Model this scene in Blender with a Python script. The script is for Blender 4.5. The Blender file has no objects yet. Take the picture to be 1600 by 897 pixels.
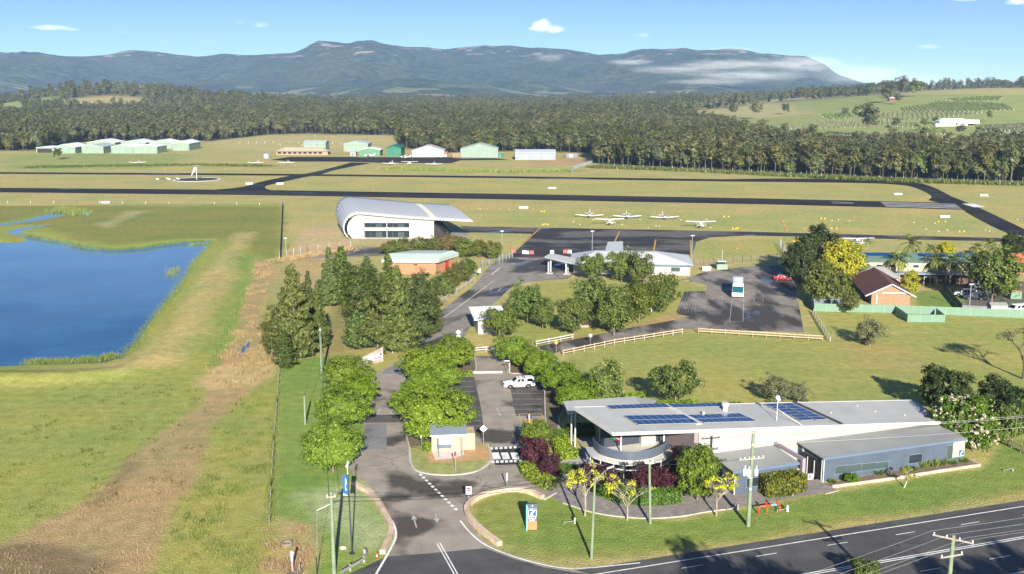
import bpy, bmesh, math, random
import numpy as np
from mathutils import Vector, Matrix
R = math.radians
random.seed(7); np.random.seed(7)
SC = bpy.context.scene
COL = SC.collection
# ------------------------------------------------------------------ camera, world, sun, exposure
F, CX, CY, HZ, HC = 1600.0, 800.0, 448.5, 135.0, 50.0     # focal length / centre / horizon in photo pixels, eye height in metres
TH = math.atan((CY - HZ) / F)
cam = bpy.data.objects.new('camera', bpy.data.cameras.new('camera'))
COL.objects.link(cam)
cam.location = (0, 0, HC)
cam.rotation_euler = (R(90) - TH, 0, 0)
cam.data.sensor_width = 36.0
cam.data.lens = 36.0
cam.data.clip_start = 1.0
cam.data.clip_end = 80000.0
SC.camera = cam
SUN_EL, SUN_AZ = R(21.5), R(180 - 7.0)   # azimuth measured from +Y towards +X
world = bpy.data.worlds.new('World'); SC.world = world; world.use_nodes = True
wn, wl = world.node_tree.nodes, world.node_tree.links
bg = wn['Background']
sky = wn.new('ShaderNodeTexSky'); sky.sky_type = 'NISHITA'; sky.sun_disc = False
sky.sun_elevation = SUN_EL; sky.sun_rotation = SUN_AZ
sky.air_density = 1.0; sky.dust_density = 0.9; sky.ozone_density = 3.5; sky.altitude = 100
tcw = wn.new('ShaderNodeTexCoord'); sxyz = wn.new('ShaderNodeSeparateXYZ'); cxyz = wn.new('ShaderNodeCombineXYZ')
mz = wn.new('ShaderNodeMath'); mz.operation = 'MULTIPLY_ADD'; mz.inputs[1].default_value = 3.3; mz.inputs[2].default_value = 0.03
wl.new(tcw.outputs['Generated'], sxyz.inputs[0])
wl.new(sxyz.outputs[0], cxyz.inputs[0]); wl.new(sxyz.outputs[1], cxyz.inputs[1]); wl.new(sxyz.outputs[2], mz.inputs[0]); wl.new(mz.outputs[0], cxyz.inputs[2])
nrm = wn.new('ShaderNodeVectorMath'); nrm.operation = 'NORMALIZE'
wl.new(cxyz.outputs[0], nrm.inputs[0]); wl.new(nrm.outputs[0], sky.inputs[0])
hsv = wn.new('ShaderNodeHueSaturation'); hsv.inputs['Saturation'].default_value = 1.08; hsv.inputs['Hue'].default_value = .509
wl.new(sky.outputs[0], hsv.inputs['Color']); wl.new(hsv.outputs[0], bg.inputs[0])
bg.inputs[1].default_value = 0.085
sun = bpy.data.objects.new('sun', bpy.data.lights.new('sun', 'SUN')); COL.objects.link(sun)
sun.data.energy = 5.0; sun.data.angle = R(0.5); sun.data.color = (1.0, 0.925, 0.80)
sd = Vector((math.sin(SUN_AZ) * math.cos(SUN_EL), math.cos(SUN_AZ) * math.cos(SUN_EL), math.sin(SUN_EL)))
sun.rotation_euler = sd.to_track_quat('Z', 'Y').to_euler()
sun.location = (60, -200, 150)
SC.view_settings.view_transform = 'Standard'; SC.view_settings.look = 'None'
SC.view_settings.exposure = 1.28; SC.view_settings.gamma = 1.0; SC.view_settings.use_curve_mapping = False
SC.render.engine = 'CYCLES'
cy = SC.cycles
cy.use_denoising = True; cy.max_bounces = 6; cy.diffuse_bounces = 2; cy.glossy_bounces = 3; cy.transmission_bounces = 3
cy.transparent_max_bounces = 8; cy.volume_bounces = 1; cy.use_adaptive_sampling = True; cy.adaptive_threshold = 0.02
cy.caustics_reflective = False; cy.caustics_refractive = False
# ------------------------------------------------------------------ photo pixel -> ground point
_c, _s = math.cos(TH), math.sin(TH)
def ray(x, y):
    b = -(y - CY) / F
    return ((x - CX) / F, _c + b * _s, -_s + b * _c)
def G(x, y, z=0.0):
    r = ray(x, y); t = (z - HC) / r[2]
    return Vector((r[0] * t, r[1] * t, z))
def at(x, y, D):
    r = ray(x, y); t = D / r[1]
    return Vector((r[0] * t, D, HC + r[2] * t))
def HT(x, yb, yt, z=0.0):
    return at(x, yt, G(x, yb, z).y).z - z
def mpp(x, y, z=0.0):                       # metres per photo pixel at the ground point
    return G(x, y, z).y * 1.0 / F / 0.985
# ------------------------------------------------------------------ tags
def tag(o, label=None, cat=None, group=None, kind=None):
    if label: o['label'] = label
    if cat: o['category'] = cat
    if group: o['group'] = group
    if kind: o['kind'] = kind
    return o
def empty(name, loc, rz=0.0, label=None, cat=None, group=None):
    o = bpy.data.objects.new(name, None); COL.objects.link(o)
    o.empty_display_size = 0.5
    o.location = loc; o.rotation_euler = (0, 0, rz)
    return tag(o, label, cat, group)
KIDS = {}
def setparent(o, p):
    o.parent = p; KIDS.setdefault(p.name, []).append(o)
def copy_tree(o, parent=None):
    c = o.copy(); COL.objects.link(c)
    if parent is not None: setparent(c, parent)
    for k in KIDS.get(o.name, []): copy_tree(k, c)
    return c
def place(proto, loc, rz, label=None, group=None, scale=None, first=[]):
    """the first time the proto itself, afterwards copies of it and its parts"""
    if proto.name in first: o = copy_tree(proto)
    else: first.append(proto.name); o = proto
    o.location = loc; o.rotation_euler = (0, 0, rz)
    if scale is not None: o.scale = scale if hasattr(scale, '__len__') else (scale,) * 3
    if label: o['label'] = label
    if group: o['group'] = group
    elif 'group' in o.keys() and proto is not o and label: del o['group']
    return o
# ------------------------------------------------------------------ mesh builder
class MB:
    def __init__(s): s.v = []; s.f = []; s.m = []
    def face(s, pts, m=0):
        n = len(s.v); s.v += [tuple(p) for p in pts]; s.f.append(tuple(range(n, n + len(pts)))); s.m.append(m); return s
    def box(s, x0, x1, y0, y1, z0, z1, m=0, M=None):
        n = len(s.v)
        P = [(x0, y0, z0), (x1, y0, z0), (x1, y1, z0), (x0, y1, z0), (x0, y0, z1), (x1, y0, z1), (x1, y1, z1), (x0, y1, z1)]
        if M is not None: P = [tuple(M @ Vector(p)) for p in P]
        s.v += P
        for q in ((0, 3, 2, 1), (4, 5, 6, 7), (0, 1, 5, 4), (1, 2, 6, 5), (2, 3, 7, 6), (3, 0, 4, 7)):
            s.f.append(tuple(n + i for i in q)); s.m.append(m)
        return s
    def hexa(s, lo, hi, m=0):                # two loops of equal length, bottom and top, counter-clockwise
        n = len(s.v); k = len(lo); s.v += [tuple(p) for p in lo] + [tuple(p) for p in hi]
        s.f.append(tuple(n + i for i in reversed(range(k)))); s.m.append(m)
        s.f.append(tuple(n + k + i for i in range(k))); s.m.append(m)
        for i in range(k):
            j = (i + 1) % k; s.f.append((n + i, n + j, n + k + j, n + k + i)); s.m.append(m)
        return s
    def prism(s, pts2, z0, z1, m=0):         # plan polygon raised from z0 to z1
        return s.hexa([(p[0], p[1], z0) for p in pts2], [(p[0], p[1], z1) for p in pts2], m)
    def bar(s, a, b, w, h=None, m=0, up=(0, 0, 1)):
        a, b = Vector(a), Vector(b); h = h or w
        d = (b - a).normalized(); u = Vector(up)
        if abs(d.dot(u)) > .98: u = Vector((0, 1, 0))
        r = d.cross(u).normalized(); u = r.cross(d)
        q = [r * (-w / 2) + u * (-h / 2), r * (w / 2) + u * (-h / 2), r * (w / 2) + u * (h / 2), r * (-w / 2) + u * (h / 2)]
        return s.hexa([a + k for k in q], [b + k for k in q], m)
    def tube(s, pts, rad, n=6, m=0, caps=True):
        pts = [Vector(p) for p in pts]; k0 = len(s.v)
        if not hasattr(rad, '__len__'): rad = [rad] * len(pts)
        for i, p in enumerate(pts):
            d = (pts[min(i + 1, len(pts) - 1)] - pts[max(i - 1, 0)]).normalized()
            u = Vector((1, 0, 0)) if abs(d.x) < .8 else Vector((0, 1, 0))
            a = d.cross(u).normalized(); b = d.cross(a)
            for j in range(n):
                t = 2 * math.pi * j / n
                s.v.append(tuple(p + (a * math.cos(t) + b * math.sin(t)) * rad[i]))
        for i in range(len(pts) - 1):
            for j in range(n):
                j2 = (j + 1) % n
                s.f.append((k0 + i * n + j, k0 + i * n + j2, k0 + (i + 1) * n + j2, k0 + (i + 1) * n + j)); s.m.append(m)
        if caps:
            s.f.append(tuple(k0 + j for j in range(n))[::-1]); s.m.append(m)
            s.f.append(tuple(k0 + (len(pts) - 1) * n + j for j in range(n))); s.m.append(m)
        return s
    def cyl(s, x, y, z0, z1, r, n=12, m=0, r1=None):
        return s.tube([(x, y, z0), (x, y, z1)], [r, r if r1 is None else r1], n, m)
    def lathe(s, prof, n=16, c=(0, 0, 0), m=0):
        k0 = len(s.v)
        for r, z in prof:
            for j in range(n):
                t = 2 * math.pi * j / n; s.v.append((c[0] + r * math.cos(t), c[1] + r * math.sin(t), c[2] + z))
        for i in range(len(prof) - 1):
            for j in range(n):
                j2 = (j + 1) % n; s.f.append((k0 + i * n + j, k0 + i * n + j2, k0 + (i + 1) * n + j2, k0 + (i + 1) * n + j)); s.m.append(m)
        return s
    def build(s, name, mats, parent=None, smooth=False, loc=None, rz=None, angle=None):
        me = bpy.data.meshes.new(name); me.from_pydata(s.v, [], s.f)
        if not isinstance(mats, (list, tuple)): mats = [mats]
        for q in mats: me.materials.append(q)
        if len(mats) > 1: me.polygons.foreach_set('material_index', s.m)
        bm = bmesh.new(); bm.from_mesh(me); bmesh.ops.recalc_face_normals(bm, faces=bm.faces)
        bm.to_mesh(me); bm.free()
        if smooth:
            me.polygons.foreach_set('use_smooth', [True] * len(me.polygons))
            if angle: me.set_sharp_from_angle(angle=R(angle))
        me.update()
        o = bpy.data.objects.new(name, me); COL.objects.link(o)
        if parent is not None: setparent(o, parent)
        if loc is not None: o.location = loc
        if rz is not None: o.rotation_euler = (0, 0, rz)
        return o
def np_mesh(name, V, Fq, mats, parent=None, k=4, midx=None, col=None, smooth=False):
    me = bpy.data.meshes.new(name); V = np.asarray(V, np.float32); Fq = np.asarray(Fq, np.int32)
    me.vertices.add(len(V)); me.vertices.foreach_set('co', V.ravel())
    me.loops.add(Fq.size); me.loops.foreach_set('vertex_index', Fq.ravel())
    me.polygons.add(len(Fq)); me.polygons.foreach_set('loop_start', np.arange(0, Fq.size, k, dtype=np.int32))
    for q in (mats if isinstance(mats, (list, tuple)) else [mats]): me.materials.append(q)
    if midx is not None: me.polygons.foreach_set('material_index', np.asarray(midx, np.int32))
    if smooth: me.polygons.foreach_set('use_smooth', np.ones(len(Fq), bool))
    me.update(calc_edges=True)
    if col is not None:
        a = me.color_attributes.new('Col', 'FLOAT_COLOR', 'POINT'); a.data.foreach_set('color', np.asarray(col, np.float32).ravel())
    o = bpy.data.objects.new(name, me); COL.objects.link(o)
    if parent is not None: setparent(o, parent)
    return o
# ------------------------------------------------------------------ materials
MC = {}
def nodes(name):
    m = bpy.data.materials.new(name); m.use_nodes = True
    return m, m.node_tree.nodes, m.node_tree.links, m.node_tree.nodes['Principled BSDF']
def noise_fac(n, l, coord, scale, detail=4, lo=.3, hi=.7, vec=None):
    t = n.new('ShaderNodeTexNoise'); t.inputs['Scale'].default_value = scale; t.inputs['Detail'].default_value = detail
    l.new(coord, t.inputs['Vector'])
    r = n.new('ShaderNodeMapRange'); r.inputs[1].default_value = lo; r.inputs[2].default_value = hi
    l.new(t.outputs[0], r.inputs[0]); return r.outputs[0]
def mixc(n, l, fac, a, b, mode='MIX'):
    x = n.new('ShaderNodeMix'); x.data_type = 'RGBA'; x.blend_type = mode
    for s, v in ((0, fac), (6, a), (7, b)):
        if hasattr(v, 'default_value'): l.new(v, x.inputs[s])
        elif s == 0: x.inputs[s].default_value = v
        else: x.inputs[s].default_value = (*v, 1)
    return x.outputs[2]
def mat(name, col, rough=.65, var=.12, scale=1.0, metal=0.0, spec=.4, rib=None, fine=None, dirt=0.0, bump=0.0):
    """painted / plain surface: two noise octaves of colour, optional ribs ('x','y','z' axis, pitch) and dirt"""
    if name in MC: return MC[name]
    m, n, l, b = nodes(name)
    tc = n.new('ShaderNodeTexCoord')
    f1 = noise_fac(n, l, tc.outputs['Object'], scale)
    c = mixc(n, l, f1, tuple(k * (1 - var) for k in col), tuple(min(1, k * (1 + var)) for k in col))
    if dirt:
        f2 = noise_fac(n, l, tc.outputs['Object'], scale * .35, 6, .5, .75)
        mm = n.new('ShaderNodeMath'); mm.operation = 'MULTIPLY'; mm.inputs[1].default_value = dirt; l.new(f2, mm.inputs[0])
        c = mixc(n, l, mm.outputs[0], c, tuple(k * .45 for k in (col[0], col[1] * .95, col[2] * .85)))
    if fine:
        f3 = noise_fac(n, l, tc.outputs['Object'], fine, 2)
        c = mixc(n, l, f3, c, mixc(n, l, .3, c, (0.01, 0.01, 0.01)))
    l.new(c, b.inputs['Base Color'])
    b.inputs['Roughness'].default_value = rough; b.inputs['Metallic'].default_value = metal
    b.inputs['Specular IOR Level'].default_value = spec
    if rib:
        w = n.new('ShaderNodeTexWave'); w.wave_type = 'BANDS'; w.bands_direction = rib[0].upper(); w.inputs['Scale'].default_value = math.pi / 10 / rib[1] * 2 / 2
        l.new(tc.outputs['Object'], w.inputs['Vector'])
        bp = n.new('ShaderNodeBump'); bp.inputs['Strength'].default_value = rib[2] if len(rib) > 2 else .5; bp.inputs['Distance'].default_value = rib[1] * .25
        l.new(w.outputs[0], bp.inputs['Height']); l.new(bp.outputs[0], b.inputs['Normal'])
    elif bump:
        t = n.new('ShaderNodeTexNoise'); t.inputs['Scale'].default_value = scale * 6; l.new(tc.outputs['Object'], t.inputs['Vector'])
        bp = n.new('ShaderNodeBump'); bp.inputs['Strength'].default_value = bump; bp.inputs['Distance'].default_value = .05
        l.new(t.outputs[0], bp.inputs['Height']); l.new(bp.outputs[0], b.inputs['Normal'])
    MC[name] = m; return m
def leaf_mat(name, c1, c2, c3=None, trans=.25, objvar=.25, tint=None):
    """foliage: colour per leaf clump (random per island) and per tree (object random)"""
    if name in MC: return MC[name]
    m, n, l, b = nodes(name)
    g = n.new('ShaderNodeNewGeometry'); oi = n.new('ShaderNodeObjectInfo')
    rp = n.new('ShaderNodeValToRGB'); e = rp.color_ramp.elements
    e[0].color = (*c1, 1); e[1].color = (*c2, 1)
    if c3: q = e.new(.85); q.color = (*c2, 1); e[2].position = 1.0; e[2].color = (*c3, 1)
    l.new(g.outputs['Random Per Island'], rp.inputs[0])
    h = n.new('ShaderNodeHueSaturation')
    for k, (lo, hi) in (('Hue', (.5 - .035 * objvar / .25, .5 + .03 * objvar / .25)), ('Value', (1 - objvar, 1 + objvar)), ('Saturation', (1 - objvar * .6, 1 + objvar * .4))):
        r = n.new('ShaderNodeMapRange'); r.inputs[3].default_value = lo; r.inputs[4].default_value = hi
        mm = n.new('ShaderNodeMath'); mm.operation = 'FRACT'; mu = n.new('ShaderNodeMath'); mu.operation = 'MULTIPLY'
        mu.inputs[1].default_value = {'Hue': 1.0, 'Value': 7.31, 'Saturation': 13.7}[k]
        l.new(oi.outputs['Random'], mu.inputs[0]); l.new(mu.outputs[0], mm.inputs[0]); l.new(mm.outputs[0], r.inputs[0])
        l.new(r.outputs[0], h.inputs[k])
    l.new(rp.outputs[0], h.inputs['Color'])
    if tint:
        at_ = n.new('ShaderNodeAttribute'); at_.attribute_type = 'INSTANCER'; at_.attribute_name = 'tint'
        h = type('o', (), {'outputs': [mixc(n, l, at_.outputs['Fac'], h.outputs[0], tint)]})
    l.new(h.outputs[0], b.inputs['Base Color']); b.inputs['Roughness'].default_value = .65; b.inputs['Specular IOR Level'].default_value = .08
    t = n.new('ShaderNodeBsdfTranslucent'); l.new(h.outputs[0], t.inputs[0])
    mx = n.new('ShaderNodeMixShader'); mx.inputs[0].default_value = trans
    l.new(b.outputs[0], mx.inputs[1]); l.new(t.outputs[0], mx.inputs[2]); l.new(mx.outputs[0], n['Material Output'].inputs[0])
    MC[name] = m; return m
def glass_mat(name='window_glass', col=(.02, .03, .04), rough=.12, spec=.35):
    if name in MC: return MC[name]
    m, n, l, b = nodes(name); b.inputs['Base Color'].default_value = (*col, 1); b.inputs['Roughness'].default_value = rough
    b.inputs['Specular IOR Level'].default_value = spec
    MC[name] = m; return m
# ================================================================== terrain
def sstep(x, a, b):
    t = np.clip((x - a) / (b - a), 0, 1); return t * t * (3 - 2 * t)
def vnoise(X, Y, seed=0):
    xi, yi = np.floor(X).astype(np.int64), np.floor(Y).astype(np.int64); fx, fy = X - xi, Y - yi
    fx, fy = fx * fx * (3 - 2 * fx), fy * fy * (3 - 2 * fy)
    def h(a, b):
        v = (a * 374761393 + b * 668265263 + seed * 974711) & 0x7fffffff
        v = ((v ^ (v >> 13)) * 1274126177) & 0x7fffffff
        return ((v ^ (v >> 16)) & 0xffff) / 65535.0
    return (h(xi, yi) * (1 - fx) + h(xi + 1, yi) * fx) * (1 - fy) + (h(xi, yi + 1) * (1 - fx) + h(xi + 1, yi + 1) * fx) * fy
def fbm(X, Y, o=4, seed=0):
    r = 0; a = .5
    for k in range(o): r = r + a * vnoise(X * 2 ** k, Y * 2 ** k, seed + k); a *= .5
    return r
def far_height(X, Y):
    a = X / np.maximum(Y, 1.0)
    z = 40 * sstep(Y, 930, 1750) * sstep(a, .12, .48) * (1 - sstep(Y, 2300, 3800))
    z = z + 5 * sstep(Y, 950, 1700) * sstep(a, .05, .2) * (1 - sstep(Y, 2600, 4000))
    z = z + 38 * np.exp(-(((X + 800) / 190) ** 2 + ((Y - 2050) / 230) ** 2))
    z = z + 14 * np.exp(-(((X + 560) / 160) ** 2 + ((Y - 2000) / 230) ** 2))
    z = z + 6 * sstep(Y, 900, 1500) * fbm(X / 260 + 40, Y / 260 + 9, 2, 5)
    return z
def TZ(x, y): return float(far_height(np.array([float(x)]), np.array([float(y)]))[0])
def TG(px, py):
    """photo pixel -> point on the hilly far terrain"""
    r = ray(px, py); t = 300.0
    while t < 9000:
        if HC + r[2] * t <= TZ(r[0] * t, r[1] * t): break
        t *= 1.01
    return Vector((r[0] * t, r[1] * t, TZ(r[0] * t, r[1] * t)))
POND = [(-420,362),(0,379),(40,378.6),(43,372),(20,366),(13,363.5),(30,357),(72,351),(78,352),(43,357.5),(32,362),(37,366),(67,372),(110,380),(140,387.5),(180,389.6),(214,387.5),(251,382),(287,377.5),(331,376),
        (321,388.6),(301,410),(291,430),(274,454),(254,477),(231,507),(214,534),(189,559),(160,566),(100,568),(0,571.5),(-420,574)]
CREEK = [(-60,352),(7,349.5),(33,345),(80,333),(97,331),(110,330),(124,330),(140,330),(139,336),(124,339),(112,336),(97,337),(73,342),(10,352),(-60,358)]
WZ = -0.3
def poly_ground(pts, z=0.0): return [tuple(G(x, y, z).xy) for x, y in pts]
def sdist(PX, PY, poly):
    """signed distance to a polygon, negative inside"""
    d = np.full(PX.shape, 1e9); ins = np.zeros(PX.shape, bool); n = len(poly)
    for i in range(n):
        ax, ay = poly[i]; bx, by = poly[(i + 1) % n]
        ex, ey = bx - ax, by - ay; wx, wy = PX - ax, PY - ay
        t = np.clip((wx * ex + wy * ey) / (ex * ex + ey * ey + 1e-9), 0, 1)
        d = np.minimum(d, (wx - ex * t) ** 2 + (wy - ey * t) ** 2)
        c = ((ay <= PY) & (by > PY)) | ((by <= PY) & (ay > PY))
        xx = ax + (PY - ay) / (ey if abs(ey) > 1e-9 else 1e-9) * ex
        ins ^= c & (PX < xx)
    return np.where(ins, -1, 1) * np.sqrt(d)
def pdist(PX, PY, line):
    d = np.full(PX.shape, 1e9)
    for (ax, ay), (bx, by) in zip(line[:-1], line[1:]):
        ex, ey = bx - ax, by - ay; wx, wy = PX - ax, PY - ay
        t = np.clip((wx * ex + wy * ey) / (ex * ex + ey * ey + 1e-9), 0, 1)
        d = np.minimum(d, (wx - ex * t) ** 2 + (wy - ey * t) ** 2)
    return np.sqrt(d)
def axis(lo, hi, d0, g, far_lo, far_hi):
    a = list(np.arange(lo, hi + .01, d0)); s = d0
    while a[-1] < far_hi: s *= g; a.append(a[-1] + s)
    s = d0; b = [lo]
    while b[-1] > far_lo: s *= g; b.append(b[-1] - s)
    return np.array(b[:0:-1] + a)
gx = axis(-100, 105, 1.0, 1.035, -9000, 9000)
gy = np.concatenate([np.arange(-60, 85, 6.0), axis(85, 300, 1.0, 1.018, 84, 13000)[1:]])
GX, GY = np.meshgrid(gx, gy); SH = GX.shape; X, Y = GX.ravel(), GY.ravel()
zt = far_height(X, Y)
WATERS = [poly_ground(POND, WZ), poly_ground(CREEK, WZ)]
near = (Y < 620) & (X < 60) & (X > -420)
for w in WATERS:
    sdw = sdist(X[near], Y[near], w)
    zt[near] = np.minimum(zt[near], np.interp(sdw, [-4, 0, 1.6, 2.2], [-1.3, WZ - .02, -.02, 0]))
berm = [tuple(G(*p).xy) for p in ((372,378),(345,420),(318,465),(285,515),(240,560),(190,583),(100,590),(-100,592))]
bd = pdist(X[near], Y[near], berm); zt[near] += 0.9 * np.exp(-(bd / 3.5) ** 2) * (sdist(X[near], Y[near], WATERS[0]) > 1.5)
rough_m = (Y < 330)
zt[rough_m] += 0.10 * (fbm(X[rough_m] / 3.1, Y[rough_m] / 3.1, 3, 3) - .5) * (X[rough_m] < -34) * 1.0
# ------------------------------------------------------------------ ground colour: what grows where
STRAW, FIELD, LAWN, LUSH = (.385, .345, .152), (.300, .308, .102), (.185, .27, .07), (.19, .26, .075)
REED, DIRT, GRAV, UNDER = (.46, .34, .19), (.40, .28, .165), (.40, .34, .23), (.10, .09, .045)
col = np.zeros((len(X), 4), np.float32); col[:, 3] = 1
col[:, :3] = STRAW
px_n = (fbm(X / 9, Y / 9, 3, 11) - .5); py_n = (fbm(X / 9 + 50, Y / 9, 3, 12) - .5)
def zone(pts, c, soft=1.0, strength=1.0, wob=1.0, line=None, ground=None):
    P = ground or poly_ground(pts)
    xs, ys = [p[0] for p in P], [p[1] for p in P]; m = soft * 3 + 2 + (line or 0)
    k = np.where((X > min(xs) - m) & (X < max(xs) + m) & (Y > min(ys) - m) & (Y < max(ys) + m))[0]
    if not len(k): return
    wx = X[k] + px_n[k] * wob * 6; wy = Y[k] + py_n[k] * wob * 6
    d = sdist(wx, wy, P) if line is None else pdist(wx, wy, P) - line
    f = strength * (1 - sstep(d, -soft, soft))
    col[k, :3] = col[k, :3] * (1 - f[:, None]) + np.array(c, np.float32) * f[:, None]
NB = (.275, .298, .088)
zone([(-900,330),(440,318),(436,420),(428,575),(428,897),(-900,1200)], NB, 3, 1, 1)
zone([(-600,322),(150,322),(438,324),(436,412),(340,372),(250,376),(180,384),(110,374),(60,352),(-600,352)], (.20,.21,.062), 3, .9)
zone([(150,350),(200,330),(232,330),(205,340),(165,358)], (.40,.35,.2), 2, .7)
zone([(372,362),(396,362),(352,450),(310,520),(262,575),(180,588),(60,582),(170,572),(240,545),(300,450)], (.44,.355,.17), 2.5, .75)
zone([(378,392),(396,400),(372,480),(335,570),(318,578),(345,490)], (.20,.28,.06), 1.5, .6)
zone([(398,408),(432,404),(420,450),(408,510),(425,565),(424,582),(395,605),(347,640),(325,690),(308,740),(285,780),(262,820),(238,870),(230,960),(-200,1000),(-200,870),(0,850),(120,790),(200,715),(300,640),(320,612),(333,575),(358,540),(376,490),(388,445)], (.35,.265,.145), 1.0, 1.0, .6)
zone([(322,572),(430,560),(424,582),(380,608),(318,612)], (.48,.37,.2), 1.5, .8)
zone([(-200,862),(0,852),(95,848),(180,880),(190,960),(-200,980)], (.17,.125,.08), 2.0, .8)
zone([(120,790),(200,715),(215,722),(140,800)], (.2,.15,.09), .8, .6)
zone([(330,690),(425,600),(425,830),(400,897),(245,897),(270,820)], (.30,.295,.095), 2.0, .8)
zone([(425,800),(455,800),(490,820),(500,897),(440,940),(400,897)], (.36,.29,.15), 1.2, .75)
zone([(436,578),(470,560),(545,552),(610,556),(590,600),(560,740),(615,830),(612,850),(585,897),(560,940),(480,940),(500,850),(490,822),(428,806),(432,690)], LAWN, .7, 1, .12)
zone([(500,560),(540,552),(630,545),(660,540),(625,565),(590,590)], (.34,.31,.11), 1.5, .8)
zone([(478,780),(540,752),(585,775),(603,815),(590,850),(545,860),(505,850)], (.40,.42,.26), 2.5, .75, 1.5)
zone([(415,420),(520,390),(545,400),(500,470),(420,470)], (.38,.30,.16), 2.5, .8)
zone([(445,405),(470,360),(535,342),(552,352),(552,380),(520,392),(470,402)], (.46,.36,.22), 2.0, .95)
zone([(548,372),(690,368),(690,378),(550,382)], (.4,.33,.22), 1.2, .8)
zone([(530,470),(600,470),(690,430),(690,470),(650,540),(430,560),(500,500)], (.24,.21,.09), 2.5, .8)
zone([(760,520),(850,440),(960,445),(1075,440),(1110,460),(1085,500),(900,540),(760,548)], (.30,.305,.095), 1.5, .9)
zone([(860,535),(985,508),(1085,482),(1092,492),(1000,512),(880,545)], (.36,.26,.15), 1.0, .75)
zone([(880,548),(1068,515),(1290,528),(1900,500),(1900,700),(1500,700),(1420,640),(900,640)], FIELD, 2, 1)
zone([(1260,430),(1300,480),(1600,480),(1900,470),(1900,520),(1320,520),(1275,520)], (.31,.315,.1), 1.5, .9)
zone([(1290,520),(1420,545),(1500,600),(1330,570)], (.36,.29,.135), 3, .6)
zone([(1425,455),(1500,452),(1512,492),(1440,494)], LUSH, .8, 1, .3)
zone([(1500,440),(1700,440),(1700,492),(1510,492)], (.15,.14,.125), .8, 1, .3)
zone([(736,792),(790,766),(830,770),(870,780),(960,812),(1060,812),(1150,798),(1310,768),(1530,732),(1570,690),(2000,660),(2000,760),(1600,770),(1250,830),(1050,862),(900,884),(830,880),(770,850),(740,820)], (.18,.25,.062), .7, 1, .3)
zone([(736,792),(790,766),(820,772),(812,850),(880,884),(830,880),(770,850),(740,820)], (.27,.28,.085), 1.5, .55)
zone(None, GRAV, .8, .8, .35, line=1.0, ground=[tuple(G(*p).xy) for p in ((800,872),(850,881),(925,884),(1075,866),(1250,842),(1400,818),(1600,783),(2000,715))])
zone(None, (.33,.30,.11), 1.6, .6, .6, line=1.6, ground=[tuple(G(*p).xy) for p in ((770,850),(850,876),(925,878),(1075,860),(1250,834),(1400,810),(1600,774))])
zone([(1455,905),(1600,872),(2000,800),(2000,1200),(1300,1100)], (.3,.28,.1), .6, 1, .4)
# airfield
zone([(-900,285),(1600,285),(1600,300),(-900,318)], (.37,.335,.14), 3, .5)
zone([(440,286),(800,281),(1400,292),(1430,310),(800,300),(430,292)], (.365,.345,.14), 3, .7)
zone([(740,330),(1560,340),(1540,362),(1080,358),(740,352)], (.335,.34,.13), 5, .8, 3)
zone([(0,243),(120,238),(300,242),(250,262),(0,268)], (.26,.31,.11), 6, .8, 2)
zone([(330,214),(620,212),(640,225),(560,236),(430,236),(330,232)], (.44,.385,.2), 6, .9)
zone(None, (.40,.29,.18), 1.2, .8, .5, line=1.5, ground=[tuple(G(*p).xy) for p in ((-200,299),(0,301),(400,308),(800,314),(1370,326))])
zone(None, (.33,.25,.14), 3, .7, 2, line=2.5, ground=[tuple(G(*p).xy) for p in ((0,262),(250,258),(420,262))])
zone(None, (.34,.25,.14), 3, .7, 2, line=2.5, ground=[tuple(G(*p).xy) for p in ((600,263),(760,268),(900,268),(935,262))])
zone([(800,248),(880,246),(935,250),(920,258),(840,258)], (.42,.28,.17), 4, .8, 1)
zone([(1095,378),(1240,372),(1380,378),(1240,400),(1100,405)], (.325,.325,.115), 2, .9)
# far fields and forest floor
TP = lambda pts: [tuple(TG(*p).xy) for p in pts]
FARF = TP([(1085,178),(1140,168),(1200,160),(1420,150),(1560,148),(1900,150),(1900,214),(1600,214),(1420,212),(1300,210),(1215,200),(1150,190)])
zone(None, (.27,.30,.11), 20, 1, 2, ground=FARF)
zone(None, (.42,.37,.19), 25, .9, 2, ground=TP([(1085,177),(1140,168),(1200,161),(1240,166),(1260,178),(1180,186),(1120,182)]))
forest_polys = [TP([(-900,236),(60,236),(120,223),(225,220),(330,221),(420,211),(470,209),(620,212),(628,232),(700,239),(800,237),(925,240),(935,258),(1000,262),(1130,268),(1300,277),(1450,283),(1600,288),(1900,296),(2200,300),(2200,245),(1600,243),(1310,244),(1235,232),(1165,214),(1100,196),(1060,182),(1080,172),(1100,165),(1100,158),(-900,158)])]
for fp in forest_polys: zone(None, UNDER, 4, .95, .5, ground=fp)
for cx_, cy_, rr_ in ((-720, 1850, 95), (-930, 1840, 130), (-1060, 1900, 110)): zone(None, (.24, .30, .10) if cx_ < -800 else (.36, .30, .16), 20, .95, 2, ground=[(cx_ + rr_ * math.cos(k * .5236), cy_ + rr_ * math.sin(k * .5236)) for k in range(12)])
gm, n, l, b = nodes('grass_and_soil')
va = n.new('ShaderNodeVertexColor'); va.layer_name = 'Col'
pos = n.new('ShaderNodeNewGeometry').outputs['Position']
f1 = noise_fac(n, l, pos, .045, 5, .35, .68); f2 = noise_fac(n, l, pos, .6, 5, .35, .65); f3 = noise_fac(n, l, pos, 4.5, 3, .3, .7)
def scaled(c, k):
    return mixc(n, l, 1.0, c, k, 'MULTIPLY')
c1 = scaled(va.outputs[0], (1.14, 1.03, .97)); c2 = scaled(va.outputs[0], (.82, .95, .86))
c = mixc(n, l, f1, c1, c2)
c = mixc(n, l, f2, scaled(c, (.86, .86, .84)), scaled(c, (1.12, 1.11, 1.08)))
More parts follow.
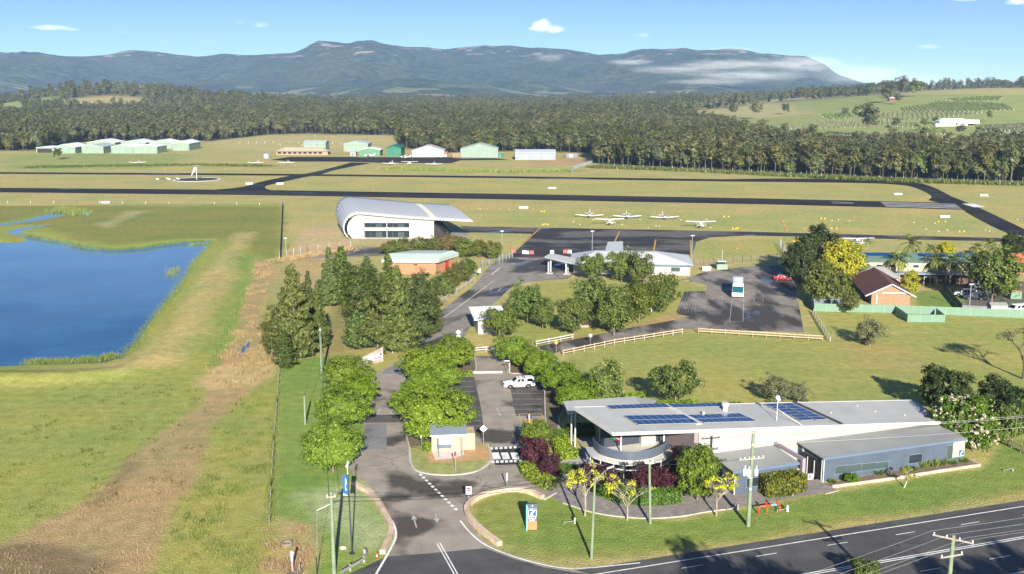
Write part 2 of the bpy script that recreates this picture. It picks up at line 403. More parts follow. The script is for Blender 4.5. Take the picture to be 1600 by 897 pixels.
c = mixc(n, l, f3, scaled(c, (.66, .68, .64)), scaled(c, (1.22, 1.21, 1.18)))
mpg = n.new('ShaderNodeMapping'); mpg.inputs['Rotation'].default_value = (0, 0, R(-8)); mpg.inputs['Scale'].default_value = (.02, .55, 1); l.new(pos, mpg.inputs[0])
f4 = noise_fac(n, l, mpg.outputs[0], 1.0, 3, .4, .6); c = mixc(n, l, f4, scaled(c, (.93, .97, .92)), scaled(c, (1.06, 1.02, 1.03)))
l.new(c, b.inputs['Base Color']); b.inputs['Roughness'].default_value = .9; b.inputs['Specular IOR Level'].default_value = .1
tn = n.new('ShaderNodeTexNoise'); tn.inputs['Scale'].default_value = 3.0; tn.inputs['Detail'].default_value = 5; l.new(pos, tn.inputs['Vector'])
bp = n.new('ShaderNodeBump'); bp.inputs['Strength'].default_value = .55; bp.inputs['Distance'].default_value = .25; l.new(tn.outputs[0], bp.inputs['Height']); l.new(bp.outputs[0], b.inputs['Normal'])
ny, nx = SH; ii = np.arange(ny * nx).reshape(SH)
Q = np.stack([ii[:-1, :-1], ii[:-1, 1:], ii[1:, 1:], ii[1:, :-1]], -1).reshape(-1, 4)
ground = np_mesh('ground', np.stack([X, Y, zt], 1), Q, gm, col=col, smooth=True)
tag(ground, kind='structure')
# ------------------------------------------------------------------ water
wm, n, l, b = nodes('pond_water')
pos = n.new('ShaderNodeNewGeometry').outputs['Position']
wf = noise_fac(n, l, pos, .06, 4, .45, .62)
sy_ = n.new('ShaderNodeSeparateXYZ'); l.new(pos, sy_.inputs[0]); sh_ = n.new('ShaderNodeMapRange'); sh_.inputs[1].default_value = 195; sh_.inputs[2].default_value = 330; sh_.inputs[4].default_value = .8; l.new(sy_.outputs[1], sh_.inputs[0])  # paler toward the far side: pale sky reflection painted into the water colour
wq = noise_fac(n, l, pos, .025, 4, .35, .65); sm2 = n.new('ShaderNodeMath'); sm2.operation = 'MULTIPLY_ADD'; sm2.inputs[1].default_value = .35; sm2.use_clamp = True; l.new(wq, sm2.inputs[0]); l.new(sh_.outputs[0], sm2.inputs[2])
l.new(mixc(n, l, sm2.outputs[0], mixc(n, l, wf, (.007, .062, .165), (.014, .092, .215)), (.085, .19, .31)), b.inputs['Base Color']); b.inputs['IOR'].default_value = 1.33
wr = n.new('ShaderNodeMapRange'); wr.inputs[3].default_value = .02; wr.inputs[4].default_value = .12; l.new(wf, wr.inputs[0]); l.new(wr.outputs[0], b.inputs['Roughness'])
tn = n.new('ShaderNodeTexNoise'); tn.inputs['Scale'].default_value = 1.6; tn.inputs['Detail'].default_value = 3; l.new(pos, tn.inputs['Vector'])
bp = n.new('ShaderNodeBump'); bp.inputs['Distance'].default_value = .02; l.new(wf, bp.inputs['Strength']); l.new(tn.outputs[0], bp.inputs['Height']); l.new(bp.outputs[0], b.inputs['Normal'])
def sheet(name, pts, m, z, kind='structure', parent=None, smooth=True, ground=None, grow=0):
    P = [Vector((p[0], p[1], 0)) for p in (ground or poly_ground(pts))]
    me = bpy.data.meshes.new(name); bm = bmesh.new()
    f = bm.faces.new([bm.verts.new((p.x, p.y, z)) for p in P])
    bmesh.ops.triangulate(bm, faces=[f]); bmesh.ops.recalc_face_normals(bm, faces=bm.faces)
    if sum(q.normal.z for q in bm.faces) < 0: bmesh.ops.reverse_faces(bm, faces=bm.faces)
    bm.to_mesh(me); bm.free(); me.materials.append(m)
    o = bpy.data.objects.new(name, me); COL.objects.link(o)
    if parent is not None: setparent(o, parent)
    elif kind: tag(o, kind=kind)
    return o
def grown(poly, d):
    out = []; n_ = len(poly)
    area = sum(poly[i][0] * poly[(i + 1) % n_][1] - poly[(i + 1) % n_][0] * poly[i][1] for i in range(n_))
    sg = 1 if area > 0 else -1
    for i in range(n_):
        p, q, r_ = (Vector(poly[i - 1]), Vector(poly[i]), Vector(poly[(i + 1) % n_]))
        e1, e2 = (q - p).normalized(), (r_ - q).normalized(); nn = Vector((e1.y + e2.y, -e1.x - e2.x)) * sg
        nn = nn.normalized() if nn.length > 1e-6 else Vector((e1.y, -e1.x)) * sg
        out.append(tuple(q + nn * d))
    return out
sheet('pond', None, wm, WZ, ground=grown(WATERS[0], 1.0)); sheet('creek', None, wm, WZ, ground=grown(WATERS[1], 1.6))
# ------------------------------------------------------------------ asphalt and markings
def curve(pts, k=6, closed=False, ground=None):
    """Catmull-Rom through ground points of photo pixels"""
    P = ground or [G(*p).xy for p in pts]; P = [Vector(p) for p in P]
    if len(P) < 3: return [tuple(p) for p in P]
    out = []
    n_ = len(P)
    for i in range(n_ if closed else n_ - 1):
        p0 = P[i - 1] if closed or i else P[0] * 2 - P[1]; p1 = P[i]; p2 = P[(i + 1) % n_]
        p3 = P[(i + 2) % n_] if closed or i + 2 < n_ else P[-1] * 2 - P[-2]
        for j in range(k):
            t = j / k
            out.append(tuple(.5 * ((2 * p1) + (p2 - p0) * t + (2 * p0 - 5 * p1 + 4 * p2 - p3) * t * t + (3 * p1 - p0 - 3 * p2 + p3) * t ** 3)))
    if not closed: out.append(tuple(P[-1]))
    return out
def asphalt(name, dry, wet_amt, wet_scale=.12, dark=.45, rough=.8, stretch=None, rot=0):
    m, n, l, b = nodes(name)
    pos = n.new('ShaderNodeNewGeometry').outputs['Position']
    v = pos
    if stretch:
        mp = n.new('ShaderNodeMapping'); mp.vector_type = 'TEXTURE'; mp.inputs['Rotation'].default_value = (0, 0, rot); mp.inputs['Scale'].default_value = (*stretch, 1); l.new(pos, mp.inputs[0]); v = mp.outputs[0]
    f = noise_fac(n, l, pos, .35, 5, .3, .7); g = noise_fac(n, l, pos, 9.0, 2, .3, .7)
    c = mixc(n, l, f, tuple(k * .82 for k in dry), tuple(k * 1.15 for k in dry)); c = mixc(n, l, g, mixc(n, l, .18, c, (0, 0, 0)), c)
    w = noise_fac(n, l, v, wet_scale, 5, .60 - wet_amt * .3, .69 - wet_amt * .3)
    l.new(mixc(n, l, w, c, tuple(k * dark for k in dry)), b.inputs['Base Color'])
    p = noise_fac(n, l, v, wet_scale * 1.7, 4, .60, .66)
    rr = n.new('ShaderNodeMapRange'); rr.inputs[3].default_value = rough; rr.inputs[4].default_value = rough * .82; l.new(w, rr.inputs[0])
    pm = n.new('ShaderNodeMath'); pm.operation = 'MULTIPLY'; l.new(p, pm.inputs[0]); l.new(w, pm.inputs[1])
    r2 = n.new('ShaderNodeMix'); r2.inputs[3].default_value = .1; l.new(pm.outputs[0], r2.inputs[0]); l.new(rr.outputs[0], r2.inputs[2]); l.new(r2.outputs[0], b.inputs['Roughness'])
    l.new(r2.outputs[0], b.inputs['Roughness']); sm_ = n.new('ShaderNodeMapRange'); sm_.inputs[3].default_value = .14; sm_.inputs[4].default_value = .5; l.new(pm.outputs[0], sm_.inputs[0]); l.new(sm_.outputs[0], b.inputs['Specular IOR Level'])
    cb = b.inputs['Base Color'].links[0].from_socket
    wz = n.new('ShaderNodeTexNoise'); wz.inputs['Scale'].default_value = .5; l.new(pos, wz.inputs['Vector']); wv = n.new('ShaderNodeVectorMath'); wv.operation = 'MULTIPLY_ADD'; wv.inputs[1].default_value = (3, 3, 0); l.new(wz.outputs['Color'], wv.inputs[0]); l.new(pos, wv.inputs[2])
    vo = n.new('ShaderNodeTexVoronoi'); vo.feature = 'DISTANCE_TO_EDGE'; vo.inputs['Scale'].default_value = .13; l.new(wv.outputs[0], vo.inputs['Vector'])
    ck = n.new('ShaderNodeMapRange'); ck.inputs[1].default_value = .004; ck.inputs[2].default_value = .012; ck.inputs[3].default_value = .55; ck.inputs[4].default_value = 0; l.new(vo.outputs['Distance'], ck.inputs[0])
    gate = noise_fac(n, l, pos, .05, 2, .45, .6); cm = n.new('ShaderNodeMath'); cm.operation = 'MULTIPLY'; l.new(ck.outputs[0], cm.inputs[0]); l.new(gate, cm.inputs[1])
    sp_ = noise_fac(n, l, pos, .9, 2, .68, .76); cs = n.new('ShaderNodeMath'); cs.operation = 'MULTIPLY_ADD'; cs.inputs[1].default_value = .3; l.new(sp_, cs.inputs[0]); l.new(cm.outputs[0], cs.inputs[2])
    l.new(mixc(n, l, cs.outputs[0], cb, (.012, .011, .010)), b.inputs['Base Color'])
    tn = n.new('ShaderNodeTexNoise'); tn.inputs['Scale'].default_value = 14; l.new(pos, tn.inputs['Vector'])
    bp = n.new('ShaderNodeBump'); bp.inputs['Strength'].default_value = .25; bp.inputs['Distance'].default_value = .02; l.new(tn.outputs[0], bp.inputs['Height'])
    iv = n.new('ShaderNodeMath'); iv.operation = 'SUBTRACT'; iv.inputs[0].default_value = .25; l.new(pm.outputs[0], iv.inputs[1]); iv.use_clamp = True; l.new(iv.outputs[0], bp.inputs['Strength'])
    l.new(bp.outputs[0], b.inputs['Normal'])
    return m
HWA = R(18.3)
A_HW = asphalt('highway_asphalt', (.098, .096, .094), .25, .10, .6, .7, (6, 1), HWA)
A_EN = asphalt('entrance_asphalt', (.315, .275, .23), .25, .11, .25)
A_AC = asphalt('access_asphalt', (.25, .232, .208), .42, .10, .26, .8, (2.2, 1), R(60))
A_BP = asphalt('bus_park_asphalt', (.25, .225, .195), .46, .13, .24, .75, (1, 3), 0)
A_RW = asphalt('runway_asphalt', (.034, .032, .031), .6, .05, .5, .92, (5, 1), R(-6))
A_AP = asphalt('apron_asphalt', (.13, .122, .114), .52, .07, .30, .85, (1.8, 1), 0)
white = mat('road_paint_white', (.72, .72, .70), .6, .18, 1.5, dirt=.5); yellow = mat('road_paint_yellow', (.62, .36, .04), .6, .15, 1.5, dirt=.3)
kerbm = mat('kerb_concrete', (.42, .39, .34), .8, .15, .8, dirt=.5); sandst = mat('sandstone_block', (.50, .38, .28), .85, .22, .9, dirt=.4)
def strip(mb, P, w, z, m=0):
    """flat painted stripe of width w along ground points P"""
    P = [Vector(p).to_2d() if len(p) > 2 else Vector(p) for p in P]
    L = []
    for i, p in enumerate(P):
        d = (P[min(i + 1, len(P) - 1)] - P[max(i - 1, 0)]).normalized(); nn = Vector((-d.y, d.x)) * (w / 2)
        L.append((p + nn, p - nn))
    for (a, b_), (c_, d_) in zip(L[:-1], L[1:]):
        mb.face([(a.x, a.y, z), (b_.x, b_.y, z), (d_.x, d_.y, z), (c_.x, c_.y, z)], m)
def ext(a, b, s0, s1):
    """point list along the ground line a->b, from s0 to s1 metres measured from a"""
    a, b = Vector(a).to_2d(), Vector(b).to_2d(); d = (b - a).normalized(); return [a + d * s0, a + d * s1]
def kerb(mb, P, w, z0, z1, m=0):
    P = [Vector(p).to_2d() for p in P]; L = []
    for i, p in enumerate(P):
        d = (P[min(i + 1, len(P) - 1)] - P[max(i - 1, 0)]).normalized(); nn = Vector((-d.y, d.x)) * (w / 2); L.append((p + nn, p - nn))
    for (a, b_), (c_, d_) in zip(L[:-1], L[1:]):
        mb.hexa([(q.x, q.y, z0) for q in (a, b_, d_, c_)], [(q.x, q.y, z1) for q in (a, b_, d_, c_)], m)
# highway: straight lines on the ground, found from the painted edge and centre lines
eU = (G(1150,863), G(1600,791.5)); dH = (eU[1] - eU[0]).normalized().to_2d(); nH = Vector((-dH.y, dH.x))
oH = eU[0].to_2d()
def HWP(s, off): return oH + dH * s + nH * off        # s along the road, off < 0 towards the camera
HWL = [(-160, 1.5), (160, 1.5), (160, -15.0), (-160, -15.0)]
hw = sheet('highway', None, A_HW, .030, ground=[tuple(HWP(*q)) for q in HWL])
mk = MB()
strip(mk, [HWP(-26, 0), HWP(140, 0)], .17, .040)
strip(mk, [HWP(-150, -6.75), HWP(140, -6.75)], .15, .040); strip(mk, [HWP(-30, -7.1), HWP(140, -7.1)], .15, .040)
strip(mk, [HWP(-160, -13.6), HWP(140, -13.6)], .15, .040)
for k in range(-3, 12):
    s0 = k * 9.0 + 1.5
    strip(mk, [HWP(s0, -1.6 - max(0, s0) * .012 if s0 < 60 else -3.3), HWP(s0 + 2.6, -1.6 - max(0, s0) * .012 if s0 < 60 else -3.3)], .12, .040)
    strip(mk, [HWP(k * 9.0 - 2, -10.1), HWP(k * 9.0 + .8, -10.1)], .12, .040)
mk.build('lane_marking', white, hw)
# entrance road and car park (one sealed surface, beds and islands stand on it)
ent_pts = curve([(560,960),(588,897),(606,866),(617,840),(612,813),(604,795),(590,774),(572,755),(553,742),(546,728),(556,710),(566,690),(569,650),(569,625),(575,611),(585,592),(600,577),(618,566),(634,558),(652,545)], 4)
ent_pts += poly_ground([(662,527),(690,520),(720,532),(742,556),(775,556),(800,545),(845,541),(860,552),(880,575),(876,640),(862,690),(830,712),(822,728),(824,743),(848,757),(872,765),(869,771)])
ent_pts += curve([(849,781),(821,768),(792,765),(758,772),(737,785),(728,800),(733,815),(758,846),(801,868),(850,884),(900,892)], 4)
ent_pts += [tuple(HWP(-16, -1)), tuple(HWP(-60, -1))]
en = sheet('entrance_road', None, A_EN, .036, ground=ent_pts)
mk = MB()
strip(mk, curve([(575,925),(588,897),(606,866),(617.5,843),(618,828),(612,813)], 5), .25, .046)
strip(mk, curve([(719,814),(735,833),(758,851.5),(801,869.5),(850,883),(886,888.5),(925,887.5),(960,884),(1000,880)], 5), .2, .046)
for a, b_ in (((685,849),(712,897)),): 
    A_, B_ = G(*a), G(*b_); d = (B_ - A_).normalized(); nn = Vector((-d.y, d.x, 0)) * .17
    strip(mk, [A_ + nn, B_ + d * 8 + nn], .13, .046); strip(mk, [A_ - nn, B_ + d * 8 - nn], .13, .046)
pts = [G(656,741), G(716,800)]
for k in range(12):
    a = pts[0].lerp(pts[1], k / 12); b_ = pts[0].lerp(pts[1], (k + .55) / 12); strip(mk, [a, b_], .38, .046)
def arrow(mb, x, y, ang, L=3.6, z=.046):
    c_ = G(x, y); M = Matrix.Translation(c_) @ Matrix.Rotation(ang, 4, 'Z')
    for q in ([(-.08, -L/2), (.08, -L/2), (.08, L/2 - 1.1), (-.08, L/2 - 1.1)], [(-.34, L/2 - 1.3), (.34, L/2 - 1.3), (0, L/2)]):
        mb.face([tuple(M @ Vector((p[0], p[1], z))) for p in q])
ak = MB()
arrow(ak, 648, 815, R(12)); arrow(ak, 682, 810, R(188), 2.8); arrow(ak, 592, 643, 0, 3.2); arrow(ak, 613, 643, R(180), 3.2); arrow(ak, 779, 644, R(190), 4.0)
for y in (589,596.5,604.5,612,620,627.5,635,643,650,658,666): strip(ak, [G(700,y), G(741 if y < 640 else 752,y)], .10, .046)
for y in (604,615,624,632,640,648): strip(ak, [G(797 - (y < 620) * 2 + (y - 600) * .08,y), G(846,y)], .12, .046)
ak.build('bay_marking', mat('worn_paint', (.40, .39, .37), .7, .3, 1.2, dirt=.6), en)
# zebra crossing: ladder edges and three big bars
for (a, b_, hgt) in (((768,703),(822,700),2.0), ((770,724),(822,722),2.4)):
    for k in range(8):
        p = G(*a).lerp(G(*b_), k / 7.3); strip(mk, [p, p + Vector((0, .9, 0))], .42, .046)
for x in (775.5, 790, 805): strip(mk, [G(x + 1.5,718), G(x - 2,707.5)], 1.0, .046)
mk.build('lane_marking', white, en)
mk = MB()
q = [(811,646.5),(846,646.5),(852,660.5),(815,661)]
for a, b_ in zip(q, q[1:] + q[:1]): strip(mk, [G(*a), G(*b_)], .12, .046)
for k in range(8): strip(mk, [G(817 + k * 4.5,661), G(823 + k * 4.5,655)], .15, .046)
strip(mk, [G(814,655), G(850,655)], .12, .046)
mk.build('bay_marking', yellow, en)
bl = MB(); strip(bl, [G(823,652), G(831,652)], 1.5, .044); bl.build('bay_symbol_panel', mat('road_paint_blue', (.02, .12, .5), .6), en)
cr = MB(); strip(cr, [G(770,713), G(822,711)], 7.0, .0415); cr.build('crossing_surface', asphalt('crossing_asphalt', (.05, .05, .05), .2, .2), en)
# access road to the airfield, lane to the bus park, bus park
sheet('junction_asphalt', None, A_HW, .0385, ground=poly_ground([(604,870),(660,866),(758,857),(801,873),(850,887),(900,895)]) + [tuple(HWP(-16, -.5)), tuple(HWP(-55, -.5))])
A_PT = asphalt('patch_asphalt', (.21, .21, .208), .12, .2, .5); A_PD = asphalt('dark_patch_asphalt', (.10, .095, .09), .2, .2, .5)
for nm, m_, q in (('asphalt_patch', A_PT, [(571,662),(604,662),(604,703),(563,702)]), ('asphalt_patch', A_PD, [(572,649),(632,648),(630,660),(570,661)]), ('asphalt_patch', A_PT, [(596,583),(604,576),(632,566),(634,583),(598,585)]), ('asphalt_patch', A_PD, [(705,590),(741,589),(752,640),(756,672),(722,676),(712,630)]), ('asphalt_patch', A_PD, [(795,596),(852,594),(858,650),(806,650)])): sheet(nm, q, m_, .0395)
ac = sheet('access_road', None, A_AC, .0375, ground=curve([(655,548),(665,524),(678,496),(712,468),(743.5,443),(768,413),(801,401.5)], 4) + poly_ground([(905,402.5),(905,425),(886,436),(840,439),(820,442),(799,449),(775,471),(744,500),(728,520),(722,540),(700,550)]))
mk = MB()
strip(mk, [G(693,497), G(771.6,439)], .14, .046); strip(mk, [G(768,429), G(782,418.5)], .3, .046)
strip(mk, [G(765,454.5), G(769.5,450.8)], .15, .046); strip(mk, [G(778,455), G(783,450.6)], .15, .046)
strip(mk, [G(811,404.8), G(840,405.2)], .4, .046)
mk.build('lane_marking', white, ac)
bu = sheet('bus_park', None, A_BP, .042, ground=poly_ground([(842,541)]) + curve([(842,541),(915,527),(990,511),(1040,503),(1078,495),(1060,491),(1057,488),(1069,456),(1103,455),(1106,447),(1098,443),(1064,438)], 1) + poly_ground([(1098,426),(1160,417),(1215,415),(1238,420),(1256,519),(1091,515),(1065,514),(960,535),(880,548),(850,557)]))
mk = MB()
for a, b_ in (((1144,468),(1140,503)), ((1162,468),(1161,503)), ((1140,503),(1161,503)), ((1128,462),(1129,470)), ((1178,466),(1178,472)), ((1192,466),(1192,472)), ((1114,466),(1115,470))): strip(mk, [G(*a), G(*b_)], .1, .05)
for k in range(9): strip(mk, [G(1060 + k * 5,490 - k * .2), G(1070.5 + k * 4.1,457)], .035, .05)
mk.build('bay_marking', MC['worn_paint'], bu)
# airfield pavements
rw = sheet('runway', None, A_RW, .05, ground=poly_ground([(-700,286),(0,293.6),(400,297),(800,303.2),(1200,310.5),(1375,314.5),(1500,317.5),(1512,328),(1375,324),(1200,319.5),(800,311.8),(400,305),(0,300.6),(-700,293)]))
mk = MB()
for k in range(4):
    y0 = 316.2 + k * 2.1; strip(mk, [G(1376 + k * 2.5, y0), G(1493 + k * 3, y0 + 3.2)], 2.6, .062)
strip(mk, [G(1298,315.2), G(1334,317.4)], 1.2, .062); strip(mk, [G(1300,317.5), G(1333,318.6)], 1.2, .062)
mk.build('threshold_marking', mat('faded_runway_paint', (.36, .36, .34), .7, .3, .2), rw)
tw = sheet('taxiway', None, A_RW, .056, ground=curve([(1131,280.3),(1225,279),(1319,280),(1394,283),(1435,286),(1461,294),(1487,307),(1525,322.5),(1600,358),(1640,378)], 4) + curve([(1640,388),(1600,369),(1577,365.6),(1544,350.6),(1510,332),(1502,324)], 2) + curve([(1450,313),(1455,306),(1431,294),(1405,289),(1337,286),(1131,283.6)], 4) + poly_ground([(800,278.6),(450,274.6),(0,271.8),(-700,266),(-700,263.5),(0,269),(450,271.8),(800,275.7)]))
tw2 = sheet('link_taxiway', None, A_RW, .062, ground=curve([(330,297),(377,292.5),(411,283.4),(452,275),(486,270),(527,260),(549,254)], 3) + curve([(580,255),(527,265),(503,272),(471,278),(430,287),(415,291),(418,296),(445,300.5)], 3))
fa = sheet('hangar_apron', None, A_RW, .068, ground=poly_ground([(422,250),(452,245.4),(546,245.4),(640,246),(720,246),(775,247.4),(797,250),(720,250.5),(705,255),(600,254.6),(544,252.8),(460,252.4)]))
ap = sheet('apron', None, A_AP, .05, ground=poly_ground([(719,353.5),(843,355.8),(1150,361.8),(1225,363.7),(1400,368),(1562,372),(1700,378),(1700,384),(1562,377.8),(1375,373),(1169,368),(1110,371),(1088,378),(1080,405),(903,402.6),(801.5,402.4),(801,395),(832,365.5),(731,363.2)]))
mk = MB()
for a, b_ in (((844,356.5),(802,395)), ((968,362),(957,385)), ((1024.5,374.5),(1020.5,397)), ((1024.5,374.8),(1079,375.6)), ((1079,375.6),(1080,404))): strip(mk, [G(*a), G(*b_)], .5, .062)
mk.build('stand_marking', mat('worn_yellow', (.42, .27, .06), .7, .25, 1.2, dirt=.5), ap)
rm = MB(); strip(rm, [G(1512,318.5), G(1531,324)], 5.0, .07); rm.build('hold_marking', white, tw)
sheet('hangar_forecourt', None, mat('pale_concrete', (.26, .24, .21), .8, .2, .3, dirt=.4), .045, ground=poly_ground([(679,371),(737,371),(728,363.5),(705,355),(685,355)]))
hd = sheet('hangar_driveway', None, A_AC, .04, ground=curve([(476,402),(500,393),(525,387),(548,385),(600,386)], 3) + poly_ground([(600,400),(476,404)]))
# ------------------------------------------------------------------ mountains, haze, clouds
ridge = [(-500,92),(-200,86),(0,89),(30,84),(60,84),(100,87),(150,88),(190,86),(225,80),(262,81),(300,88),(325,90),(365,84),(400,87),(440,84),(470,84),(490,80),(510,72),(545,73),(580,67),(620,71),(660,75),(700,78),(730,75),(760,71),(800,73),(850,76),(900,82),(935,86),(980,83),(1020,85),(1080,81),(1130,77),(1165,84),(1200,88),(1240,90),(1270,103),(1290,118),(1330,129),(1380,136),(1440,139),(1600,141),(2100,141)]
pxs = np.arange(-420, 2000, 4.0); rows = np.linspace(3900, 9000, 64)
ry = np.interp(pxs, [p[0] for p in ridge], [p[1] for p in ridge])
az = (pxs - CX) / F
rz = np.array([at(x, y, 7000).z for x, y in zip(pxs, ry)])
AZ, DD = np.meshgrid(az, rows); RZ = np.meshgrid(rz, rows)[0]
MX, MY = AZ * DD / .985, DD
t = (DD - 4300) / 2700 + .55 * (fbm(MX / 900, MY / 1500, 3, 21) - .47)
prof = .22 * sstep(t, -.1, .45) + .78 * sstep(t, .3, .92)
crest = sstep(DD, 6300, 7000)
prof = prof * (1 - crest) + crest
prof = prof * (1 - .5 * sstep(DD, 7050, 9000)) * sstep(DD, 3900, 4500)
MZ = RZ * prof + (1 - crest) * 70 * (fbm(MX / 420, MY / 420, 4, 31) - .47) * 2.2 * sstep(DD, 4200, 5000) + crest * 16 * (fbm(MX / 110, MY / 400, 3, 41) - .47)
hp = np.interp(AZ, [(x - CX) / F for x in (500, 560, 620, 660, 720, 790, 850, 900)], [0, 45, 85, 95, 70, 42, 18, 0])
MZ = np.maximum(MZ, hp * np.exp(-((DD - 4700) / 420) ** 2) * (1 + .3 * (fbm(MX / 200, MY / 200, 3, 51) - .5)))
MZ = MZ - 3
mm_, n, l, b = nodes('mountain_forest')
ge = n.new('ShaderNodeNewGeometry'); pos = ge.outputs['Position']
f1 = noise_fac(n, l, pos, .022, 6, .35, .65); f2 = noise_fac(n, l, pos, .0035, 5, .4, .62)
c = mixc(n, l, f1, (.006, .013, .005), (.048, .062, .022)); c = mixc(n, l, f2, c, mixc(n, l, .45, c, (.085, .09, .035)))
sx = n.new('ShaderNodeSeparateXYZ'); l.new(pos, sx.inputs[0])
lowm = n.new('ShaderNodeMapRange'); lowm.inputs[1].default_value = 70; lowm.inputs[2].default_value = 20; l.new(sx.outputs[2], lowm.inputs[0])
fp_ = noise_fac(n, l, pos, .0045, 3, .54, .57); mu = n.new('ShaderNodeMath'); mu.operation = 'MULTIPLY'; l.new(lowm.outputs[0], mu.inputs[0]); l.new(fp_, mu.inputs[1])
c = mixc(n, l, mu.outputs[0], c, (.20, .20, .09))
hi = n.new('ShaderNodeMapRange'); hi.inputs[1].default_value = 205; hi.inputs[2].default_value = 235; l.new(sx.outputs[2], hi.inputs[0])
mpc = n.new('ShaderNodeMapping'); mpc.inputs['Scale'].default_value = (.010, .004, .045); l.new(pos, mpc.inputs[0])
fc = noise_fac(n, l, mpc.outputs[0], 1.0, 4, .58, .62); mu2 = n.new('ShaderNodeMath'); mu2.operation = 'MULTIPLY'; l.new(hi.outputs[0], mu2.inputs[0]); l.new(fc, mu2.inputs[1])
c = mixc(n, l, mu2.outputs[0], c, (.27, .225, .165))
l.new(c, b.inputs['Base Color']); b.inputs['Roughness'].default_value = .95; b.inputs['Specular IOR Level'].default_value = .05
tn = n.new('ShaderNodeTexNoise'); tn.inputs['Scale'].default_value = .03; tn.inputs['Detail'].default_value = 5; l.new(pos, tn.inputs['Vector'])
bp = n.new('ShaderNodeBump'); bp.inputs['Strength'].default_value = 1.0; bp.inputs['Distance'].default_value = 40; l.new(tn.outputs[0], bp.inputs['Height']); l.new(bp.outputs[0], b.inputs['Normal'])
ny, nx = MZ.shape; ii = np.arange(ny * nx).reshape(MZ.shape)
Q = np.stack([ii[:-1, :-1], ii[:-1, 1:], ii[1:, 1:], ii[1:, :-1]], -1).reshape(-1, 4)
tag(np_mesh('mountains', np.stack([MX.ravel(), MY.ravel(), MZ.ravel()], 1), Q, mm_, smooth=True), kind='structure')
def vol_mat(name, color, dens, aniso=0.0):
    m = bpy.data.materials.new(name); m.use_nodes = True; n = m.node_tree.nodes; l = m.node_tree.links
    n.remove(n['Principled BSDF']); v = n.new('ShaderNodeVolumePrincipled')
    v.inputs['Color'].default_value = (*color, 1); v.inputs['Density'].default_value = dens; v.inputs['Anisotropy'].default_value = aniso
    l.new(v.outputs[0], n['Material Output'].inputs['Volume']); return m, n, l, v
hm, _, _, _ = vol_mat('haze_air', (.38, .61, .97), 7.0e-5)
hm.cycles.homogeneous_volume = True
hz = MB().box(-9500, 9500, -70, 9600, -6, 400).build('haze', hm); tag(hz, kind='stuff')
def cloud(name, c, rx, ry_, rz_, dens, scale, col=(1, 1, 1), thr=.45, seed=0):
    m, n, l, v = vol_mat(name + '_vapour', col, dens, -.3)
    tc = n.new('ShaderNodeTexCoord'); ln = n.new('ShaderNodeVectorMath'); ln.operation = 'LENGTH'; l.new(tc.outputs['Object'], ln.inputs[0])
    fo = n.new('ShaderNodeMapRange'); fo.inputs[1].default_value = .98; fo.inputs[2].default_value = .1; l.new(ln.outputs['Value'], fo.inputs[0])
    mp = n.new('ShaderNodeMapping'); mp.inputs['Location'].default_value = (seed * 3.1, seed * 1.7, 0); l.new(tc.outputs['Object'], mp.inputs[0])
    t = n.new('ShaderNodeTexNoise'); t.inputs['Scale'].default_value = scale; t.inputs['Detail'].default_value = 6; l.new(mp.outputs[0], t.inputs['Vector'])
    a = n.new('ShaderNodeMath'); a.operation = 'MULTIPLY'; l.new(t.outputs[0], a.inputs[0]); l.new(fo.outputs[0], a.inputs[1])
    r = n.new('ShaderNodeMapRange'); r.inputs[1].default_value = thr * .55; r.inputs[2].default_value = thr * 1.45; r.inputs[4].default_value = dens; l.new(a.outputs[0], r.inputs[0])
    l.new(r.outputs[0], v.inputs['Density'])
    bm = bmesh.new(); bmesh.ops.create_icosphere(bm, subdivisions=2, radius=1.05); me = bpy.data.meshes.new(name); bm.to_mesh(me); bm.free(); me.materials.append(m)
    o = bpy.data.objects.new(name, me); COL.objects.link(o); o.location = c; o.scale = (rx, ry_, rz_); return tag(o, kind='stuff')
def sky_cloud(px, py, wpx, hpx, dens, seed, D=15000):
    c_ = at(px, py, D); k = D / F; cloud('cloud', c_, wpx * k / 2, wpx * k / 2, hpx * k / 2, dens, 3.0, seed=seed, thr=.34)
sky_cloud(846, 41, 56, 32, .006, 1); sky_cloud(866, 46, 56, 20, .005, 22); sky_cloud(850, 34, 26, 20, .006, 23); sky_cloud(836, 45, 40, 14, .005, 24); sky_cloud(78, 43, 95, 14, .0022, 2); sky_cloud(112, 46, 40, 10, .0022, 3); sky_cloud(195, 51, 22, 7, .0018, 4); sky_cloud(408, 39, 46, 16, .0012, 5); sky_cloud(1005, 55, 40, 14, .0012, 6); sky_cloud(1450, 73, 70, 16, .0012, 7); sky_cloud(1510, -3, 90, 16, .005, 8); sky_cloud(1590, 3, 60, 16, .006, 9); sky_cloud(374,34,26,14,.0012,10)
def mist(px, py, wpx, hpx, D, dens, seed, sc=2.2, thr=.36):
    c_ = at(px, py, D); k = D / F; cloud('mist_bank', c_, wpx * k / 2, 260, hpx * k / 2, dens, sc, (1, 1, 1), thr, seed)
for q in ((1060,109,270,28,4900,.0020,11,3.4), (985,97,140,18,5000,.0024,12,4.5), (1140,101,300,32,4900,.0028,13,4.4), (1170,118,360,32,4800,.0028,14,4.4), (1255,100,230,48,5000,.0036,15,3.8), (1340,116,260,60,6300,.0022,16,2.6), (858,90,100,24,5200,.0012,17,4.5), (1110,128,280,18,4700,.0018,18,4), (1140,78,110,14,6500,.004,19,3), (1430,126,260,40,7600,.0014,21,2.4)): mist(*q, .40)
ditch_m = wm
for q in ([(362,558),(365,552),(371,546),(374,547),(369,556),(364,561)], [(374,556),(376,549),(381,541),(384,543),(380,553),(376,560)], [(384,545),(388,534),(390,535),(387,549)]): sheet('ditch_water', q, ditch_m, .09)
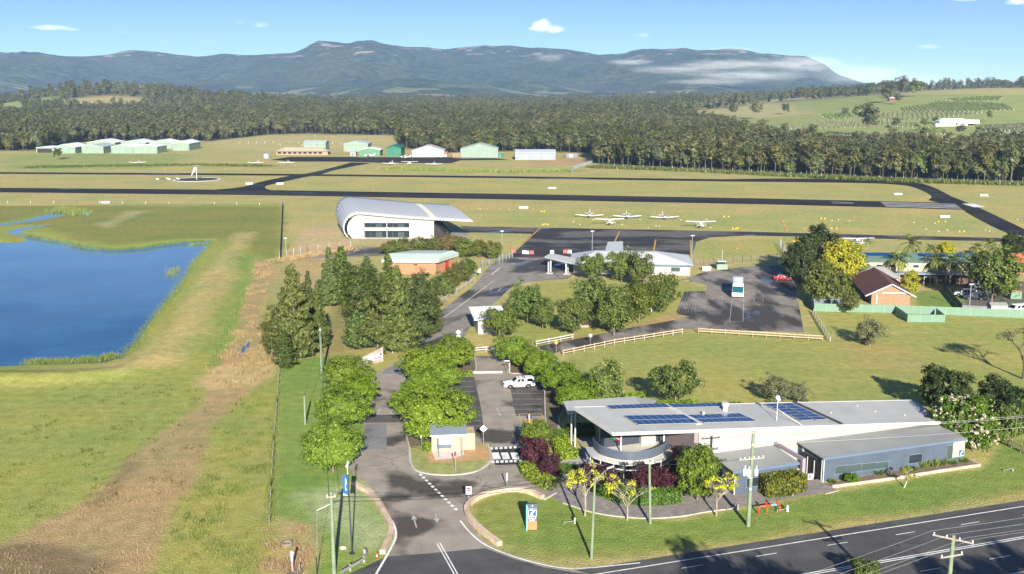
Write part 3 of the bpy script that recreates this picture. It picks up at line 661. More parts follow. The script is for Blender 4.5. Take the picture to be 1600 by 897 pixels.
# ================================================================== vegetation
rng = np.random.default_rng(11)
def unit(a): return a / np.maximum(np.linalg.norm(a, axis=1, keepdims=True), 1e-6)
def leaves(C, N, S, asp=.6, roll=None):
    """rhombic leaf clumps: centres, normals, half lengths -> vertices and quads"""
    k = len(C); S = np.broadcast_to(np.asarray(S, float), (k,))[:, None]
    A = unit(np.cross(N, unit(rng.normal(size=(k, 3))))) if roll is None else unit(roll - N * (roll * N).sum(1, keepdims=True))
    B = np.cross(N, A)
    V = np.stack([C + A * S, C + B * S * asp + N * S * .15, C - A * S, C - B * S * asp + N * S * .15], 1).reshape(-1, 3)
    return V, np.arange(4 * k).reshape(-1, 4)
def cloud_points(n, rx, ry, rz, lob=.25, shell=.55, seed=0):
    """points in a lumpy ellipsoid, thicker towards the outside"""
    d = unit(rng.normal(size=(n, 3)))
    r = np.maximum(rng.random(n) ** .4, 0) * (1 - shell) + shell * rng.random(n) ** .15
    lump = 1 + lob * (np.sin(d[:, 0] * 3.1 + seed) * np.cos(d[:, 1] * 2.7 + seed * 2) + .6 * np.sin(d[:, 2] * 4 + d[:, 0] * 5 + seed * 3))
    return d * (r * lump)[:, None] * np.array([rx, ry, rz])
def clump_crown(P, per, rcl, leaf, up=.35, outw=.5, asp=.6, flat=.8, c0=None, roll_up=None):
    """leaf clumps round the given points"""
    m = len(P); c0 = P.mean(0) if c0 is None else np.asarray(c0)
    rr = rcl * (.7 + .6 * rng.random(m))
    d = unit(rng.normal(size=(m * per, 3))); rad = rng.random(m * per) ** .45
    off = d * (rad * np.repeat(rr, per))[:, None]; off[:, 2] *= flat
    C = np.repeat(P, per, 0) + off
    out = unit(np.repeat(P, per, 0) - c0)
    N = unit(d * .8 + out * outw + rng.normal(size=d.shape) * .45 + np.array([0, 0, up]))
    S = leaf * (.65 + .7 * rng.random(len(C)))
    roll = None
    if roll_up is not None: roll = np.tile(np.array([0, 0, 1.0]), (len(C), 1)) * roll_up + out + rng.normal(size=C.shape) * .35
    return leaves(C, N, S, asp, roll)
def limbs(mb, base, top, tips, r0, r1, n=6, m=0):
    """tapered trunk from base to top and a limb out to each tip"""
    base, top = Vector(base), Vector(top); mid = base.lerp(top, .5) + Vector((random.uniform(-.2, .2), random.uniform(-.2, .2), 0)) * (top - base).length * .1
    mb.tube([base - Vector((0, 0, .15)), base + Vector((0, 0, .12)) + (mid - base) * .02, mid, top], [r0 * 1.25, r0, (r0 + r1) * .5, r1], n, m)
    for t in tips:
        t = Vector(t); s = base.lerp(top, random.uniform(.45, .98)); s = s + (mid - base.lerp(top, .5)) * .5
        k = s.lerp(t, .5) + Vector((0, 0, -.08 * (t - s).length)); mb.tube([s, k, t], [r1 * .75, r1 * .5, r1 * .15], 5, m)
BARK = mat('bark_grey_brown', (.17, .13, .095), .9, .3, 2.0, bump=.5); BARKP = mat('bark_pale', (.40, .36, .29), .9, .25, 1.5, bump=.4)
def tree_obj(name, V, Fq, tmb, leafm, barkm, label, cat='tree', group=None, crown='crown'):
    root = empty(name, (0, 0, 0), 0, label, cat, group)
    tmb.build('trunk', barkm, root, smooth=True)
    np_mesh(crown, V, Fq, leafm, root)
    return root
def broad(name, h, r, cb, ncl, per, rcl, leaf, lm, bm_, label, seed, lob=.25, tr=.16, shell=.55, ntips=9, asp=.6, up=.35, cat='tree', squash=1.0, outw=.5):
    """rounded broadleaf tree: height h, crown radius r, crown base cb"""
    rz = (h - cb) / 2; zc = cb + rz
    P = cloud_points(ncl, r - rcl * .6, r - rcl * .6, rz - rcl * .5, lob, shell, seed) + np.array([0, 0, zc])
    P[:, 2] = np.where(P[:, 2] < zc, zc + (P[:, 2] - zc) * squash, P[:, 2])
    V, Fq = clump_crown(P, per, rcl, leaf, up, outw, asp, .8, (0, 0, zc - rz * .3))
    mb = MB(); random.seed(seed)
    limbs(mb, (0, 0, 0), (0, 0, cb + (h - cb) * .45), [P[i] * .93 for i in rng.choice(len(P), ntips, False)], tr, tr * .55)
    return tree_obj(name, V, Fq, mb, lm, bm_, label, cat)
def conifer(name, h, r, ntier, lm, label, seed, leaf=.42, cb=.4, gap=.12, power=.9):
    """feathery casuarina: drooping sprays on upswept whorls, ragged cone outline"""
    random.seed(seed); Ps, W = [], []
    mb = MB(); mb.tube([(0, 0, -.1), (0, 0, h * .5), (0, 0, h * .97)], [r * .06 + .05, r * .04 + .03, .02], 6)
    for i in range(ntier):
        t = (i + random.random()) / ntier; z = cb + (h - cb) * t
        R_ = r * (1 - t) ** power * random.uniform(.6, 1.18) + .12
        if t < .12: R_ *= .75 + t * 2
        a0 = random.random() * 7
        for k in range(max(3, int(3 + R_ * 2.2))):
            if random.random() < gap: continue
            a = a0 + k * 2.4 + random.uniform(-.3, .3); L = R_ * random.uniform(.75, 1.1)
            tip = np.array([math.cos(a) * L, math.sin(a) * L, z + L * random.uniform(.15, .5)])
            nn = max(2, int(L * 2.6))
            for j in range(nn):
                s = .25 + .75 * (j + random.random()) / nn; p = np.array([0, 0, z]) * (1 - s) + tip * s; Ps.append(p); W.append(.3 + .35 * s)
            if k % 3 == 0: mb.tube([(0, 0, z), tuple(np.array([0, 0, z]) * .1 + tip * .9)], [.045, .015], 4)
    P = np.array(Ps); per = 12
    m = len(P); d = unit(rng.normal(size=(m * per, 3))); off = d * (rng.random(m * per) ** .5)[:, None] * .48
    C = np.repeat(P, per, 0) + off; out = np.repeat(P, per, 0) * np.array([1, 1, 0]); out = unit(out)
    N = unit(d * .8 + out * .5 + np.array([0, 0, .3]) + rng.normal(size=d.shape) * .3)
    roll = out * .6 + np.array([0, 0, .9]) + rng.normal(size=d.shape) * .3
    V, Fq = leaves(C, N, leaf * (.6 + .7 * rng.random(len(C))), .34, roll)
    return tree_obj(name, V, Fq, mb, lm, BARK, label)
# ---- materials of foliage
L_ST = leaf_mat('street_tree_leaf', (.068, .122, .012), (.168, .242, .024), (.255, .330, .046), .25, .07)
L_CO = leaf_mat('casuarina_needle', (.032, .054, .013), (.105, .135, .034), (.185, .19, .055), .15, .24)
L_OL = leaf_mat('olive_leaf', (.045, .072, .014), (.125, .165, .036), (.20, .225, .06), .2, .18)
L_BU = leaf_mat('bush_leaf', (.055, .08, .018), (.125, .155, .035), (.17, .19, .05), .2, .18)
L_DK = leaf_mat('dark_evergreen_leaf', (.018, .034, .012), (.05, .075, .024), (.09, .11, .04), .15, .14)
L_GM = leaf_mat('gum_leaf', (.052, .064, .022), (.14, .15, .052), (.225, .215, .095), .18, .30, (.17, .165, .085))
L_YE = leaf_mat('golden_leaf', (.22, .235, .010), (.40, .40, .018), (.53, .53, .05), .25, .1)
L_GR = leaf_mat('grey_green_leaf', (.08, .09, .045), (.17, .18, .09), (.25, .245, .14), .2, .12)
L_PU = leaf_mat('purple_leaf', (.028, .010, .016), (.075, .024, .034), (.11, .05, .05), .15, .1)
L_HE = leaf_mat('hedge_leaf', (.045, .09, .014), (.11, .19, .026), (.17, .27, .04), .2, .12)
L_PA = leaf_mat('palm_leaf', (.07, .11, .022), (.17, .215, .05), (.32, .32, .09), .2, .12)
L_WH = leaf_mat('white_blossom', (.36, .31, .19), (.56, .51, .38), (.66, .62, .5), .2, .05)
L_YT = leaf_mat('yellow_tuft', (.34, .37, .02), (.55, .58, .035), (.64, .66, .08), .3, .08)
L_RE = leaf_mat('dead_reed', (.25, .17, .08), (.44, .33, .17), (.56, .45, .26), .15, .1)
L_RG = leaf_mat('green_reed', (.10, .15, .03), (.22, .28, .065), (.34, .34, .13), .2, .1)
# ---- forest
BARKG = mat('bark_grey', (.17, .15, .12), .9, .3, 1.5)
gums = []
for i in range(8):
    h = [17, 19, 16, 20, 15, 18, 13, 17][i]
    t = broad('gum_tree', h, [4.6, 5.0, 6.0, 4.2, 5.6, 4.8, 4.8, 3.6][i], h * [.22, .3, .2, .34, .16, .26, .1, .18][i], [34, 38, 44, 30, 40, 32, 36, 28][i], 24, 1.75, .66, L_GM, BARKG, 'tall pale trunked gum tree standing in the front ranks of the dark forest', 40 + i, .6, .15, .4, 6, .62, .45, squash=.85, outw=1.3)
    gums.append(t); tag(t, group='gum trees along the forest edge')
def inside(poly, xs, ys): return sdist(np.asarray(xs, float), np.asarray(ys, float), poly) < 0
pts = []
D = 540.0; FLIM = 5200
GDN = lambda x, y, s, sd_: fbm(np.array([x / s]), np.array([y / s]), 2, sd_)[0]
cand = []
while D < FLIM:
    s = 5.6 * (D / 620) ** (1.02 if D < 2000 else 1.1)
    w = D * .57; n_ = int(2 * w / s)
    xs = -w + (np.arange(n_) + rng.random(n_)) * s; ys = D + rng.uniform(-.5, .5, n_) * s
    cand.append(np.stack([xs, ys, np.full(n_, s)], 1)); D += s * .92
cand = np.concatenate(cand)
inF = inside(forest_polys[0], cand[:, 0], cand[:, 1])
azc = cand[:, 0] / cand[:, 1]
back = (cand[:, 1] > 1780) & (azc > .1) & ~inF
fz = fbm(cand[:, 0] / 160, cand[:, 1] / 160, 3, 77)
keep = (inF & (rng.random(len(cand)) < .97)) | (back & (fz > .42))
fieldm = inside(FARF, cand[:, 0], cand[:, 1]) & (cand[:, 1] < 1760)
keep &= ~fieldm
kn = ((cand[:, 0] + 720) ** 2 + (cand[:, 1] - 1850) ** 2 < 90 ** 2) | ((cand[:, 0] + 930) ** 2 + (cand[:, 1] - 1840) ** 2 < 125 ** 2) | ((cand[:, 0] + 1060) ** 2 + (cand[:, 1] - 1900) ** 2 < 105 ** 2)
keep &= ~kn
keep &= ~((cand[:, 1] > 3000) & (fbm(cand[:, 0] / 420, cand[:, 1] / 420, 2, 91) > .56))
cand = cand[keep]
order = np.argsort(cand[:, 1] / (1 + .0 * cand[:, 0]))
def edge_d(c): return -sdist(c[:, 0], c[:, 1], forest_polys[0])
ed = edge_d(cand); front = np.where((ed < 13) & (cand[:, 1] < 930))[0]
front = front[np.argsort(ed[front] + cand[front, 1] * .02)][:294]
isf = np.zeros(len(cand), bool); isf[front] = True
ROOTS = []
for q, i in enumerate(front):
    x, y, s = cand[i]; k = q % 8
    o = place(gums[k], (x, y, TZ(x, y)), rng.uniform(0, 6.28), None, None, rng.uniform(.72, 1.1))
    ROOTS.append(o)
rest = cand[~isf]
me = bpy.data.meshes.new('forest'); nr = len(rest); rz_ = far_height(rest[:, 0], rest[:, 1])
me.vertices.add(nr); me.vertices.foreach_set('co', np.stack([rest[:, 0], rest[:, 1], rz_ - .2], 1).astype(np.float32).ravel())
for nm, ty, vals in (('rot', 'FLOAT', rng.uniform(0, 6.28, nr)), ('scl', 'FLOAT', (rng.uniform(.75, 1.12, nr)) * np.where(rng.random(nr) < .25, .6, 1.0) * (1 + np.clip((rest[:, 1] - 700) / 3000, 0, 1.2) * .55) * (.86 + .3 * fbm(rest[:, 0] / 60, rest[:, 1] / 60, 2, 5))), ('kind_index', 'INT', rng.integers(0, 8, nr)), ('tint', 'FLOAT', np.clip((fbm(rest[:, 0] / 140, rest[:, 1] / 200, 3, 61) - .38) * 2.6, 0, .75) * rng.uniform(.3, 1, nr))):
    a = me.attributes.new(nm, ty, 'POINT'); a.data.foreach_set('value', vals.astype(np.int32 if ty == 'INT' else np.float32))
forest = bpy.data.objects.new('forest', me); COL.objects.link(forest); tag(forest, kind='stuff')
ng = bpy.data.node_groups.new('forest_scatter', 'GeometryNodeTree')
ng.interface.new_socket('Geometry', in_out='INPUT', socket_type='NodeSocketGeometry'); ng.interface.new_socket('Geometry', in_out='OUTPUT', socket_type='NodeSocketGeometry')
gi, go = ng.nodes.new('NodeGroupInput'), ng.nodes.new('NodeGroupOutput')
jn = ng.nodes.new('GeometryNodeJoinGeometry')
for t in reversed(gums):
    j2 = ng.nodes.new('GeometryNodeJoinGeometry')
    for ch in KIDS[t.name]:
        oi = ng.nodes.new('GeometryNodeObjectInfo'); oi.inputs['Object'].default_value = ch; oi.transform_space = 'ORIGINAL'; ng.links.new(oi.outputs['Geometry'], j2.inputs[0])
    g2 = ng.nodes.new('GeometryNodeGeometryToInstance'); ng.links.new(j2.outputs[0], g2.inputs[0]); ng.links.new(g2.outputs[0], jn.inputs[0])
ip = ng.nodes.new('GeometryNodeInstanceOnPoints'); ip.inputs['Pick Instance'].default_value = True
ng.links.new(gi.outputs[0], ip.inputs['Points']); ng.links.new(jn.outputs[0], ip.inputs['Instance'])
def attr(nm, ty):
    a = ng.nodes.new('GeometryNodeInputNamedAttribute'); a.data_type = ty; a.inputs['Name'].default_value = nm; return a.outputs['Attribute']
ng.links.new(attr('kind_index', 'INT'), ip.inputs['Instance Index']); ng.links.new(attr('scl', 'FLOAT'), ip.inputs['Scale'])
cx = ng.nodes.new('ShaderNodeCombineXYZ'); ng.links.new(attr('rot', 'FLOAT'), cx.inputs[2]); ng.links.new(cx.outputs[0], ip.inputs['Rotation'])
ng.links.new(ip.outputs[0], go.inputs[0])
forest.modifiers.new('scatter', 'NODES').node_group = ng
# ---- lone trees on the far fields
for (px, py, w, lab) in ((1226,180,17,'lone round tree in the middle of the straw coloured paddock'), (1320,183,13,'left one of two small dark trees beside the vineyard'), (1336,182,12,'right one of two small dark trees beside the vineyard'),
        (1357,216,42,'very large spreading gum tree at the near foot of the vineyard hill'), (1145,184,18,'grey gum tree behind the forest at the edge of the straw field'), (1181,187,24,'dark bushy tree pair at the back edge of the forest'), (1462,194,12,'tree directly left of the white winery building'), (1444,199,14,'low tree left of the winery driveway'), (1545,192,14,'bushy tree right of the white winery building'),
        (1411,150,24,'tall dark tree above the red walled farmhouse'), (1386,161,22,'dark tree at the left of the red walled farmhouse'), (1403,165,16,'low bush in front of the red walled farmhouse'), (1430,152,24,'dark round tree right of the red walled farmhouse'), (1500,212,18,'grey tree in front of the white winery building'), (1530,216,18,'grey tree below the right end of the winery'), (1400,201,16,'low green bush on the slope left of the winery'), (92,250,18,'small leaning tree standing alone on the grass before the green hangars')):
    p = TG(px, py); k = p.y / F / .985; sc = w * k / 9.5
    o = place(gums[hash(lab) % 2 * 2 + 1 if False else (px * 7) % 6], p, px * .7, lab, None, (sc * .82, sc * .82, sc * .62)); 
    if 'group' in o.keys(): del o['group']
# ---- street trees
str_p = [broad('street_tree', 8.8, 5.0, 1.3, 190, 95, .92, .185, L_ST, BARK, 'x', 60 + i, [.3, .2, .36][i], .17, .6, 8, .62, .45, outw=.75) for i in range(3)]
ZC = {'street_tree': 4.95, 'olive_tree': 4.7, 'grey_bush': 3.4, 'dark_tree': 5.1, 'golden_tree': 4.7, 'golden_green_tree': 4.2, 'casuarina_bush': 2.75, 'brown_shrub': 2.75, 'flowering_tree': 4.65, 'round_green_tree': 3.9, 'purple_shrub': 2.4, 'round_shrub': .95}
def tree_at(protos, specs, zf=.55, base_r=5.0, hs=1.0):
    """specs: crown centre pixel, crown width in pixels, label"""
    for i, sp in enumerate(specs):
        px, py, w, lab = sp[:4]; hs_ = sp[4] if len(sp) > 4 else hs
        zc = ZC[protos[0].name.split('.')[0]]; z_ = zc
        for _ in range(5): k = w / 2 * G(px, py, z_).y / F / .985 / base_r; z_ = zc * k * hs_
        p = G(px, py, z_); p.z = 0
        place(protos[i % len(protos)], p, i * 1.9 + px, lab, None, (k, k, k * hs_))
tree_at(str_p, [(558,607,66,'bright green street tree squeezed between the far and middle ones left of the entrance'), (690,585,70,'bright green street tree between the median bed and the parking bays'), (640,625,62,'bright green street tree leaning over the entrance road from the median'), (822,556,52,'bright green street tree just behind the white ute'), (888,598,56,'bright green street tree wedged into the car park row'), (543,583,77,'bright green street tree, farthest of the row left of the entrance road'), (534,634,94,'bright green street tree, middle one of the row left of the entrance road'), (519,690,115,'bright green street tree, nearest and largest of the row left of the entrance road'),
    (712,550,70,'bright green street tree at the far right of the median bed'), (664,566,78,'bright green street tree at the far left end of the median bed'), (664,606,89,'bright green street tree in the middle of the median bed'), (682,642,115,'large bright green street tree right behind the information shelter'),
    (802,545,62,'bright green street tree at the far end of the row beside the white ute'), (845,567,63,'bright green street tree, second of the row right of the white ute'), (874,592,70,'bright green street tree, third of the row beside the car park'), (900,614,72,'bright green street tree, nearest the visitor centre roof')], hs=.92)
oli = [broad('olive_tree', 8.0, 4.2, 1.4, 95, 55, .95, .24, L_OL, BARK, 'x', 80 + i, .38, .15, .5, 9, .5, .4) for i in range(3)]
tree_at(oli, [(946,596,76,'olive green tree on the lawn just behind the visitor centre roof'), (1056,595,74,'rounded olive tree on the lawn behind the solar panels'),
    (925,462,76,'olive tree left of the middle of the clump before the terminal'), (960,480,72,'middle tree of the clump before the terminal'), (897,488,58,'low olive tree at the left end of the clump before the terminal'), (1000,464,66,'olive tree right of the middle of the clump before the terminal'), (1034,452,60,'olive tree at the right end of the clump before the terminal'),
    (925,413,42,'round tree beside the end of the entry canopy'), (972,410,50,'left tree in front of the terminal wall'), (1001,415,52,'right tree in front of the terminal wall'),
    (781,500,54,'thin olive tree in front of the small white building'), (824,468,62,'tall dark tree right of the small white building'), (848,486,46,'narrow olive tree behind the white rail fence')], base_r=4.2, hs=1.15)
gry = [broad('grey_bush', 6.5, 4.0, .3, 85, 45, .8, .2, L_GR, BARKP, 'x', 100 + i, .3, .14, .5, 10, .45, .4) for i in range(2)]
tree_at(gry, [(1361,516,58,'round grey green bush standing alone on the right hand lawn'), (1213,606,60,'sparse grey green shrub behind the right half of the white roof'), (1248,612,44,'low grey shrub behind the solar panel with the black gap')], base_r=4.0, hs=1.0)
tree_at([oli[1]], [(1330,470,32,'small leaning tree in front of the green metal fence')], base_r=4.2, hs=1.25)
drk = [broad('dark_tree', 9.5, 5.0, .8, 130, 60, 1.0, .26, L_DK, BARK, 'x', 120 + i, .3, .2, .55, 8, .6, .35) for i in range(2)]
tree_at(drk, [(1270,392,88,'big dark evergreen left of the golden tree'), (1250,412,54,'dark evergreen by the far corner of the green fence'), (1589,386,50,'dark round tree at the right edge beyond the palms'), (1478,604,84,'dark green tree behind the white flowering tree'), (1552,618,70,'mid green tree behind the timber fence at the right edge'), (1590,632,74,'bushy olive tree at the right edge by the timber fence')], base_r=5.0)
tree_at(oli, [(1283,434,76,'olive green tree below the golden tree'), (1306,446,56,'low olive tree beside the red tiled house'), (1554,422,92,'big gum with pale flowers in the right hand yard'), (1578,660,70,'olive shrub behind the timber rails at the right edge'), (1351,889,52,'small tree top poking up at the bottom of the picture')], base_r=4.2)
yel = broad('golden_tree', 8.6, 4.4, .8, 150, 60, .85, .24, L_YE, BARK, 'x', 140, .12, .16, .6, 6, .6, .4)
tree_at([yel], [(1315,404,78,'big golden yellow round tree beside the red tiled house'), (1477,391,34,'small golden tree far behind the palms')], base_r=4.4)
yg = broad('golden_green_tree', 8.0, 2.6, .4, 90, 55, .7, .2, leaf_mat('lime_leaf', (.2,.22,.015), (.36,.36,.03), (.44,.42,.05), .25, .1), BARK, 'x', 150, .12, .12, .6, 4, .6, .5)
tree_at([yg], [(1423,441,31,'lime yellow upright tree in front of the palms')], base_r=2.6)
# ---- casuarinas
con = [conifer('casuarina_tree', 15, 3.8, 40, L_CO, 'x', 200 + i, power=[.9, .72, 1.0, .6, .8][i], gap=[.2, .3, .22, .35, .28][i], leaf=.34) for i in range(5)]
cas = [broad('casuarina_tree', 15, 3.9, .6, 130, 60, .95, .27, L_CO, BARK, 'x', 240 + i, [.34, .42][i], .16, .5, 8, .32, .5, outw=.8) for i in range(2)]
con = [con[0], cas[0], con[3], cas[1], con[1], con[4], con[2]]
def con_at(specs):
    for i, (px, yb, yt, w, lab) in enumerate(specs):
        h = HT(px, yb, yt); g = G(px, yb); k = h / 15; kr = 1.06 * w / 2 * g.y / F / .985 / 3.8 * (.9 + .25 * rng.random())
        place(con[i % 7], g, px * 1.3, lab, None, (kr, kr, k))
con_at([(516,478,388,46,'casuarina at the left back of the big clump'), (562,508,404,56,'casuarina deep inside the big clump'), (462,560,416,70,'tallest dark casuarina of the left clump beside the reeds'), (425,558,482,34,'slim dark casuarina at the left side of the left clump'), (446,575,518,38,'smallest casuarina in front of the left clump'), (498,545,448,38,'brownish casuarina at the right side of the left clump'), (484,520,425,40,'pale casuarina at the back of the left clump'),
    (562,546,440,54,'dark casuarina at the left front corner of the big clump'), (590,550,424,70,'dark casuarina in the middle of the big clump front'), (622,549,418,66,'broad dark casuarina front right in the big clump'), (654,540,436,62,'dark casuarina at the right front corner of the big clump'), (676,522,440,44,'slim casuarina next to the road in the big clump'),
    (535,474,386,62,'tall casuarina in the back row of the big clump'), (575,486,402,60,'casuarina hiding the left end of the brick building'), (608,504,398,56,'tall thin casuarina in front of the brick building'), (665,500,418,50,'bushy casuarina beside the timber rails')])
bus = [broad('casuarina_bush', 5.0, 2.9, .5, 75, 50, .75, .2, L_BU, BARK, 'x', 230 + i, .25, .12, .55, 7, .4, .45) for i in range(3)]
tree_at(bus, [(690,445,40,'bushy hedge tree by the rails, nearest the tall casuarinas'), (705,432,40,'bushy hedge tree by the rails, second from the tall casuarinas'), (718,424,38,'bushy hedge tree by the rails, third from the tall casuarinas'), (730,416,36,'bushy hedge tree by the rails, last before the gate'), (700,450,30,'low bushy hedge tree hugging the rails'),
    (628,384,34,'rounded shrub behind the brick roof, leftmost of the row'), (655,382,36,'rounded shrub behind the middle of the brick roof'), (680,380,34,'rounded shrub below the white facade'), (725,384,40,'rounded shrub behind the right end of the brick roof'), (747,386,34,'dense rounded shrub, second from the right in the row behind the brick roof'), (770,389,36,'dense rounded shrub at the right end of the row by the gate'), (610,386,30,'low shrub at the foot of the curved roof')], base_r=2.9)
brn = broad('brown_shrub', 5.0, 2.9, .5, 75, 45, .75, .2, leaf_mat('brown_leaf', (.11,.08,.03), (.2,.14,.06), (.25,.2,.08), .2, .1), BARK, 'x', 236, .25, .12, .55, 7, .4, .45)
tree_at([brn], [(704,378,38,'browned shrub among the green ones behind the brick roof')], base_r=2.9)
# ---- the white flowering tree and the big round green tree at the visitor centre
wh = broad('flowering_tree', 9.0, 5.4, .3, 150, 62, 1.05, .24, L_HE, BARK, 'x', 260, .2, .2, .6, 6, .6, .35)
Pb = cloud_points(520, 5.3, 5.3, 4.3, .2, .9, 260) + np.array([0, 0, 4.7])
Pb = Pb[(np.sin(Pb[:, 0] * 1.1 + 1) + np.cos(Pb[:, 2] * .9 + Pb[:, 1]) > -.3)]
V, Fq = clump_crown(Pb, 14, .26, .11, .5, .8, .8); np_mesh('blossom', V, Fq, L_WH, wh)
tree_at([wh], [(1505,655,112,'large shrub-like tree covered in creamy white blossom by the end of the roof')], base_r=5.4)
rd = broad('round_green_tree', 7.6, 4.0, .2, 130, 60, .85, .22, leaf_mat('glossy_leaf', (.06,.1,.014), (.14,.19,.028), (.22,.27,.045), .22, .08), BARK, 'x', 270, .15, .16, .6, 6, .6, .4)
tree_at([rd], [(1091,735,82,'dense round green tree between the curved balcony and the blue grey wing',1.3), (838,679,60,'small round green tree beside the zebra crossing')], base_r=4.0)
pur = [broad('purple_shrub', 4.6, 2.4, .2, 70, 45, .6, .17, L_PU, BARK, 'x', 280 + i, .25, .1, .5, 8, .5, .4, cat='shrub') for i in range(2)]
tree_at(pur, [(837,704,56,'larger dark purple shrub beside the zebra crossing'), (859,726,46,'smaller dark purple shrub before the paved path'), (925,742,50,'purple shrub left of the balcony columns'), (948,748,50,'purple shrub under the left of the balcony'), (1008,746,56,'purple shrub under the middle of the balcony'), (1030,750,54,'purple shrub under the right of the balcony'), (1046,755,42,'purple shrub right beside the dense round tree')], base_r=2.4)
# ---- hedges: clipped boxes of leaves
def hedge(pts, w, h, label, leafm=L_HE, leaf=.13, dens=55, name='hedge'):
    P = [G(*p).to_2d() for p in pts]; o0 = P[0]; root = empty(name, (o0.x, o0.y, 0), 0, label, 'hedge')
    Cs, Ns = [], []; core = MB()
    for a, b_ in zip(P[:-1], P[1:]):
        d = (b_ - a); Ln = d.length; d.normalize(); nn = Vector((-d.y, d.x)); a_ = a - o0
        q = [a_ + nn * (w * .42), a_ - nn * (w * .42), a_ + d * Ln - nn * (w * .42), a_ + d * Ln + nn * (w * .42)]
        core.hexa([(v.x, v.y, 0) for v in q], [(v.x, v.y, h * .92) for v in q])
        for side, area in (('t', Ln * w), ('l', Ln * h), ('r', Ln * h), ('e', w * h), ('f', w * h)):
            k = int(area * dens); u = rng.random(k) * Ln; v = (rng.random(k) - .5) * w; z = rng.random(k) * h; N0 = Vector((0, 0, 1))
            if side == 't': z = np.full(k, h)
            elif side == 'l': v = np.full(k, w / 2); N0 = Vector((nn.x, nn.y, 0))
            elif side == 'r': v = np.full(k, -w / 2); N0 = -Vector((nn.x, nn.y, 0))
            elif side == 'e': u = np.zeros(k); N0 = -Vector((d.x, d.y, 0))
            else: u = np.full(k, Ln); N0 = Vector((d.x, d.y, 0))
            jit = rng.normal(size=(k, 3)) * .07
            Cs.append(np.stack([a_.x + d.x * u + nn.x * v, a_.y + d.y * u + nn.y * v, z], 1) + jit); Ns.append(unit(np.tile(np.array(N0), (k, 1)) * .8 + rng.normal(size=(k, 3)) * .5))
    C, N = np.concatenate(Cs), np.concatenate(Ns)
    V, Fq = leaves(C, N, leaf * (.7 + .7 * rng.random(len(C))), .6)
    np_mesh('foliage', V, Fq, leafm, root); core.build('stem_mass', mat('hedge_inside', (.02, .03, .01), .9), root)
L_HY = leaf_mat('hedge_leaf_lime', (.10, .16, .012), (.22, .30, .025), (.32, .40, .05), .2, .05)
hedge([(823,733),(828,744),(840,753),(862,763)], 2.0, 1.1, 'low curving clipped hedge along the driveway corner', L_HY)
hedge([(866,705),(888,703)], 2.2, 1.5, 'clipped box hedge nearest the small round tree', L_HY); hedge([(872,716),(898,713)], 2.4, 1.2, 'clipped box hedge in front of the paved path', L_HY)
hedge([(862,692),(884,690)], 2.0, 1.6, 'dark clipped hedge beside the tall canopy posts'); hedge([(886,681),(926,678)], 2.0, 1.5, 'shaded hedge behind the tall canopy posts')
hedge([(928,764),(945,775),(970,783),(1000,787),(1030,787),(1060,783)], 1.6, 1.7, 'clipped hedge curving round the foot of the balcony')
hedge([(1190,772),(1220,769),(1247,763)], 3.0, 2.3, 'thick rounded hedge in front of the blue grey wall', leaf_mat('hedge_leaf_olive', (.05,.065,.014), (.13,.14,.025), (.24,.24,.03), .2, .1), .16)
hedge([(862,742),(880,736),(905,742)], 1.3, .9, 'low hedge behind the purple shrubs')
hedge([(712,588),(738,586)], 2.0, .5, 'low green planting at the end of the median bed', L_HY)
hedge([(662,706),(672,704)], 1.2, 1.1, 'small clipped bush left of the information shelter', L_HY)
hedge([(1010,640),(1090,637)], 1.4, 1.2, 'lime hedge just behind the solar panels', L_HY); hedge([(975,628),(1004,626)], 1.4, 1.3, 'lime bush between the two picnic shelters', L_HY)
hedge([(1100,642),(1160,640)], 1.2, 1.1, 'dark low hedge along the back of the roof')
# ================================================================== buildings in the foreground
class Frame:
    """a thing's own axes: an Empty at its base, photo pixels -> its local coordinates"""
    def __init__(s, name, o, deg, label, cat, group=None):
        s.o = Vector((o[0], o[1], o[2] if len(o) > 2 else 0)); s.a = R(deg); s.root = empty(name, s.o, s.a, label, cat, group)
    def L(s, px, py, z=0.0):
        d = G(px, py, z) - s.o; c, k = math.cos(s.a), math.sin(s.a); return Vector((d.x * c + d.y * k, -d.x * k + d.y * c, z))
    def W(s, px, py, v=0.0):
        """pixel on the local vertical plane y = v -> (u, z)"""
        r = ray(px, py); c, k = math.cos(s.a), math.sin(s.a)
        t = (v + (-s.o.x * k + s.o.y * c)) / (-r[0] * k + r[1] * c)
        X, Y = r[0] * t - s.o.x, r[1] * t - s.o.y; return (X * c + Y * k, HC + r[2] * t)
    def at(s, name, mb, m, parent=None, **k): return mb.build(name, m, parent or s.root, **k)
def text(s, size, m, parent, loc, rot, name='lettering', ex=.01, align='CENTER'):
    cu = bpy.data.curves.new(name, 'FONT'); cu.body = s; cu.size = size; cu.extrude = ex; cu.align_x = align; cu.align_y = 'CENTER'; cu.materials.append(m)
    tmp = bpy.data.objects.new('tmp', cu); COL.objects.link(tmp); bpy.context.view_layer.update()
    me = bpy.data.meshes.new_from_object(tmp.evaluated_get(bpy.context.evaluated_depsgraph_get())); COL.objects.unlink(tmp); bpy.data.objects.remove(tmp)
    if not me.materials: me.materials.append(m)
    o = bpy.data.objects.new(name, me); COL.objects.link(o); setparent(o, parent); o.location = loc; o.rotation_euler = rot; return o
roofgrey = mat('pale_metal_roof', (.40, .405, .385), .55, .08, .25, rib=('x', .35, .25), dirt=.25)
roofgrey2 = mat('grey_metal_roof', (.25, .26, .25), .55, .08, .3, rib=('x', .35, .3), dirt=.2)
trimw = mat('white_trim', (.48, .48, .46), .5, .06, 1, dirt=.2)
wallw = mat('white_ribbed_wall', (.36, .355, .34), .55, .05, .5, rib=('x', .22, .8), dirt=.2)
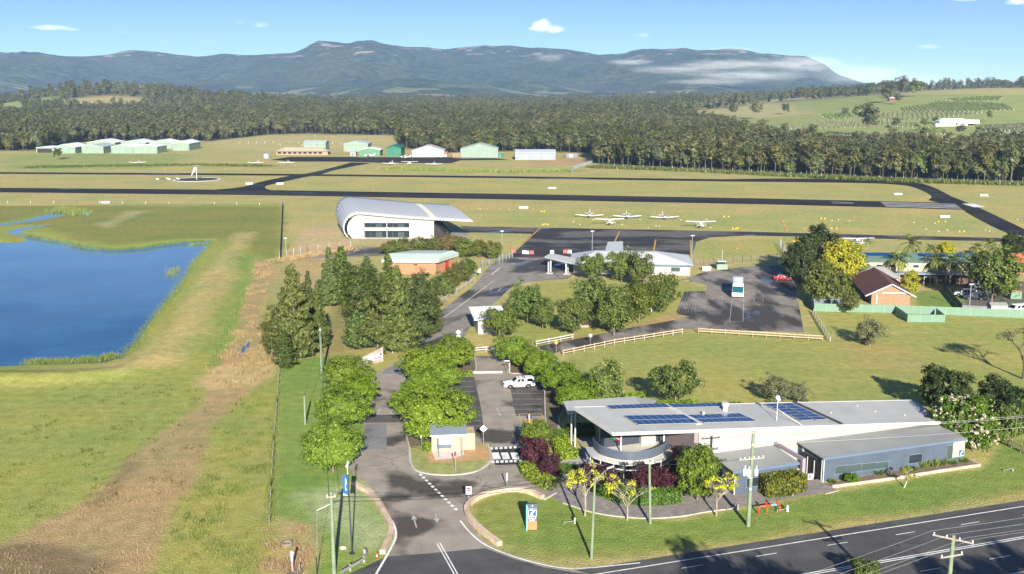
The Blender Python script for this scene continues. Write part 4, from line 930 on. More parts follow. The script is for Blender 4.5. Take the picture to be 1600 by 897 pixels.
wallb = mat('blue_grey_wall', (.062, .085, .122), .75, .10, .6, dirt=.25, bump=.15)
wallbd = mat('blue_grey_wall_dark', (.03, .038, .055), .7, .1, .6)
lilac = mat('lilac_wall', (.26, .22, .27), .75, .06, .8, dirt=.2)
glassd = glass_mat(); steelw = mat('white_painted_steel', (.5, .52, .52), .45, .05, 2)
galv = mat('galvanised_steel', (.42, .43, .44), .4, .1, 3, metal=.6); dark = mat('dark_opening', (.02, .022, .026), .8, .1, 1)
panel_blue = mat('solar_cells', (.012, .05, .155), .12, .15, 3, spec=.6); alu = mat('aluminium_frame', (.6, .62, .64), .35, .05, 3, metal=.5)
conc = mat('concrete', (.40, .38, .34), .85, .15, .7, dirt=.35); mulch = mat('bark_mulch', (.19, .14, .10), .95, .3, 1.5, fine=9, bump=.6)
gravel = mat('grey_gravel', (.25, .225, .205), .95, .25, 1.2, fine=8, dirt=.3, bump=.5)
pav = mat('grey_paving', (.32, .31, .31), .85, .15, .8, rib=('y', .5, .5), dirt=.2); navy = mat('sign_blue', (.006, .09, .40), .5, .05, 2); cream = mat('sign_cream', (.52, .48, .28), .55, .04, 2)
paper = mat('white_letters', (.6, .6, .6), .6, .02, 2); inkg = mat('grey_letters', (.30, .33, .28), .6, .02, 2)
vc = Frame('visitor_centre', G(1284.5, 753), 19.04, 'long visitor centre with pale metal roof, blue grey wings and a curved balcony', 'building')
RT = vc.root
def vcw(u, v_, z=0): c_, s_ = math.cos(vc.a), math.sin(vc.a); return Vector((vc.o.x + u * c_ - v_ * s_, vc.o.y + u * s_ + v_ * c_, z))
FL, FR, BR, BL = vc.L(958, 676, 8.0), vc.L(1478, 658.5, 4.0), vc.L(1424, 625, 4.0), vc.L(897, 636, 8.4)
def RP(s, t): return (FL * (1 - s) + FR * s) * (1 - t) + (BL * (1 - s) + BR * s) * t
def RPP(px, py):
    """pixel -> point on the sloping roof"""
    z = 6.0
    for _ in range(30):
        p = vc.L(px, py, z); s, t = .5, .5
        for _ in range(12):
            q = RP(s, t); du = (FR - FL) * (1 - t) + (BR - BL) * t; dv = (BL - FL) * (1 - s) + (BR - FR) * s; e = p - q
            det = du.x * dv.y - du.y * dv.x; s += (e.x * dv.y - e.y * dv.x) / det; t += (du.x * e.y - du.y * e.x) / det
        z = z * .3 + RP(s, t).z * .7
    return p
mb = MB(); NS, NT = 16, 3
for i in range(NS):
    for j in range(NT):
        q = [RP((i + a) / NS, (j + b) / NT) for a, b in ((0, 0), (1, 0), (1, 1), (0, 1))]
        mb.face(q); mb.face([p - Vector((0, 0, .22)) for p in reversed(q)])
roof = vc.at('roof', mb, roofgrey)
mb = MB()
for a, b_ in ((FL, FR), (FR, BR), (BR, BL), (BL, FL)): mb.bar(a - Vector((0, 0, .17)), b_ - Vector((0, 0, .17)), .16, .42)
vc.at('fascia', mb, trimw, roof)
mb = MB(); a, b_ = RPP(1239, 628.7), RPP(1316, 663.7); mb.bar(a + Vector((0, 0, .1)), b_ + Vector((0, 0, .1)), .35, .22)
vc.at('roof_step', mb, mat('dark_flashing', (.06, .06, .065), .6), roof)
mb = MB(); a, b_ = RPP(1039.5, 632.5), RPP(1093, 663.5)
mb.bar(a + Vector((0, 0, .08)), b_ + Vector((0, 0, .08)), .9, .1); vc.at('roof_walkway', mb, trimw, roof)
def solar(corners, nu, nv):
    c = [RPP(*p) for p in corners]; up = Vector((0, 0, .16))
    fr = lambda s, t: (c[0] * (1 - s) + c[1] * s) * (1 - t) + (c[3] * (1 - s) + c[2] * s) * t + up
    arr = MB(); arr.bar(fr(0, .2), fr(1, .2), .06, .08); arr.bar(fr(0, .8), fr(1, .8), .06, .08); ar = vc.at('solar_array', arr, alu, roof)
    for i in range(nu):
        for j in range(nv):
            e = .018; s0, s1, t0, t1 = i / nu, (i + 1) / nu, j / nv, (j + 1) / nv
            q = [fr(s0, t0), fr(s1, t0), fr(s1, t1), fr(s0, t1)]; cc = sum(q, Vector()) / 4
            lo = [cc + (p - cc) * .975 for p in q]; m = MB(); m.hexa([p + Vector((0, 0, .03)) for p in lo], [p + Vector((0, 0, .075)) for p in lo], 1)
            inn = [cc + (p - cc) * .93 + Vector((0, 0, .082)) for p in q]; m.face(inn, 0)
            PANELS.append((ar, m))
PANELS = []
solar([(957,642),(1049,639),(1037.5,632.3),(946,636.2)], 9, 1); solar([(1053.6,639.5),(1136,637.3),(1127,632),(1042.6,634)], 9, 1)
solar([(997.5,666.2),(1092,663.6),(1068,650),(974.4,652)], 8, 2); solar([(1100,663),(1183,660.6),(1155,648.2),(1073.7,651)], 8, 2)
solar([(1251,659.2),(1270.5,658.6),(1213.5,632.7),(1193,633.2)], 1, 6); solar([(1274,658.5),(1293.8,658),(1237,632),(1216.8,632.6)], 1, 6)
for ar, m in PANELS:
    setp = m.build('solar_panel', [panel_blue, alu], ar)
mb = MB(); p = RPP(1133, 641.5); mb.cyl(p.x, p.y, p.z - .1, p.z + .7, .35, 10); mb.cyl(p.x, p.y, p.z + .7, p.z + 1.15, .5, 10); vc.at('roof_vent', mb, trimw, roof)
mb = MB(); p = RPP(1099, 648.5); mb.cyl(p.x, p.y, p.z - .1, p.z + .5, .2, 8); vc.at('roof_vent', mb, trimw, roof)
mb = MB()
for q in ((1298,645),(1367,643),(1413,649),(1339,634)): p = RPP(*q); mb.box(p.x-.12, p.x+.12, p.y-.12, p.y+.12, p.z, p.z + .12)
vc.at('roof_anchor', mb, cream, roof)
mb = MB(); p = RPP(1213.5, 657); mb.cyl(p.x, p.y, p.z, p.z + 3.0, .05, 8); q_ = RPP(1254, 665); mb.tube([p + Vector((0, 0, 1.6)), q_], .04, 6); ms = vc.at('antenna_mast', mb, steelw, roof)
mb = MB(); mb.lathe([(0, .0), (.28, .05), (.34, .3), (.2, .55), (0, .6)], 12, (p.x, p.y, p.z + 2.9)); mb.tube([p + Vector((.1, 0, 2.6)), p + Vector((.45, 0, 2.9))], .09, 6); mb.build('antenna_dome', steelw, ms, smooth=True)
# lower canopy at the back left with two tall posts
cA, cB = vc.L(888, 643.5, 5.1), vc.L(880.5, 627, 5.1); cC, cD = cB + Vector((11, -1.2, 0)), cA + Vector((10, -3.5, 0))
mb = MB(); mb.hexa([p - Vector((0, 0, .3)) for p in (cA, cD, cC, cB)], [cA, cD, cC, cB]); lc = vc.at('canopy_roof', mb, roofgrey)
mb = MB(); mb.bar(cA - Vector((0, 0, .2)), cB - Vector((0, 0, .2)), .12, .5); vc.at('fascia', mb, trimw, lc)
for px in ((892.5,698.2),(898.5,698.8)):
    p = vc.L(*px); mb = MB(); mb.cyl(p.x, p.y, 0, 5.0, .11, 10); vc.at('canopy_post', mb, steelw)
# main walls
v0 = 5.6; mb = MB()
zf = lambda u: FL.z + (FR.z - FL.z) * (u - FL.x) / (FR.x - FL.x)
mb.hexa([(-15, v0, 0), (23.2, v0, 0), (25.2, 14.2, 0), (-15, 14.6, 0)], [(-15, v0, zf(-15) - .35), (23.2, v0, zf(23.2) - .35), (25.2, 14.2, 3.7), (-15, 14.6, 6.9)])
vc.at('wall', mb, wallw)
mb = MB(); mb.box(-15.6, -15.02, v0 + .1, 14, .0, 6.6); o = vc.at('stair_wall', mb, mat('pinkish_ribbed_wall', (.24, .20, .21), .7, .08, .8, rib=('y', .3, .6)))
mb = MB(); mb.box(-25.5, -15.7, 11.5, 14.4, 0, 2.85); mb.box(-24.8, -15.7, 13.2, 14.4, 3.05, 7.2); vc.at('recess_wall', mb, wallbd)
mb = MB()
for i in range(4): mb.box(-25 + i * 2.3, -23 + i * 2.3, 11.44, 11.5, .3, 2.4)
vc.at('window', mb, glassd)
mb = MB(); mb.box(-18.2, -15.7, 8.5, 11.4, .0, 2.6); lw = vc.at('brick_wall', mb, mat('tan_brick', (.28, .165, .09), .85, .2, 2.5, fine=10))
mb = MB(); mb.box(-17.6, -16.6, 8.44, 8.498, .6, 1.9); vc.at('window', mb, dark, lw)
# balcony
bp_ = [(926,698),(930,703.5),(938,710),(952,715),(968,718.5),(984.5,720),(1003,718.8),(1020,715.2),(1036,708),(1045,699)]
bc = [vc.L(*p, 3.0) for p in bp_]
bs = curve(None, 4, ground=[p.to_2d() for p in bc])
ring_o = [vc.L(*p, 2.75).to_2d() for p in ((914.6,698),(918,705),(926,713),(950,720.6),(967,724),(984,725.6),(1008,724.4),(1026,721),(1041,716),(1052,706))]
ro = curve(None, 4, ground=ring_o); k = min(len(bs), len(ro)); bs, ro = bs[:k], ro[:k]
mb = MB(); slab = bs + [(-17.2, 10.5), (-16, 13.1), (-25.3, 14.3)]; mb.prism(slab, 2.78, 3.0); fl = vc.at('balcony_floor', mb, mat('pale_balcony_floor', (.52, .50, .46), .7, .08, .6, dirt=.2))
mb = MB()
for i in range(k - 1): mb.face([(bs[i][0], bs[i][1], 2.95), (bs[i+1][0], bs[i+1][1], 2.95), (ro[i+1][0], ro[i+1][1], 2.72), (ro[i][0], ro[i][1], 2.72)]); mb.face([(ro[i][0], ro[i][1], 2.72), (ro[i+1][0], ro[i+1][1], 2.72), (ro[i+1][0], ro[i+1][1], 2.52), (ro[i][0], ro[i][1], 2.52)])
vc.at('balcony_eave', mb, roofgrey)
rail = MB()
for i in range(k - 1):
    rail.bar((bs[i][0], bs[i][1], 4.2), (bs[i+1][0], bs[i+1][1], 4.2), .07)
bal = vc.at('balustrade', rail, mat('rail_blue_grey', (.12, .15, .2), .5, .05, 2))
for i in range(0, k - 1, 3):
    mb = MB(); j = min(i + 3, k - 1)
    for q in range(i, j):
        a, b_ = Vector((*bs[q], 0)), Vector((*bs[q+1], 0))
        if q == j - 1: b_ = b_.lerp(a, .04)
        mb.bar(a + Vector((0, 0, 3.58)), b_ + Vector((0, 0, 3.58)), .03, 1.12)
    vc.at('balustrade_panel', mb, mat('balustrade_mesh', (.085, .105, .145), .6, .1, 1.2, fine=12), bal)
for i in range(2, k, 4):
    p = Vector((*ro[i], 0)).lerp(Vector((*bs[i], 0)), .15); mb = MB(); mb.cyl(p.x, p.y, 0, 2.6, .07, 8); vc.at('column', mb, steelw)
mb = MB()
for i in range(k - 1): mb.bar((ro[i][0], ro[i][1], 1.95), (ro[i+1][0], ro[i+1][1], 1.95), .10, .12)
vc.at('ring_beam', mb, steelw)
for px in ((937,690),(970,706),(1037,699)):
    p = vc.L(*px, 3.0); q = min(.98, max(.02, (p.x - FL.x) / (FR.x - FL.x))); mb = MB(); mb.cyl(p.x, p.y, 3.0, zf(p.x) + .05, .10, 10); vc.at('roof_column', mb, steelw)
pA, pB = vc.L(937, 690, 3.0), vc.L(970, 706, 3.0); dAB = (pB - pA).to_2d(); lab = dAB.length; dAB.normalize(); angS = math.atan2(dAB.y, dAB.x)
for s0, s1, m, tx in ((.05, .45, mat('sign_purple', (.10, .03, .22), .5, .05, 2), 'WINE TASTING'), (.46, .74, mat('sign_green', (.03, .33, .05), .5, .05, 2), 'MAPS'), (.75, .98, mat('sign_red', (.35, .01, .06), .5, .05, 2), 'CAFE')):
    a, b_ = pA + Vector((dAB.x, dAB.y, 0)) * lab * s0, pA + Vector((dAB.x, dAB.y, 0)) * lab * s1
    wd = lambda p: vcw(p.x, p.y).y
    za, zb_ = at(938 + 32 * s0, 671 + 17 * s0, wd(a)).z, at(938 + 32 * s1, 671 + 17 * s1, wd(b_)).z; zt_ = (za + zb_) / 2 + .5
    mb = MB(); mb.bar(Vector((a.x, a.y, za)), Vector((b_.x, b_.y, zb_)), .05, .85); sg = vc.at('hanging_sign', mb, m)
    c_ = (a + b_) / 2; text(tx, min(.6, lab * (s1 - s0) / len(tx) * 1.35), paper, sg, (c_.x + dAB.y * .03, c_.y - dAB.x * .03, zt_ - .5), (R(90), 0, angS))
# blue grey wings
def mono(name, u0, u1, v_, vb, h0, h1, wallm, over=.25):
    mb = MB(); mb.hexa([(u0, v_, 0), (u1, v_, 0), (u1, vb, 0), (u0, vb, 0)], [(u0, v_, h0 - .16), (u1, v_, h0 - .16), (u1, vb, h1 - .16), (u0, vb, h1 - .16)]); w = vc.at(name + '_wall', mb, wallm)
    mb = MB(); mb.hexa([(u0 - over, v_ - over, h0 - .15), (u1 + over * .4, v_ - over, h0 - .15), (u1 + over * .4, vb, h1 - .15), (u0 - over, vb, h1 - .15)], [(u0 - over, v_ - over, h0), (u1 + over * .4, v_ - over, h0), (u1 + over * .4, vb, h1), (u0 - over, vb, h1)])
    r = vc.at(name + '_roof', mb, roofgrey2)
    mb = MB(); mb.box(u0 - over - .03, u1 + over * .4 + .03, v_ - over - .05, v_ - over, h0 - .3, h0 + .03); vc.at('gutter', mb, mat('gutter_blue', (.10, .14, .21), .5, .05, 2), r)
    return w
wl_ = mono('left_wing', -13.1, -3.85, .0, v0 - .02, 3.2, 3.5, wallb)
wr_ = mono('right_wing', 0, 22.5, .0, v0 - .02, 3.35, 3.6, wallb)
mb = MB(); mb.box(-3.8, -3.35, -.95, v0 - .03, 3.55, 3.95); mb.box(-3.8, -3.35, -.95, -.5, 0, 3.55); vc.at('lilac_fin', mb, lilac)
mb = MB()
for u in (3.4, 7.6, 12.6, 17.4): mb.box(u, u + .03, -.012, 0.002, .02, 3.0)
for u in (-8.6,): mb.box(u, u + .03, -.012, 0.002, .02, 2.8)
vc.at('wall_joint', mb, mat('joint_line', (.05, .065, .1), .8), wr_)
def win(parent, a, b_, frame=True, m=None):
    (u0, z1), (u1, z0) = vc.W(*a), vc.W(*b_); mb = MB(); mb.box(u0 - .06, u1 + .06, -.05, -.012, z0 - .06, z1 + .06); f = vc.at('window', mb, mat('window_frame_grey', (.16, .19, .23), .5), parent)
    mb = MB(); mb.box(u0, u1, -.056, -.045, z0, z1); vc.at('pane', mb, m or glassd, f)
gg = glass_mat('grey_green_glass', (.05, .075, .075), .12)
for q in (((1305,729),(1322.5,738.5)), ((1323.5,727.5),(1345,735.5)), ((1346.5,725.2),(1368,732.5)), ((1369,723),(1388,730))): win(wr_, *q, m=gg)
win(wr_, (1420.5,711.5), (1440,721.5)); win(wr_, (1480,696.5), (1487,716.5), m=gg); win(wl_, (1167,748), (1188,758))
mb = MB(); (u0, z1), (u1, z0) = vc.W(1490, 686.5), vc.W(1505.5, 712); mb.box(u0, u1, -.09, -.02, z0, z1); sg = vc.at('sign_board', mb, cream, wr_)
mb = MB(); um = u0 + (u1 - u0) * .52; zb = z0 + (z1 - z0) * .36; mb.box(um, u1 - .06, -.10, -.088, z0 + .06, zb); ib = vc.at('information_symbol', mb, navy, sg)
mb = MB(); w_ = u1 - .06 - um; hh = zb - z0 - .06
mb.face([(um + w_ * x, -.106, z0 + .06 + hh * z) for x, z in ((.62,.97),(.85,.92),(.82,.75),(.66,.62),(.55,.42),(.56,.25),(.72,.12),(.50,.03),(.26,.06),(.22,.2),(.3,.42),(.28,.5),(.48,.66),(.6,.78))]); vc.at('symbol', mb, paper, ib)
for i, tx in enumerate(('Gift Shop', 'Information', 'Wine Tasting', 'Cafe')): text(tx, .27, inkg, sg, (u0 + .12, -.10, z1 - .28 - i * .34), (R(90), 0, 0), align='LEFT', ex=.004)
# recess between the wings: dark doors, white posts and air conditioners
mb = MB(); mb.box(-.04, -.002, .3, 5.0, .05, 2.6); vc.at('door', mb, dark, wr_)
for v_ in (.1, 1.7, 3.2): mb = MB(); mb.box(-.12, -.045, v_, v_ + .1, 0, 3.1 if v_ < 1 else 2.3); vc.at('door_post', mb, steelw, wr_)
mb = MB(); mb.box(-.03, 0, 4.2, 4.6, 2.6, 3.1); vc.at('notice', mb, paper, wr_)
mb = MB(); mb.tube([(-13.0, -.1, 0), (-13.0, -.1, 3.0)], .06, 8); vc.at('downpipe', mb, steelw, wl_); mb = MB(); mb.tube([(.05, -.1, 0), (.05, -.1, 3.1)], .07, 8); vc.at('downpipe', mb, steelw, wr_)
for i, (u, v_, lb) in enumerate(((-1.1, 1.1, 'white air conditioner nearest the grass between the blue grey wings'), (-1.9, 3.2, 'white air conditioner at the back between the blue grey wings'))):
    p = vc.root.matrix_basis if False else None
    c_, s_ = math.cos(vc.a), math.sin(vc.a); wx, wy = vc.o.x + u * c_ - v_ * s_, vc.o.y + u * s_ + v_ * c_
    t = empty('air_conditioner', (wx, wy, .05), vc.a, lb, 'air conditioner'); mb = MB(); mb.box(-.42, .42, -.17, .17, .06, .78); bd = mb.build('case', trimw, t)
    mb = MB(); mb.tube([(-.1, -.175, .42), (-.1, -.19, .42)], .28, 14); mb.build('fan_grille', mat('grille_grey', (.2, .2, .2), .6), t); mb = MB(); mb.box(-.4, -.3, -.15, .15, 0, .06); mb.box(.3, .4, -.15, .15, 0, .06); mb.build('foot', galv, t)
# cream cabinet on the balcony
p = vc.L(1002, 695.5, 3.0); t = empty('storage_cabinet', vcw(p.x, p.y, 3.0), vc.a, 'cream two door cabinet standing on the curved balcony', 'cabinet')
mb = MB(); mb.box(0, 2.1, 0, 1.1, 0, 1.5); mb.build('case', mat('cabinet_cream', (.46, .39, .3), .6, .05, 1), t)
for i in (0, 1): mb = MB(); mb.box(.05 + i * 1.02, 1.03 + i * 1.02, -.03, -.002, .06, 1.44); d = mb.build('door', mat('cabinet_cream_door', (.48, .42, .33), .6, .05, 1), t); mb = MB(); mb.box(.48 + i * 1.02, .62 + i * 1.02, -.05, -.03, .7, .76); mb.build('handle', dark, d)
mb = MB(); mb.box(-.05, 2.15, -.05, 1.15, 1.5, 1.55); mb.build('top', mat('cabinet_cream', (.7, .6, .47)), t)
# picnic shelters behind the roof
def shelter(px, py, w, d, h, deg, lab):
    t = empty('picnic_shelter', G(px, py), R(deg), lab, 'shelter'); mb = MB(); mb.hexa([(-w/2, -d/2, h - .2), (w/2, -d/2, h - .2), (w/2, d/2, h + .1), (-w/2, d/2, h + .1)], [(-w/2, -d/2, h - .08), (w/2, -d/2, h - .08), (w/2, d/2, h + .22), (-w/2, d/2, h + .22)]); mb.build('roof', roofgrey2, t)
    for a in (-1, 1):
        for b_ in (-1, 1): mb = MB(); mb.box(a * w * .42 - .1, a * w * .42 + .1, b_ * d * .38 - .1, b_ * d * .38 + .1, 0, h - .1); mb.build('post', mat('shelter_post', (.25, .22, .17), .7), t)
shelter(990, 654, 5.0, 3.0, 2.4, -28, 'low grey picnic shelter roof directly behind the left of the long roof'); shelter(1004, 650, 3.6, 2.0, 2.3, -28, 'smaller picnic shelter behind the lime bush')
# ground around the centre: gravel path, paving, planted bed and its stone edge
sheet('gravel_path', None, gravel, .045, ground=curve([(858,775),(880,786),(922,799.5),(962,806.5),(1012,810),(1062,807),(1100,800.5),(1144,794.5)], 4) + poly_ground([(1200,785),(1310,766.5),(1285,755),(1285,748),(1147,766),(1100,750),(1040,700),(905,700),(880,745)]))
sheet('paved_path', None, pav, .05, ground=poly_ground([(872,722),(915,712),(930,700),(900,690),(955,680),(1010,700),(975,735),(905,748),(876,742)]))
mb = MB(); kerb(mb, curve([(850,781),(869,771)], 4), .22, 0, .14); kerb(mb, curve([(880,786.5),(922,800),(962,807),(1012,810.5),(1062,807.5),(1100,801),(1125,797.5),(1144,795)], 4), .14, 0, .10)
kerb(mb, [G(1290,772).to_2d(), G(1310,767).to_2d(), G(1296,760).to_2d()], .12, 0, .08); kerb(mb, [G(1205,777).to_2d(), G(1257,767).to_2d()], .12, 0, .12)
tag(mb.build('path_kerb', kerbm), kind='structure')
sheet('planted_bed', None, mulch, .05, ground=poly_ground([(1288,756),(1300,762),(1400,748),(1530,728.5),(1513,720),(1500,720),(1400,736)]))
def wall_thing(name, P, w, h, m, lab, cat, nb=None):
    P = [Vector(p).to_2d() for p in P]; o0 = P[0]; root = empty(name, (o0.x, o0.y, 0), 0, lab, cat)
    Q = []
    for a, b_ in zip(P[:-1], P[1:]):
        n_ = max(1, int((b_ - a).length / 1.1)) if nb is None else nb
        for i in range(n_): Q.append((a.lerp(b_, i / n_) - o0, a.lerp(b_, (i + .985) / n_) - o0))
    for a, b_ in Q:
        mb = MB(); mb.bar((a.x, a.y, h / 2 - .02), (b_.x, b_.y, h / 2 - .02), w, h); mb.build('block', m, root)
    return root
wall_thing('bed_edging', [G(*p) for p in ((1300,762),(1352,755),(1400,748.5),(1465,738),(1531,728.3),(1514,719.8))], .28, .35, sandst, 'low pale stone edging of the planted bed along the blue grey wing', 'garden wall')
wall_thing('block_wall', curve([(781,853),(762,839),(744,823.5),(731,808),(729,796),(738,785.5),(758,774.8),(792,767.6),(821,768.8),(848,780)], 2), .62, .55, sandst, 'curved sandstone block wall round the lawn with the blue sign', 'wall', 1)
wall_thing('block_wall', curve([(552,757),(566,765),(580,773),(598,800),(610.5,823),(610.5,837.6),(604,852),(597.6,866)], 2), .62, .5, sandst, 'angular sandstone block wall left of the entrance road', 'wall', 1)
# garden plants of the bed
def tuft_plant(px, py, r, h, lm, lab, n_=140, name='grass_clump', cat='plant'):
    a = rng.random(n_) * 6.28; q = rng.random(n_) ** .6 * r * .55; d = np.stack([np.cos(a), np.sin(a), np.zeros(n_)], 1)
    hh = h * (.6 + .5 * rng.random(n_)); C = d * q[:, None] + d * (r * .22) + np.array([0, 0, 1]) * (hh * .5)[:, None]
    roll = d * .55 + np.array([0, 0, 1.0]) + rng.normal(size=d.shape) * .25; V, Fq = leaves(C, unit(np.cross(roll, rng.normal(size=d.shape))), hh * .55, .09, roll)
    o = np_mesh(name, V, Fq, lm); o.location = G(px, py); tag(o, lab, cat); return o
tuft_plant(1318, 750, .7, .8, L_HE, 'small green plant at the left end of the planted bed'); tuft_plant(1301, 755, .6, .6, L_HE, 'low green plant at the corner of the planted bed')
tree_at([broad('round_shrub', 1.8, 1.3, .1, 40, 40, .4, .13, L_HE, BARK, 'x', 290, .1, .05, .5, 4, .5, .5, cat='shrub')], [(1330,746,27,'bright green rounded shrub under the strip windows')], base_r=1.3)
for i, (x, y, l_) in enumerate(((1372,741,'short bluish plant under the last strip window'),(1416,737,'reddish green plant below the square window'),(1425,735,'green plant just right of the square window'),(1444,731,'first tall grassy clump right of the square window'),(1458,729,'second tall grassy clump right of the square window'),(1471,727,'third tall grassy clump, just before the glass door'),(1488,725,'grassy clump under the cream sign'),(1505,722,'low plant at the end corner of the planted bed'))):
    tuft_plant(x, y, .9, 1.2 if 2 < i < 6 else .7, L_RG if 2 < i < 6 else L_HE, l_)
# information shelter on the paved island
isl = curve([(640,700),(640.5,715),(643,727),(651,736),(671.5,741.5),(700,743),(724.6,741.3),(743,737.3),(757,730),(766,722),(767.5,714),(764,700),(761,695)], 4)
sheet('island_grass', None, mat('island_turf', (.30, .315, .10), .9, .25, .8, fine=7), .13, ground=isl + poly_ground([(700,690)]))
mb = MB(); kerb(mb, isl, .3, 0, .16); tag(mb.build('island_kerb', kerbm), kind='structure')
sheet('island_paving', None, mat('orange_paving', (.50, .30, .14), .85, .15, 1.2, fine=6), .145, ground=poly_ground([(668.6,700),(740,699),(760.2,697),(765.5,712),(765.8,719),(715,723),(671,724.5)]))
sheet('island_slab', None, mat('pale_slab', (.58, .50, .44), .85, .12, 1), .155, ground=poly_ground([(674,705),(723,704),(726,712.5),(700,719),(680,720)]))
sh = Frame('information_shelter', G(674.6, 706.5), 6.0, 'cream information shelter with a grey skillion roof on the paved island', 'shelter'); sh.root.location.z = .15
wcream = mat('cream_block_wall', (.42, .335, .225), .8, .08, 1.0, rib=('z', .3, .15), dirt=.15)
W1 = sh.L(718, 705.5).x; W2 = sh.L(742, 702).x
mb = MB(); mb.box(0, W1, 0, .3, 0, 2.5); mb.box(0, .3, .3, 2.6, 0, 2.4); mb.box(W1 - .3, W1, .3, 2.6, 0, 2.4); wl1 = sh.at('wall', mb, wcream)
mb = MB(); mb.box(W1 + .02, W2, .05, 3.0, 0, 2.35); sh.at('side_wall', mb, wcream)
mb = MB(); mb.hexa([(-.25, -1.25, 2.62), (W1 + 1.0, -1.25, 2.62), (W1 + 1.0, 2.2, 3.15), (-.25, 2.2, 3.15)], [(-.25, -1.25, 2.74), (W1 + 1.0, -1.25, 2.74), (W1 + 1.0, 2.2, 3.27), (-.25, 2.2, 3.27)]); rf = sh.at('roof', mb, mat('blue_grey_roof', (.2, .245, .3), .5, .08, .6, rib=('x', .3, .5), dirt=.2))
mb = MB(); mb.box(-.27, W1 + 1.02, -1.33, -1.25, 2.56, 2.76); sh.at('gutter', mb, trimw, rf)
for px in ((685.8,715.5),(722.3,714)):
    p = sh.L(*px); mb = MB(); mb.box(p.x - .05, p.x + .05, p.y - .05, p.y + .05, 0, 2.75); sh.at('post', mb, mat('post_blue_grey', (.10, .13, .17), .5), )
mb = MB(); mb.box(.75, 2.75, -.08, -.002, .35, 2.3); nb_ = sh.at('notice_board', mb, mat('board_frame', (.10, .12, .15), .5), wl1); mb = MB(); mb.box(.85, 2.65, -.1, -.082, .95, 2.2); sh.at('map_sheet', mb, paper, nb_)
mb = MB(); mb.box(2.95, 3.2, -.02, -.002, 1.5, 1.8); sh.at('small_notice', mb, paper, wl1)
# totem sign
tm = Frame('information_sign', G(822, 829), 0, 'tall blue information sign with timber base on the corner lawn', 'sign')
mb = MB(); mb.box(.17, 1.25, 0, .32, 1.15, 3.25); bd = tm.at('sign_board', mb, mat('slate_sign', (.055, .08, .12), .55, .05, 2))
mb = MB(); mb.box(0, .16, -.04, .36, 0, 3.1); tm.at('side_strip', mb, mat('pale_blue_strip', (.14, .38, .56), .5, .04, 2))
mb = MB(); mb.box(.18, 1.24, .01, .31, .1, 1.15); tm.at('timber_base', mb, mat('timber_slats', (.34, .2, .095), .7, .1, 2, rib=('x', .12, .9)))
mb = MB(); mb.box(.24, 1.2, -.012, -.002, 1.72, 2.52); f_ = tm.at('panel_frame', mb, paper, bd); mb = MB(); mb.box(.30, 1.14, -.02, -.012, 1.78, 2.46); bl = tm.at('blue_panel', mb, navy, f_)
mb = MB(); mb.face([(.30 + .84 * x, -.026, 1.78 + .68 * z) for x, z in ((.58,.97),(.78,.92),(.74,.75),(.56,.55),(.5,.38),(.52,.25),(.63,.13),(.45,.03),(.26,.06),(.22,.22),(.28,.38),(.22,.48),(.42,.66),(.54,.8))]); tm.at('symbol', mb, mat('symbol_yellow', (.85, .80, .25), .6), bl)
for i in range(7):
    x, z = (.3 + i * .25, 1.5) if i < 4 else (.42 + (i - 4) * .25, 1.25); mb = MB(); mb.box(x - .08, x + .08, -.012, -.002, z - .08, z + .08); ic = tm.at('service_icon', mb, mat('icon_green', (.35, .65, .2), .6) if i == 0 else paper, bd)
    mb = MB(); mb.box(x - .035, x + .035, -.018, -.012, z - .05, z + .04); tm.at('pictogram', mb, paper if i == 0 else navy, ic)
mb = MB(); mb.box(.65, .78, -.012, -.002, 2.95, 3.1); tm.at('crest', mb, paper, bd); text('VISITOR INFORMATION', .10, paper, bd, (.71, -.01, 2.72), (R(90), 0, 0), ex=.003); text('CENTRE', .11, paper, bd, (.62, -.01, 2.6), (R(90), 0, 0), ex=.003)
